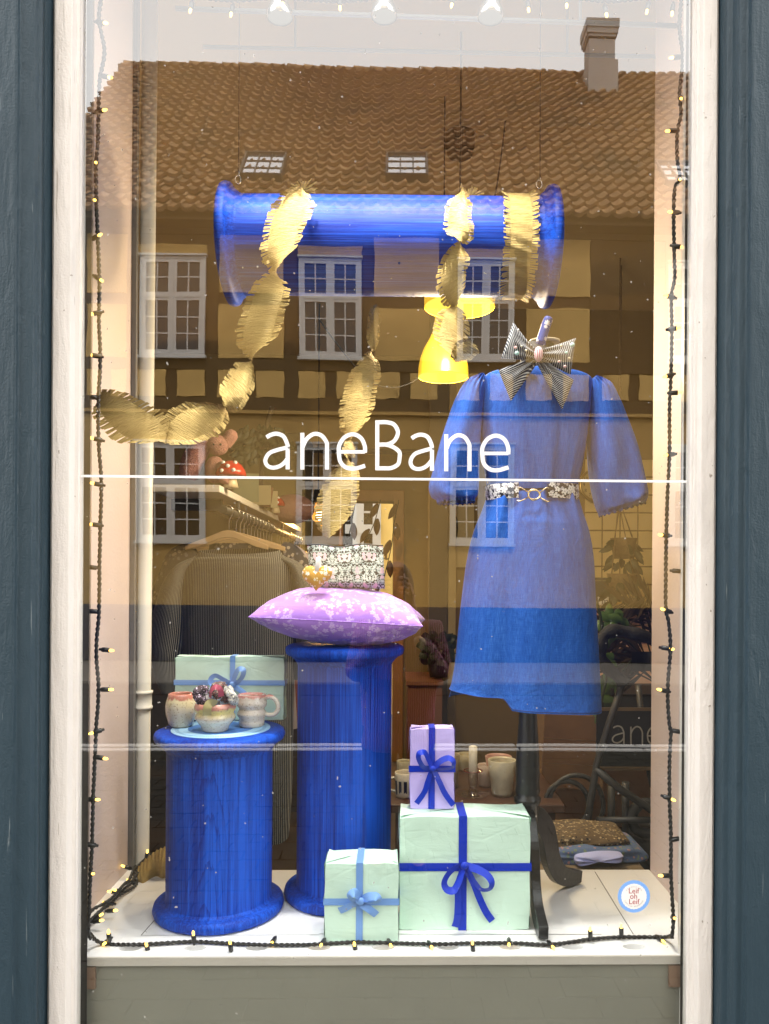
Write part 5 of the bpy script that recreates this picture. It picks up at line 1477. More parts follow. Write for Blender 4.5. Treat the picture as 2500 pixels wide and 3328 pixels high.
# two glowing yellow pendant lamps
yel = NT('glowing_yellow_glass'); gz = yel.node('Emission', {'Color': (1.0, .58, .035, 1), 'Strength': .50}).outputs[0]
df_ = yel.node('BsdfPrincipled', {'Base Color': (.75, .42, .03, 1), 'Roughness': .25}).outputs[0]
ad = yel.node('AddShader', {0: gz, 1: df_}).outputs[0]; yel.t.links.new(ad, yel.o.inputs[0])
yin = emitter('yellow_shade_inside', (1.0, .72, .09), .95)
def pendant(cx, rim_y, wpx, Y, top_px, prof, label, cord_to):
    c = P(cx, rim_y, Y); r = wpx / 2 * S(Y)
    t = thing('pendant_lamp', label, 'pendant lamp', c, 'yellow pendant lamps')
    pr = [(r * a, r * b_) for a, b_ in prof]
    B().lathe(pr, c, 48).ob('shade', yel.m, t)
    B().lathe([(max(.001, a - .004), b_ + .001) for a, b_ in pr], c, 48).ob('shade_lining', yin, t)
    B().ball(c + Vector((0, 0, r * .55)), .022, 10).ob('bulb', emitter('pendant_bulb', (1, .8, .4), 12), t)
    tp = c + Vector((0, 0, pr[-1][1]))
    B().tube([tp, cord_to], .0035, 6).lathe([(.001, .03), (.02, .02), (.022, -.01), (.001, -.012)], tp, 16).ob('cord', MT['wire'], t)
    return c, r
Y1_, Y2_ = 2.95, 2.6
bell = [(1.0, 0), (1.005, .12), (.99, .40), (.93, .75), (.78, 1.15), (.58, 1.5), (.44, 1.8), (.36, 2.2), (.33, 2.6), (.22, 2.75), (.02, 2.8)]
rose = P(997, 205, 3.3)
ctop = Vector((P(960, 205, 3.0).x, 2.95, RZ))
c1_, r1_ = pendant(958, 815, 108, Y1_, 0, bell, 'lower glowing yellow bell pendant lamp left of the dress shoulder', ctop)
drum = [(1.0, 0), (1.01, .35), (1.0, .62), (.9, .75), (.5, .85), (.02, .88)]
c2_, r2_ = pendant(993, 664, 152, Y2_, 0, drum, 'upper glowing yellow drum pendant lamp below the hanging column', Vector((P(996, 210, Y2_).x, Y2_, RZ)))
B().lathe([(.001, RZ - .09), (.052, RZ - .085), (.064, RZ - .03), (.064, RZ - .001)], (P(995, 205, 3.2).x, 3.2, 0), 24).ob('rose', plain('dark_ceiling_rose', (.05, .035, .02), .6), bpy.data.objects['pendant_lamp'])
lamp_pt('pendant_light', c1_ + Vector((0, 0, -.05)), 26, (1, .78, .48), .07)
lamp_pt('pendant_light', c2_ + Vector((0, 0, -.05)), 26, (1, .78, .48), .09)
lamp_pt('edison_light', P(690, 1125, 5.2), 40, (1, .58, .20), .05)

# ================================================================== THE ROOM BEHIND
def pts3(l, Y): return [P(x, y, Y) for x, y in l]
# garment rack shelf
shelfm = plain('white_shelf_board', (.80, .76, .68), .5, var=.04)
dkm = plain('dark_iron', (.03, .028, .026), .5)
YS = 3.05
s0, s1 = P(330, 1055, YS), P(475, 1055, YS); zs0, zs1 = P(400, 1063, YS).z, P(400, 1047, YS).z
sh = thing('wall_shelf', 'long white shelf running back along the room above the clothes rail', 'shelf', (s0.x, YS, zs0))
B().box(s0.x, s1.x, YS, 6.2, zs0, zs1).ob('board', shelfm, sh, bevel=.003)
for yy in (3.3, 4.5, 5.8): B().box(s0.x, s1.x - .05, yy, yy + .03, zs0 - .05, zs0 - .001).ob('bracket', dkm, sh)
ra = P(488, 1103, YS + .1); rail_z = ra.z; rail_x = ra.x
rl = B().tube([(rail_x, YS + .05, rail_z), (rail_x, 6.1, rail_z)], .017, 14)
for yy in (3.4, 4.7, 6.0): rl.tube([(rail_x, yy, rail_z), (rail_x, yy, zs0)], .008, 8)
tag(rl.ob('clothes_rail', dkm), 'dark round clothes rail hanging under the white shelf', 'rail')
# uprights of the rack and drawers below, dark
rk = thing('cabinet', 'dark cabinet standing at the back beside the clothes rail', 'cabinet', (P(600, 1100, 5.6).x, 5.6, FZ))
B().box(P(530, 1000, 5.6).x, P(660, 1000, 5.6).x, 5.6, 6.1, FZ, P(600, 935, 5.6).z).ob('body', plain('dark_green_paint', (.055, .055, .028), .6), rk)
# hangers
beech = plain('beech_wood', (.44, .31, .18), .4, var=.15, scale=14, bscale=90)
def hanger(y, wd, label, drop=0, tilt=0):
    c = Vector((rail_x + .004, y, rail_z))
    t = thing('clothes_hanger', label, 'hanger', c, 'hangers on the clothes rail')
    hk = [(-.020, -.012), (-.022, .008), (-.012, .023), (.004, .024), (.016, .014), (.018, -.004), (.012, -.022), (.004, -.040), (.003, -.085)]
    B().tube(curve([c + Vector((a, 0, b_)) for a, b_ in hk], 4), .0024, 6).ob('hook', MT['metal'], t)
    ol = []
    h = wd / 2
    top = [(-h, -.140), (-h * .8, -.126), (-h * .45, -.104), (-h * .15, -.082), (0, -.078), (h * .15, -.082), (h * .45, -.104), (h * .8, -.126), (h, -.140)]
    bot = [(h * .99, -.158), (h * .7, -.146), (h * .4, -.126), (h * .18, -.112), (0, -.108), (-h * .18, -.112), (-h * .4, -.126), (-h * .7, -.146), (-h * .99, -.158)]
    ol = [(c.x + a, c.z + b_) for a, b_ in top + bot]
    B().prism(ol, y - .006, y + .006).ob('bow', beech, t, bevel=.002)
    return c
hanger(3.18, .33, 'nearest beech clothes hanger carrying the striped dress')
ys = [3.32 + k * .085 for k in range(12)] + [4.45 + k * .12 for k in range(10)]
ORD = 'second third fourth fifth sixth seventh eighth ninth tenth eleventh twelfth'.split()
for k, yy in enumerate(ys):
    hanger(yy, .43, '%s beech hanger counted from the front end of the rail' % ORD[k] if k < 11 else '%s beech hanger counted from the far end of the rail' % (['last'] + [q + ' last' for q in ORD])[len(ys) - 1 - k])
# clothes
def garment(label, y, col, zs, neck, hw_sh, length, mat, sl=True, nm='garment', grp='clothes on the rail'):
    c = Vector((rail_x + .004, y, rail_z - (.17 if nm == 'striped_dress' else .115)))
    t = thing(nm, label, 'dress', c, grp)
    b = B(); L_ = length
    def body(u, v):
        th = 2 * PI * u
        hw = lerp_list(v, [(0, neck), (.05, neck * 1.05), (.09, hw_sh * .92), (.2, hw_sh * .9), (.5, hw_sh * .92), (1, hw_sh * 1.05)])
        d = .030 + .03 * v + .006 * math.sin(u * 2 * PI * 9 + v * 3) * v
        return c + Vector((-hw * math.cos(th), -d * math.sin(th), -.01 - v * L_))
    b.grid(body, 60, 40, 4 * hw_sh, L_, uvf=lambda u, v: (body(u, v).x, v * L_)); b.ob('body', mat, t)
    if sl:
        for sx in (-1, 1):
            sb_ = B()
            sp = curve([c + Vector((sx * a, 0, b_)) for a, b_ in ((hw_sh * .72, -.055), (hw_sh * .98, -.10), (hw_sh * 1.16, -.19), (hw_sh * 1.27, -.32), (hw_sh * 1.24, -.46), (hw_sh * 1.12, -.60))], 6)
            def slv(u, v):
                q = v * (len(sp) - 1); i = min(int(q), len(sp) - 2); p = sp[i].lerp(sp[i + 1], q - i)
                tg = (sp[i + 1] - sp[i]).normalized(); nn = Vector((-tg.z, 0, tg.x)); r = lerp_list(v, [(0, .060), (.15, .080), (.4, .080), (.7, .070), (1, .05)])
                return p + nn * r * math.cos(2 * PI * u) + Vector((0, r * .4 * math.sin(2 * PI * u) - .004, 0)) + nn * .004 * math.sin(v * 22)
            sb_.grid(slv, 24, 30, .5, .7, uvf=lambda u, v, f=slv: (math.cos(2 * PI * u) * .08, v * .6)); sb_.ob('sleeve', mat, t)
    return t, c
YG = 3.18
stp = thing('striped_dress', 'charcoal dress with fine white pinstripes on the nearest hanger', 'dress', P(517, 1190, YG), 'clothes on the rail')
b = B()
loft(b, [(424, 1200), (408, 1214), (398, 1232), (394, 1290), (396, 1400), (398, 1550), (384, 1700), (364, 1825)],
     [(610, 1198), (626, 1212), (636, 1230), (639, 1290), (637, 1400), (634, 1550), (630, 1700), (622, 1812)], YG,
     lambda v: lerp_list(v, [(0, .045), (.1, .075), (.5, .085), (1, .11)]), 90, 50, lambda u, v: .05 * math.sin(u * 2 * PI * 9 + v * 3) * v, planar=1)
b.ob('body', MT['pinstripe'], stp)
b = B()
cf = loft(b, [(430, 1190), (426, 1198), (420, 1207)], [(604, 1188), (609, 1196), (615, 1205)], YG - .012, lambda v: lerp_list(v, [(0, .045), (1, .062)]), 80, 6, None,
     lift=lambda u, v: -.030 * max(0, math.sin(2 * PI * u)) * (.55 + .45 * v) + .008 * min(0, math.sin(2 * PI * u)) * -1, planar=1)
b.ob('collar', MT['pinstripe'], stp)
for L_, R_, ph in (([(424, 1202), (384, 1220), (354, 1258), (340, 1300), (329, 1345), (326, 1400), (337, 1460), (352, 1500)], [(428, 1214), (406, 1236), (400, 1285), (399, 1335), (397, 1380), (391, 1420), (386, 1460), (380, 1492)], 0),
                   ([(606, 1212), (628, 1234), (633, 1285), (636, 1335), (640, 1380), (646, 1420), (652, 1460), (658, 1490)], [(610, 1200), (650, 1218), (676, 1255), (690, 1300), (703, 1345), (705, 1400), (695, 1460), (680, 1500)], 2)):
    b = B()
    loft(b, L_, R_, YG - .004, lambda v: lerp_list(v, [(0, .03), (.2, .065), (.7, .07), (1, .045)]), 40, 40, lambda u, v, ph=ph: .07 * math.sin(v * 16 + ph + u * 6) * gau(v, .75, .25), planar=.075)
    b.ob('sleeve', MT['pinstripe'], stp)
garment('dark navy dress with small scattered flowers behind the striped one', 3.36, 0, 0, .12, .235, 1.02, fabric_print('navy_sprig_cotton', (.010, .014, .03), (.25, .22, .2), (.10, .10, .14), 55))
gm = [('grey lilac blouse', (.34, .30, .34)), ('rust red dress', (.22, .06, .04)), ('black cotton dress', (.02, .02, .024)), ('dusty pink dress', (.40, .22, .20)), ('dark green dress', (.04, .06, .04))]
for k, (nm_, col) in enumerate(gm):
    garment(nm_ + ' hanging deeper on the clothes rail', 3.6 + k * .3, 0, 0, .12, .225, .85 + .05 * (k % 3), plain('cloth_' + nm_.replace(' ', '_'), col, .85, var=.1), sl=(k == 0))
# clip hangers in front row
# plush rabbit on the shelf
plm = plain('pink_plush', (.40, .20, .17), .95, var=.35, scale=60, bump=1.0, bscale=260)
zsh = zs1
rb0 = P(455, 1040, YS + .12)
rab = thing('plush_rabbit', 'floppy pink plush rabbit sitting on the near end of the white shelf', 'plush toy', (rb0.x, YS + .12, zsh))
u_ = S(YS + .12)
def rp(x, y, d=0): return P(x, y, YS + .12 + d)
B().ball(rp(465, 1015), 22 * u_, 14, sy=.8, sz=1.35).ob('body', plm, rab)
B().ball(rp(470, 962, -.01), 22 * u_, 14, sx=1.1, sy=.9).ob('head', plm, rab)
B().tube(curve([rp(455, 955), rp(432, 970), rp(415, 1000), rp(405, 1035)], 5), [.030, .034, .036, .038, .04, .042, .044, .045, .046, .046, .045, .044, .042, .040, .036, .03], 12).ob('leg', plm, rab)
B().tube(curve([rp(485, 960), rp(497, 945), rp(505, 930)], 5), [.028] * 8 + [.022, .018, .010], 10).ob('ear', plm, rab)
B().tube(curve([rp(462, 950), rp(450, 935), rp(446, 915)], 5), [.026] * 8 + [.020, .016, .010], 10).ob('ear', plm, rab)
for ex in (462, 477): B().ball(rp(ex, 960, -.045), .0045, 8).ob('eye', blk, rab)
B().tube(curve([rp(478, 1005, -.02), rp(486, 1025, -.05), rp(482, 1042, -.06)], 5), .022, 10).ob('arm', plm, rab)
tag(B().ball(P(445, 890, YS + .5), 18 * S(YS + .5), 14, sz=.8).lathe([(.001, 0), (.085, 0), (.085, .006), (.001, .006)], P(447, 898, YS + .5), 24).ob('black_hat', plain('black_felt', (.008, .008, .009), .9)), 'small black felt hat on a peg above the shelf', 'hat')
# toadstools
def toadstool(x, yb, Y, wpx, label):
    c = P(x, yb, Y); c.z = zsh; r = wpx / 2 * S(Y)
    t = thing('toadstool', label, 'toadstool', c, 'red toadstool ornaments')
    B().lathe([(.001, 0), (r * .50, 0), (r * .42, r * .3), (r * .34, r * .75), (r * .5, r * .82), (.001, r * .85)], c, 20).ob('stem', plain('cream_ceramic', (.60, .50, .32), .4), t)
    B().lathe([(.001, r * .78), (r * .9, r * .74), (r, r * .84), (r * .92, r * 1.15), (r * .68, r * 1.5), (r * .35, r * 1.72), (.001, r * 1.78)], c, 28).ob('cap', plain('red_ceramic', (.42, .022, .012), .25, var=.1), t)
    for a, el in ((-1.6, .5), (-.9, .9), (-2.3, .9), (-1.2, .2), (-2.0, .15)):
        q = c + Vector((r * .97 * math.cos(a) * math.cos(el), r * .97 * math.sin(a) * math.cos(el), r * (.88 + .90 * math.sin(el))))
        B().ball(q, r * .13, 8, sy=.7).ob('dot', MT['white_vinyl'], t)
toadstool(499, 1045, YS + .10, 66, 'larger red toadstool with white dots on the near end of the shelf')
toadstool(596, 1100, 4.35, 40, 'smaller red toadstool with white dots farther back on the shelf')
tag(B().ball(P(632, 1100, 4.6), .11, 16, sz=.8, sx=1.2).ob('pink_cushion', plain('pink_plush_dark', (.36, .20, .16), .9, bump=.6)), 'round pink plush cushion at the far end of the white shelf', 'cushion')
gp = thing('card_stack', 'grey green folded cards propped on the shelf behind the toadstool', 'cards', P(535, 1060, 3.7))
for k, (x, y, rx, hh_) in enumerate(((532, 1075, .1, .14), (560, 1082, -.15, .10), (575, 1095, .2, .09))):
    c = P(x, y, 3.75 + k * .15); c.z = zsh
    B().box(c.x - .06, c.x + .06, c.y - .006, c.y + .006, c.z + .002, c.z + hh_, rot=Matrix.Rotation(rx, 3, 'Z')).ob('card', plain('card_green', (.16, .17, .10), .8) if k == 0 else plain('card_cream', (.34, .30, .18), .8), gp)
# dark topiary plant
lfm = plain('dark_green_leaf', (.018, .026, .006), .6, var=.35, scale=30)
leafm2 = plain('bright_green_leaf', (.05, .095, .016), .45, var=.35, scale=20)
def leaf(b, p, d, l_, w_, bend=.25, n=4):
    d = d.normalized(); s_ = d.cross(Vector((random.random() - .5, -1, random.random() - .5))).normalized(); nn = s_.cross(d)
    def fn(u, v):
        ww = math.sin(PI * min(1, .06 + v * .94)) ** .8 * w_
        return p + d * l_ * v + s_ * (u - .5) * ww + nn * (bend * l_ * v * v - abs(u - .5) * ww * .5)
    b.grid(fn, 2, n)
YT = 4.0
tp_ = thing('topiary_plant', 'dark leafy topiary in a brown pot on the shelf behind the plush rabbit', 'plant', P(565, 1060, YT))
tr_b = B().tube(curve([P(563, 1060, YT), P(566, 1000, YT), P(574, 930, YT), P(588, 880, YT)], 4), .012, 8)
tr_b.ob('stem', plain('plant_stem', (.05, .035, .015), .8), tp_)
cp_ = P(562, 1072, YT); B().lathe([(.001, 0), (.055, 0), (.07, .10), (.062, .10), (.001, .09)], Vector((cp_.x, cp_.y, zsh)), 20).ob('pot', plain('clay_brown_pot', (.20, .11, .055), .7), tp_)
lb_ = B(); random.seed(3)
for k in range(230):
    a = random.random() * 2 * PI; rr = random.random() ** .5
    c = P(562 + 60 * rr * math.cos(a), 955 + 42 * rr * math.sin(a), YT + (random.random() - .5) * .22)
    leaf(lb_, c, Vector((math.cos(a), random.random() - .5, -.6 - random.random() * .5)), .035 + .02 * random.random(), .028, .5, 3)
lb_.ob('foliage', lfm, tp_)
# hanging bulbs
YE = 5.2
ed = thing('bulb_pendant', 'two bare glowing filament bulbs hanging on a black cord', 'pendant lamp', P(688, 1075, YE))
cdp = P(688, 1060, YE); cdm_ = B().tube([cdp, Vector((P(690, 690, YE).x, YE, RZ))], .006, 6); cdm_.ob('cord', MT['wire'], ed)
for x, y, sz_ in ((690, 1113, 1), (704, 1124, .85)):
    B().lathe([(.001, .065), (.025, .06), (.03, .02), (.045, -.01), (.045, -.03), (.001, -.03)], P(x - 3, y - 36, YE + (.1 if sz_ < 1 else 0)), 14).ob('lamp_holder', blk, ed)
    B().lathe([(.02, .10), (.028, .07), (.050, .02), (.052, 0), (.045, -.03), (.02, -.05), (.001, -.053)], P(x, y, YE + (.1 if sz_ < 1 else 0)), 18).ob('bulb', emitter('amber_bulb_glass', (1, .36, .05), 1.1), ed)
    B().ball(P(x, y, YE - .06), .022, 8, sz=1.6).ob('filament', emitter('filament_glow', (1, .72, .35), 10), ed)
# swagged cables
cab = B().tube(curve(pts3([(691, 692, ), (730, 745), (770, 795), (805, 828), (850, 837), (885, 828), (905, 815)], 3.4), 6), .004, 6)
tag(cab.ob('swagged_cable', MT['wire']), 'thin dark cable swagged from the bulb cord to the yellow lamp', 'cable')
cab = B().tube(curve(pts3([(1030, 205), (1060, 212), (1092, 226), (1088, 300), (1074, 400), (1060, 470)], 3.1), 6), .004, 6)
tag(cab.ob('looped_cable', MT['wire']), 'dark cable looping down from the ceiling rose near the upper lamp', 'cable')
cr_ = B().tube([P(640, 972, 5.8), P(940, 978, 5.8)], .022, 10)
tag(cr_.ob('curtain_pole', dkm), 'dark curtain pole on the back wall above the doorway', 'pole')
# leafy garland strips in the doorway
vg = thing('hanging_leaves', 'strings of dark oval leaves hanging in the bright doorway', 'garland', P(850, 1100, 6.2))
b = B(); sb_ = B()
for pl_ in ([(862, 1080), (852, 1130), (846, 1180), (832, 1240), (826, 1270)], [(822, 1080), (812, 1120), (800, 1150), (785, 1178)], [(768, 1085), (760, 1130), (752, 1165)]):
    q = curve(pts3(pl_, 6.15), 8); sb_.tube(q, .004, 5)
    for k in range(2, len(q) - 4, 6):
        d = (q[k + 1] - q[k]).normalized(); leaf(b, q[k] + Vector((.015 * ((k // 6) % 2 * 2 - 1), 0, 0)), d + Vector((.25 * ((k // 6) % 2 * 2 - 1), 0, 0)), .14, .055, .1, 6)
b.ob('leaf_sprays', plain('dry_brown_leaf', (.10, .05, .018), .7), vg); sb_.ob('string', lfm, vg)
# the letter a printed on the back door glass
tx = B()
text('a', 58 * S(6.3), P(829, 1192, 6.3), plain('dark_door_lettering', (.16, .11, .04), .6), None, nm='door_letter')
tag(bpy.data.objects['door_letter'], 'small dark letter a on the glass of the back door', 'lettering')

# right-hand part of the room
pil_m = plain('dark_olive_post', (.10, .075, .035), .7, var=.1)
struct(B().box(P(928, 1200, 4.9).x, P(968, 1200, 4.9).x, 4.9, 5.1, FZ, RZ).ob('wall_pier', pil_m))
struct(B().box(P(969, 1200, 4.9).x, P(985, 1200, 4.9).x, 4.88, 5.1, FZ, RZ).ob('pier_edge', plain('cream_edge_board', (.36, .28, .13), .6)))
poster = thing('poster', 'cream paper poster with dark arcs pinned to the wall left of the dress', 'poster', P(985, 1150, 5.2))
p0, p1 = P(957, 1075, 5.2), P(1024, 1226, 5.2)
B().box(p0.x, p1.x, 5.195, 5.2, p1.z, p0.z).ob('sheet', plain('poster_paper', (.52, .43, .25), .8, var=.05), poster)
ab = B()
for k in range(4):
    r_ = .05 + .028 * k
    c = P(975, 1140, 5.19); ab.tube([c + Vector((-.02 + r_ * math.sin(a) * .45, 0, r_ * math.cos(a))) for a in [PI * j / 14 for j in range(15)]], .008, 4)
ab.ob('printed_arcs', plain('poster_ink', (.05, .045, .035), .8), poster)
struct(B().box(P(986, 1200, 5.25).x, P(1500, 1200, 5.25).x, 5.25, 5.4, FZ, RZ).ob('tiled_wall', plain('tile_grout', (.20, .14, .055), .8, var=.05)))
twall = bpy.data.objects['tiled_wall']
tlm = plain('glazed_cream_tile', (.74, .60, .32), .25, var=.05, bump=0)
ts = 39 * S(5.24); tme = B().box(.005, ts - .005, -.008, 0, .005, ts - .005).mesh('wall_tile', tlm)
o0 = P(1262, 1340, 5.24)
for a in range(7):
    for c_ in range(9):
        o = bpy.data.objects.new('wall_tile', tme); COL.objects.link(o); o.parent = twall; o.location = (o0.x + a * ts, 5.25, o0.z + c_ * ts)
# wall clock
ck = thing('wall_clock', 'round glass wall clock half hidden by the dress sleeve', 'clock', P(1285, 1050, 5.15))
cc_ = P(1287, 1048, 5.15); rk_ = 36 * S(5.15)
def yl(b, c): b.v = [(c.x + x, c.y + z, c.z + y) for x, y, z in b.v]; return b
yl(B().lathe([(rk_ * .86, -.01), (rk_, -.015), (rk_, .02), (.001, .02)], (0, 0, 0), 40), cc_).ob('rim', plain('brass_rim', (.34, .25, .10), .3, .8), ck)
yl(B().lathe([(.001, -.002), (rk_ * .9, -.002)], (0, 0, 0), 40), cc_).ob('dial', plain('cream_dial', (.50, .40, .20), .5), ck)
for h in range(1, 13):
    a = PI / 2 - h * PI / 6
    text(str(h), rk_ * .28, cc_ + Vector((rk_ * .7 * math.cos(a), -.006, rk_ * .7 * math.sin(a))), blk, ck, nm='numeral')
# hanging baskets
wick = plain('woven_basket', (.17, .115, .05), .8, var=.4, scale=60, bump=.8, bscale=120)
def basket(x, y, Y, r, label):
    c = P(x, y, Y); t = thing('hanging_basket', label, 'hanging basket', c, 'hanging plant baskets')
    B().lathe([(.001, -.06), (r * .8, -.06), (r, .05), (r * 1.04, .06), (r * .94, .06), (r * .8, -.04), (.001, -.04)], c, 24).ob('basket', wick, t)
    top = P(x - 8, 1085, Y); cb_ = B()
    for k in range(4):
        a = k * PI / 2 + .5; cb_.tube([c + Vector((r * math.cos(a), r * math.sin(a), .05)), top], .003, 5)
    cb_.tube([top, Vector((top.x, top.y, RZ))], .004, 5); cb_.ob('cords', wick, t)
    lb = B()
    for k in range(26):
        a = random.random() * 6.28; leaf(lb, c + Vector((r * .8 * math.cos(a), r * .8 * math.sin(a), .05 - .16 * random.random())), Vector((math.cos(a) * .6, math.sin(a) * .6, -1.0 + random.random() * .9)), .06 + .04 * random.random(), .035, -.3, 4)
    lb.ob('foliage', lfm, t)
basket(1348, 1185, 4.5, .075, 'upper woven hanging basket with trailing dark leaves')
basket(1345, 1262, 4.4, .085, 'lower woven hanging basket with spreading dark leaves')
# counter with drawers, things on top
cn = thing('counter', 'pinkish drawer counter with pale worktop at the right back', 'counter', (P(1345, 1400, 4.7).x, 4.7, FZ))
cz0 = P(1345, 1308, 4.7).z
B().box(P(1200, 1300, 4.7).x, P(1560, 1300, 4.7).x, 4.70, 5.2, FZ, cz0 - .035).ob('body', plain('salmon_front', (.66, .40, .25), .6, var=.04), cn)
B().box(P(1200, 1300, 4.7).x, P(1560, 1300, 4.7).x, 4.67, 5.2, cz0 - .034, cz0).ob('worktop', plain('beige_worktop', (.36, .28, .16), .4), cn)
for a in range(3):
    for c_ in range(4):
        xx = P(1280 + a * 46, 1300, 4.7).x; z = cz0 - .10 - c_ * .16
        B().box(xx, xx + .12, 4.685, 4.699, z - .13, z).ob('drawer', plain('salmon_drawer', (.72, .44, .28), .55, var=.03, bump=0) if 'sd' not in MT else MT['sd'], cn, bevel=.003)
for x0, x1, h_, col, lab, nm in ((1265, 1318, .15, (.025, .035, .035), 'dark green storage box on the counter', 'storage_box'), (1330, 1345, .05, (.55, .36, .12), 'small amber tin on the counter', 'tin'), (1360, 1372, .055, (.55, .48, .35), 'small cream pot on the counter', 'small_pot'), (1374, 1386, .06, (.50, .44, .33), 'small white jar at the right end of the counter', 'small_jar')):
    a, b_ = P(x0, 1305, 4.8).x, P(x1, 1305, 4.8).x
    if nm == 'storage_box':
        bb = B().box(a, b_, 4.76, 4.9, cz0 + .002, cz0 + h_).box(a - .004, b_ + .004, 4.756, 4.904, cz0 + h_ + .001, cz0 + h_ + .02)
    else: bb = B().lathe([(.001, 0), ((b_ - a) / 2, 0), ((b_ - a) / 2 * 1.06, h_ * .5), ((b_ - a) / 2, h_), ((b_ - a) / 2 * .8, h_ * .98), (.001, h_ * .9)], ((a + b_) / 2, 4.8, cz0 + .001), 18)
    tag(bb.ob(nm, plain(nm + '_paint', col, .5)), lab, nm.replace('_', ' '))
mm = thing('letter_cup', 'white cup with a black letter m on the counter', 'cup', P(1304, 1298, 4.72))
c = P(1304, 1298, 4.72); c.z = cz0 + .001
B().lathe([(.001, 0), (.033, 0), (.034, .05), (.030, .05), (.028, .006), (.001, .006)], c, 24).ob('body', MT['white_vinyl'], mm)
text('m', .055, c + Vector((0, -.0355, .024)), blk, mm, nm='printed_letter')
# leafy climber beside the dress and a palm
pv = thing('climbing_plant', 'bright green climbing plant with broad leaves right of the dress skirt', 'plant', P(1300, 1500, 3.2))
random.seed(11); b = B()
vine = curve(pts3([(1290, 1300), (1300, 1350), (1296, 1400), (1310, 1460), (1300, 1520), (1312, 1580), (1305, 1640)], 3.2), 6)
B().tube(vine, .006, 6).ob('stem', lfm, pv)
for x, y in ((1297, 1337), (1312, 1345), (1318, 1318), (1308, 1358), (1335, 1330), (1342, 1340), (1310, 1375), (1331, 1368), (1320, 1400), (1300, 1410), (1297, 1430), (1318, 1440), (1306, 1455), (1290, 1470), (1303, 1480), (1315, 1500), (1296, 1510), (1308, 1530), (1292, 1545), (1312, 1555), (1300, 1470), (1322, 1470), (1325, 1360), (1330, 1352)):
    leaf(b, P(x + random.random() * 8 - 4, y - 14, 3.2 + random.random() * .1), Vector((random.random() * 1.6 - .8, -.3, -.9 + random.random() * .6)), .045 + .03 * random.random(), .042, -.25, 6)
    leaf(b, P(x + random.random() * 30 - 15, y + random.random() * 20 - 10, 3.25 + random.random() * .1), Vector((random.random() * 1.6 - .8, -.3, -.6)), .035 + .02 * random.random(), .034, -.25, 5)
b.ob('foliage', leafm2, pv)
pv2 = thing('potted_plant', 'dark leafy pot plant on the chest left of the dress skirt', 'plant', P(948, 1452, 4.32))
b = B(); c = P(948, 1452, 4.32); c.z = P(900, 1472, 4.2).z + .01
for k in range(70):
    a = random.random() * 6.28; e = random.random() * 1.6 - .3; q = c + Vector((.07 * math.cos(a) * random.random(), .07 * math.sin(a), .08 + .14 * random.random()))
    leaf(b, q, Vector((math.cos(a), math.sin(a), e)), .07, .05, -.3, 4)
b.ob('foliage', lfm, pv2)
B().lathe([(.001, 0), (.05, 0), (.065, .10), (.058, .10), (.001, .09)], c, 20).ob('pot', plain('dark_pot', (.03, .03, .03), .6), pv2)
palm = thing('palm', 'narrow leaved palm in front of the counter at the right', 'plant', P(1420, 1600, 3.7))
b = B(); fr2 = B()
base = P(1425, 1480, 3.7)
for tip in ((1290, 1345), (1300, 1392), (1320, 1365), (1345, 1300), (1375, 1290), (1330, 1425), (1345, 1450), (1300, 1475), (1318, 1500), (1440, 1300), (1300, 1520), (1395, 1285)):
    e = P(tip[0], tip[1], 3.6 - random.random() * .2); mid_ = base.lerp(e, .55) + Vector((0, 0, .10))
    q = curve([base, mid_, e], 8); fr2.tube(q, .004, 5)
    for k in range(5, len(q) - 1):
        for sx in (-1, 1):
            d = (q[k + 1] - q[k]).normalized(); leaf(b, q[k], d + Vector((0, 0, .55 * sx - .3)), .16, .014, -.2, 3)
b.ob('foliage', plain('palm_leaf', (.045, .028, .012), .6, var=.3), palm); fr2.ob('frond_stems', lfm, palm)
B().tube([base, Vector((base.x, base.y, FZ + .3))], .02, 8).lathe([(.001, FZ), (.13, FZ), (.16, FZ + .3), (.14, FZ + .3), (.001, FZ + .28)], (base.x, base.y, 0), 20).ob('trunk', plain('dark_planter', (.03, .028, .025), .6), palm)

# low table with crockery
YTB = 2.95
zt2 = P(960, 1735, 2.72).z
tbm = plain('dark_walnut', (.065, .032, .020), .35, var=.25, scale=8)
tbl = thing('low_table', 'dark walnut table with crockery behind the gift boxes', 'table', (P(980, 1740, YTB).x, YTB, FZ))
tx0, tx1 = P(838, 1740, YTB).x, P(1190, 1740, YTB).x
B().box(tx0, tx1, 2.70, 3.25, zt2 - .03, zt2).ob('tabletop', tbm, tbl, bevel=.004)
for x in (tx0 + .03, tx1 - .07):
    for y in (2.72, 3.18): B().box(x, x + .04, y, y + .04, FZ, zt2 - .03).ob('leg', tbm, tbl)
def pot(label, x, yb, wpx, hpx, col, Y=None, kind='bowl', taper=.68, inner=None, grp='bowls and cups on the low table'):
    d = ray(x * K, yb * K); t_ = (zt2 + .001 - CAMZ) / d.z; c = Vector((d.x * t_, d.y * t_, zt2 + .001)); c.y += .04
    r = wpx / 2 * S(c.y); h_ = hpx * S(c.y)
    t = thing(kind, label, kind, c, grp)
    m_ = plain('stoneware_' + label.split()[0] + label.split()[1], col, .3, var=.2, scale=25, bump=.2)
    B().lathe([(.001, 0), (r * taper, 0), (r * taper * 1.05, h_ * .08), (r * (taper + 1) / 2, h_ * .5), (r, h_), (r * .96, h_ * 1.01), (r * .90, h_ * .95), (r * taper * .9, h_ * .12), (.001, h_ * .1)], c, 28, wob=.01).ob('body', m_, t)
    return t, c, r, h_
pot('large speckled cream bowl nearest the black mannequin post', 1088, 1724, 62, 76, (.52, .48, .36))
pot('pink rimmed bowl partly behind the post', 1080, 1700, 58, 60, (.50, .30, .25))
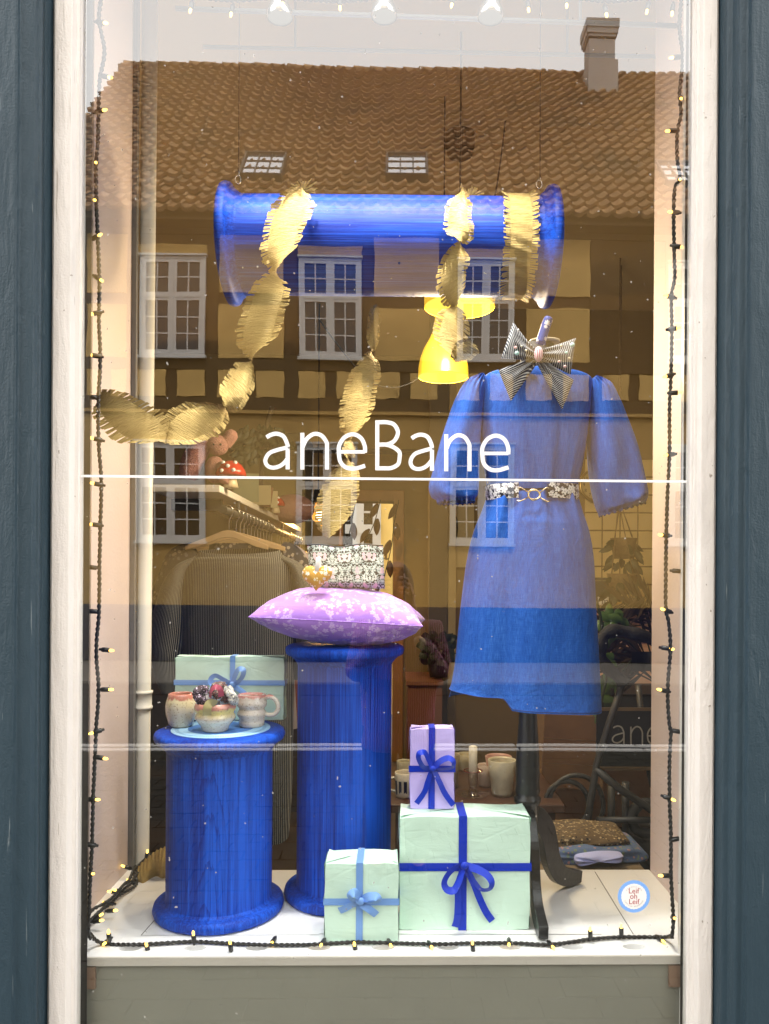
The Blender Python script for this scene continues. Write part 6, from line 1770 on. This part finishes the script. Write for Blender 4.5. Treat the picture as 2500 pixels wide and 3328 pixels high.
pot('small pale cup with pink inside beside the candle', 1051, 1704, 34, 46, (.55, .45, .38), taper=.8)
pot('brown rounded jug half behind the lilac box', 976, 1706, 40, 70, (.34, .28, .19), kind='jug', taper=.75)
pot('olive cup behind the candle holder', 1008, 1668, 42, 34, (.40, .35, .22), kind='cup', taper=.85)
pot('tall cream cup behind the striped one', 874, 1700, 34, 50, (.42, .38, .26), kind='cup', taper=.85)
tt, c, r, h_ = pot('navy and cream striped cup left of the lilac box', 876, 1727, 46, 52, (.55, .50, .40), kind='cup', taper=.9)
sb_ = B()
for k in range(12):
    a = 2 * PI * k / 12; sb_.grid(lambda u, v, a=a: c + Vector(((r * 1.005) * math.cos(a + (u - .5) * .30) * (.93 + .07 * v), (r * 1.005) * math.sin(a + (u - .5) * .30) * (.93 + .07 * v), h_ * (.12 + .58 * v))), 3, 2)
sb_.ob('painted_stripes', plain('navy_glaze', (.012, .018, .06), .3), tt)
B().tube(curve([c + Vector((-r * .95, 0, h_ * .75)), c + Vector((-r * 1.5, 0, h_ * .7)), c + Vector((-r * 1.5, 0, h_ * .3)), c + Vector((-r * .95, 0, h_ * .2))], 6), .006, 8).ob('handle', plain('cream_handle', (.5, .46, .36), .3), tt)
ca = thing('candle', 'white candle standing in a clear glass holder on the low table', 'candle', P(1023, 1700, 2.8))
cq = P(1022, 1700, 2.80)
B().lathe([(.001, P(1022, 1699, 2.8).z), (.011, P(1022, 1699, 2.8).z), (.0155, P(1022, 1665, 2.8).z), (.0155, P(1022, 1613, 2.8).z), (.008, P(1022, 1611, 2.8).z), (.001, P(1022, 1611, 2.8).z)], (cq.x, 2.8, 0), 20).ob('candle_stick', plain('white_wax', (.74, .70, .58), .5, bump=0), ca)
gls = NT('clear_glass'); gq = gls.node('MixShader', {0: gls.math('ADD', .06, gls.math('MULTIPLY', gls.node('LayerWeight', {0: .35}).outputs[1], .8)), 1: gls.node('BsdfTransparent', {'Color': (.90, .86, .84, 1)}).outputs[0], 2: gls.node('BsdfGlossy', {'Roughness': .03}).outputs[0]}).outputs[0]
gls.t.links.new(gq, gls.o.inputs[0])
B().lathe([(.062, zt2 + .012), (.050, zt2 + .006), (.02, zt2 + .010), (.013, zt2 + .03), (.0165, P(1022, 1690, 2.8).z), (.018, P(1022, 1668, 2.8).z), (.034, P(1022, 1665, 2.8).z)], (cq.x, 2.8, 0), 28).ob('glass_holder', gls.m, ca)
B().tube([(cq.x + .034 * math.cos(a), 2.8 + .034 * math.sin(a), P(1022, 1665, 2.8).z) for a in [2 * PI * k / 30 for k in range(30)]], .0012, 5, closed=True).ob('holder_rim', plain('red_glass_rim', (.25, .05, .04), .2), ca)
# wooden crates, boards and dark furniture behind the post
wd_ = plain('brown_grained_board', (.17, .085, .035), .5, var=.35, scale=12)
bx_ = thing('wooden_crate', 'brown wooden crate tilted behind the black mannequin post', 'crate', P(1220, 1620, 3.3))
Rm = Matrix.Rotation(R(3.0), 3, 'Y')
x0, x1, z0, z1 = P(1174, 1620, 3.3).x, P(1306, 1620, 3.3).x, P(1240, 1705, 3.3).z, P(1240, 1545, 3.3).z
ctr = ((x0 + x1) / 2, 3.4, (z0 + z1) / 2)
for k in range(3):
    za, zb_ = z0 + (z1 - z0) * k / 3 + .002, z0 + (z1 - z0) * (k + 1) / 3 - .002
    B().box(x0, x1 - .012, 3.30, 3.312, za, zb_, rot=Rm, c=ctr).ob('board', wd_, bx_)
B().box(x1 - .012, x1, 3.29, 3.6, z0, z1, rot=Rm, c=ctr).box(x0, x1, 3.315, 3.6, z0, z0 + .012, rot=Rm, c=ctr).box(x0, x1, 3.59, 3.6, z0, z1, rot=Rm, c=ctr).ob('side_panel', plain('pale_crate_edge', (.24, .14, .06), .6), bx_)
cs = thing('chest', 'reddish brown wooden chest in the dark below the poster', 'chest', (P(925, 1600, 4.2).x, 4.2, FZ))
B().box(P(880, 1600, 4.2).x, P(955, 1600, 4.2).x, 4.2, 4.6, FZ, P(900, 1480, 4.2).z).ob('body', plain('red_brown_wood', (.15, .055, .022), .5, var=.2), cs)
B().box(P(877, 1600, 4.2).x, P(957, 1600, 4.2).x, 4.18, 4.62, P(900, 1480, 4.2).z + .001, P(900, 1472, 4.2).z).ob('lid', plain('red_brown_lid', (.18, .07, .03), .45, var=.2), cs)
bk = thing('dark_bench', 'black wooden bench behind the crate at the right back', 'bench', (P(1300, 1700, 3.8).x, 3.8, FZ))
B().box(P(1170, 1600, 3.8).x, P(1500, 1600, 3.8).x, 3.8, 4.2, P(1300, 1580, 3.8).z, P(1300, 1500, 3.8).z).ob('seat', plain('black_bench', (.014, .012, .010), .5), bk)
for x in (1185, 1480): B().box(P(x, 1600, 3.8).x, P(x + 14, 1600, 3.8).x, 3.82, 4.18, FZ, P(1300, 1581, 3.8).z).ob('leg', plain('black_bench_leg', (.014, .012, .010), .5), bk)
sgn = thing('framed_glass', 'black framed glass panel at the right back, reflected pane letters ane painted on in grey', 'glass panel', P(1380, 1590, 3.0))
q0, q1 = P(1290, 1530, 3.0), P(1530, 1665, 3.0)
B().box(q0.x, q1.x, 3.0, 3.012, q1.z, q0.z).ob('panel', plain('black_glass_panel', (.010, .011, .014), .35, var=.1, bump=0), sgn)
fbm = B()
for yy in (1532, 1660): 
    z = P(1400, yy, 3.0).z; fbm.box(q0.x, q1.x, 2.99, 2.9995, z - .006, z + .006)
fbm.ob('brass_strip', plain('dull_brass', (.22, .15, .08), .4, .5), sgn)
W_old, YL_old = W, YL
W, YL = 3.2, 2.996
lg = plain('painted_reflection_letter', (.40, .38, .33), .6, bump=0)  # grey letters painted on, standing for the pane lettering reflected in the glass
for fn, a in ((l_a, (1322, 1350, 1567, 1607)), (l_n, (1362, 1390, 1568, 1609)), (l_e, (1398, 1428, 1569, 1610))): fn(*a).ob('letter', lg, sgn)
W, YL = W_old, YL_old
# black tubular stand with padded curved handle
cy_ = thing('pushchair', 'black folded pushchair with padded curved handle at the right back', 'pushchair', (P(1380, 1750, 2.75).x, 2.75, FZ))
YP = 2.75
grip = curve(pts3([(1480, 1418), (1440, 1402), (1400, 1378), (1365, 1368), (1335, 1362), (1312, 1368), (1300, 1385), (1297, 1415), (1310, 1440), (1335, 1462), (1350, 1478)], YP), 5)
B().tube(grip, [.020 + .006 * math.sin(k * .35) ** 2 for k in range(len(grip))], 12).ob('handle', plain('black_foam', (.010, .010, .010), .75, bump=.4, bscale=150), cy_)
fbm = B().tube(pts3([(1348, 1470), (1318, 1560), (1290, 1650), (1275, 1740), (1268, 1800)], YP), .013, 10)
fbm.tube(pts3([(1285, 1660), (1340, 1705), (1400, 1745), (1450, 1780)], YP), .014, 10).tube(pts3([(1352, 1690), (1352, 1850)], YP + .05), .014, 10).tube(pts3([(1322, 1690), (1320, 1850)], YP + .08), .014, 10)
fbm.tube(pts3([(1290, 1772), (1470, 1772)], YP + .02), .012, 10).tube(pts3([(1380, 1480), (1390, 1600), (1410, 1700)], YP + .3), .012, 8)
for x, r_ in ((1245, .10), (1395, .05), (1225, .08)):
    c = P(x, 1740 if r_ > .06 else 1768, YP + .04); fbm.tube([c + Vector((r_ * math.cos(a), 0, r_ * 1.1 * math.sin(a))) for a in [2 * PI * k / 28 for k in range(28)]], .009 if r_ > .06 else .02, 8, closed=True)
for x in (1268, 1352, 1320): 
    c = P(x, 1845, YP + .05); fbm.tube([c, Vector((c.x, c.y, FZ))], .012, 8)
fbm.ob('frame', dkm, cy_)
sb_ = B()
sb_.grid(lambda u, v: P(1365 + 70 * u, 1408 + 42 * v, YP + .25 + .06 * math.sin(PI * u)), 10, 8); sb_.ob('hood', plain('black_nylon', (.008, .008, .009), .7), cy_)
# folded purses on a low board behind the platform
pbm = plain('raw_oak_board', (.20, .145, .085), .6, var=.15, scale=10)
b0, b1 = P(1155, 1872, 2.42), P(1392, 1878, 2.40)
stool = thing('low_stool', 'low oak board stool behind the platform carrying folded purses', 'stool', (b0.x, 2.5, FZ))
zb2 = P(1270, 1872, 2.42).z
B().box(b0.x - .1, b1.x, 2.38, 2.72, zb2 - .014, zb2).ob('seat', pbm, stool, bevel=.002)
for x in (b0.x - .08, b1.x - .05): B().box(x, x + .03, 2.42, 2.66, FZ, zb2 - .015).ob('leg', pbm, stool)
def purse(label, outline, Y, dpt, mat, group='folded purses on the oak stool'):
    b = B(); ctrs = curve([Vector((x, y, 0)) for x, y in outline + outline[:1]], 4); cx_ = sum(p.x for p in ctrs) / len(ctrs); cy2 = sum(p.y for p in ctrs) / len(ctrs)
    def fn(u, v):
        k = u * (len(ctrs) - 1); i = min(int(k), len(ctrs) - 2); p = ctrs[i].lerp(ctrs[i + 1], k - i)
        s_ = math.sin(v * PI / 2); q = P(cx_ + (p.x - cx_) * s_, cy2 + (p.y - cy2) * s_, Y); q.y += -dpt * math.cos(v * PI / 2) ** .7 + .006 * math.sin(u * 30) * s_; return q
    def fb2(u, v):
        q = fn(u, 1); q.y += v * .16; q.z += .004 * math.sin(u * 20) * v; return q
    b.grid(fn, 60, 8).grid(fb2, 60, 4)
    o = b.ob('purse', mat); return tag(o, label, 'purse', group)
purse('blue and pink floral fabric purse at the bottom of the folded pile', [(1160, 1845), (1190, 1838), (1225, 1832), (1262, 1826), (1300, 1832), (1360, 1832), (1395, 1842), (1400, 1856), (1360, 1862), (1300, 1862), (1240, 1868), (1180, 1866), (1158, 1858)], 2.46, .03, fabric_print('blue_rose_print', (.10, .15, .28), (.36, .22, .22), (.16, .22, .16), 75))
purse('lilac blue lined purse opening towards the glass', [(1243, 1858), (1250, 1849), (1290, 1845), (1340, 1845), (1346, 1853), (1340, 1861), (1300, 1862), (1255, 1868), (1244, 1866)], 2.415, .022, plain('periwinkle_lining', (.46, .50, .86), .7, var=.1))
purse('brown floral fabric purse lying on top of the pile', [(1158, 1832), (1185, 1815), (1220, 1805), (1262, 1800), (1310, 1806), (1350, 1810), (1362, 1820), (1352, 1828), (1300, 1826), (1262, 1822), (1232, 1812), (1215, 1830), (1180, 1838), (1160, 1840)], 2.50, .03, fabric_print('brown_dot_print', (.11, .07, .03), (.40, .30, .16), (.02, .02, .02), 110))

# dried-flower / dark furniture masses deep in the room, left
rg = thing('dresser', 'dark brown dresser deep in the room below the clothes', 'dresser', (P(600, 1800, 5.0).x, 5.0, FZ))
B().box(P(420, 1500, 5.0).x, P(700, 1500, 5.0).x, 5.0, 5.5, FZ, P(600, 1420, 5.0).z).ob('body', plain('dark_brown_wood', (.045, .026, .015), .5, var=.2), rg)
for k in range(3): B().box(P(430, 1500, 5.0).x, P(690, 1500, 5.0).x, 4.985, 4.999, .1 + k * .28, .34 + k * .28).ob('drawer', plain('dark_brown_drawer', (.055, .030, .018), .45, var=.2), rg, bevel=.004)

# ================================================================== THE PHOTOGRAPHER, seen only as a faint reflection
skin = plain('skin', (.48, .28, .20), .5, var=.06, bump=.05)
coatm = NT('magenta_knit'); vv = coatm.geo(); wv = coatm.node('TexWave', {'Vector': vv, 'Scale': 28.0, 'Distortion': 3.0, 'Detail': 1.0}).outputs[0]
coatm.done(coatm.mix(wv, (.12, .006, .050), (.34, .022, .15)), .9, 0, coatm.bump(wv, .8, .02), sheen=.3)
jean = plain('dark_trousers', (.02, .022, .03), .8)
hairm = plain('grey_brown_hair', (.16, .12, .085), .7, var=.35, scale=60, bump=.8, bscale=200)
per = thing('person', 'person in a magenta knitted jacket holding up a phone with both hands', 'person', (.05, -.38, 0))
def skinned(name, verts, edges, radii, mat, sub=2, root=0):
    me = bpy.data.meshes.new(name); me.from_pydata([tuple(v) for v in verts], edges, [])
    o = link(name, me, per); me.materials.append(mat)
    md = o.modifiers.new('skin', 'SKIN'); md.use_smooth_shade = True
    for v_, r_ in zip(me.skin_vertices[0].data, radii): v_.radius = r_ if isinstance(r_, tuple) else (r_, r_); v_.use_root = False
    me.skin_vertices[0].data[root].use_root = True
    s_ = o.modifiers.new('sub', 'SUBSURF'); s_.levels = s_.render_levels = sub
    return o
X0, Yb = .012, -.40
V = lambda x, y, z: Vector((X0 + x, Yb + y, z * .945 if z < 1.35 and not (abs(x) == .085 and y == .30) else z - .075))
# body: pelvis, spine, neck, arms to wrists, legs to feet
bv = [V(0, 0, .88), V(0, 0, 1.05), V(0, -.01, 1.22), V(0, 0, 1.33), V(0, .02, 1.42),
      V(.17, 0, 1.30), V(.21, .07, 1.06), V(.085, .30, 1.30), V(-.17, 0, 1.30), V(-.21, .07, 1.06), V(-.085, .30, 1.30),
      V(.09, 0, .80), V(.095, .01, .46), V(.10, -.02, .08), V(.105, .10, .035), V(-.09, 0, .80), V(-.095, .01, .46), V(-.10, -.02, .08), V(-.105, .10, .035)]
be = [(0, 1), (1, 2), (2, 3), (3, 4), (3, 5), (5, 6), (6, 7), (3, 8), (8, 9), (9, 10), (0, 11), (11, 12), (12, 13), (13, 14), (0, 15), (15, 16), (16, 17), (17, 18)]
br2 = [(.15, .11), (.135, .10), (.15, .105), (.12, .08), (.05, .05), .062, .045, .028, .062, .045, .028, .085, .055, .04, .03, .085, .055, .04, .03]
skinned('body', bv, be, br2, skin)
jv = [V(0, 0, .66), V(0, 0, .88), V(0, 0, 1.05), V(0, -.01, 1.22), V(0, 0, 1.335), V(.165, 0, 1.31), V(.215, .06, 1.06), V(.10, .275, 1.275), V(-.165, 0, 1.31), V(-.215, .06, 1.06), V(-.10, .275, 1.275)]
je = [(0, 1), (1, 2), (2, 3), (3, 4), (4, 5), (5, 6), (6, 7), (4, 8), (8, 9), (9, 10)]
skinned('jacket', jv, je, [(.22, .15), (.20, .15), (.18, .13), (.185, .13), (.13, .095), .082, .068, .052, .082, .068, .052], coatm.m, root=1)
B().tube([V(.09, 0, .80), V(.095, .01, .46), V(.10, -.02, .10)], [.10, .075, .06], 14).tube([V(-.09, 0, .80), V(-.095, .01, .46), V(-.10, -.02, .10)], [.10, .075, .06], 14).ob('trousers', jean, per)
for sx in (-1, 1):
    B().box(X0 + sx * .10 - .045, X0 + sx * .10 + .045, Yb - .09, Yb + .17, .001, .07).ob('shoe', blk, per, bevel=.02)
# head
hc = V(-.012, .075, 1.515)
def headf(u, v):
    th = 2 * PI * u; ph = PI * v; r = Vector((math.sin(ph) * math.sin(th) * .074, math.sin(ph) * math.cos(th) * .092, -math.cos(ph) * .112))
    f = max(0, math.cos(th)) * math.sin(ph)
    if v < .45: r.x *= 1 - .28 * (.45 - v) / .45; r.y *= 1 - .10 * (.45 - v) / .45
    r.y += .020 * f * gau(v, .46, .05) * gau(min(u, 1 - u), 0, .03) + .008 * f * gau(v, .32, .03) * gau(min(u, 1 - u), 0, .05) - .006 * f * gau(v, .55, .04) * gau(min(u, 1 - u), .07, .03)
    return hc + r
B().grid(headf, 40, 30).ob('head', skin, per)
B().grid(lambda u, v: hc + Vector((0, -.018, .016)) + (headf(u, .38 + v * .62) - hc) * Vector((1.16, 1.16, 1.13)).x if not (min(u, 1 - u) < .13 and .38 + v * .62 < .76) else hc + (headf(u, .38 + v * .62) - hc) * .9, 40, 22).ob('hair', hairm, per)
for sx in (-1, 1):
    B().ball(hc + Vector((sx * .030, .083, .012)), .010, 8).ob('eye', plain('eye_white', (.6, .58, .55), .2, bump=0), per)
    B().ball(hc + Vector((sx * .030, .0915, .012)), .0045, 8).ob('iris', blk, per)
    B().ball(hc + Vector((sx * .076, .0, .0)), .022, 8, sx=.35, sz=1.4).ob('ear', skin, per)
B().tube([hc + Vector((-.022, .084, -.045)), hc + Vector((0, .092, -.046)), hc + Vector((.022, .084, -.045))], [.003, .006, .003], 8).ob('lips', plain('lips', (.42, .16, .14), .4, bump=0), per)
# phone just behind the lens, lens at its upper corner
phx0, phx1 = -.052, .032
ph = thing('phone', 'dark phone held upright in both hands by the person in magenta', 'phone', ((phx0 + phx1) / 2, -.02, 1.45))
B().box(phx0, phx1, -.022, -.014, 1.402, 1.554).ob('case', plain('dark_phone_case', (.03, .022, .018), .4, bump=0), ph, bevel=.004)
B().lathe([(.001, 0), (.006, 0), (.006, .003), (.001, .003)], (0, 0, 0), 16).ob('lens_ring', blk, ph).matrix_world = Matrix.Translation((.012, -.014, 1.50)) @ Matrix.Rotation(R(-90), 4, 'X')
# hands: palm and five fingers each, closed round the phone edges
for sx in (-1, 1):
    ex = phx1 if sx > 0 else phx0
    wr = V(sx * .085, .30, 1.30)
    hv = [wr, Vector((ex + sx * .034, -.055, 1.40)), Vector((ex + sx * .024, -.040, 1.445))]
    vs = list(hv); es = [(0, 1), (1, 2)]; rs = [.024, (.026, .016), (.024, .014)]
    for k, (dz, ln) in enumerate(((.052, .95), (.030, 1.05), (.008, 1.0), (-.014, .8))):
        b0_ = len(vs); z = 1.442 + dz
        vs += [Vector((ex + sx * .020, -.030, z)), Vector((ex + sx * .012, -.006, z + .006)), Vector((ex - sx * .012 * ln, -.004, z + .010)), Vector((ex - sx * .026 * ln, -.006, z + .010))]
        es += [(2, b0_), (b0_, b0_ + 1), (b0_ + 1, b0_ + 2), (b0_ + 2, b0_ + 3)]; rs += [.0095, .0088, .0080, .0066]
    b0_ = len(vs)
    vs += [Vector((ex + sx * .020, -.045, 1.425)), Vector((ex + sx * .004, -.040, 1.445)), Vector((ex - sx * .014, -.036, 1.465))]
    es += [(1, b0_), (b0_, b0_ + 1), (b0_ + 1, b0_ + 2)]; rs += [.012, .0105, .0085]
    skinned('hand', vs, es, rs, skin, 1, 1)
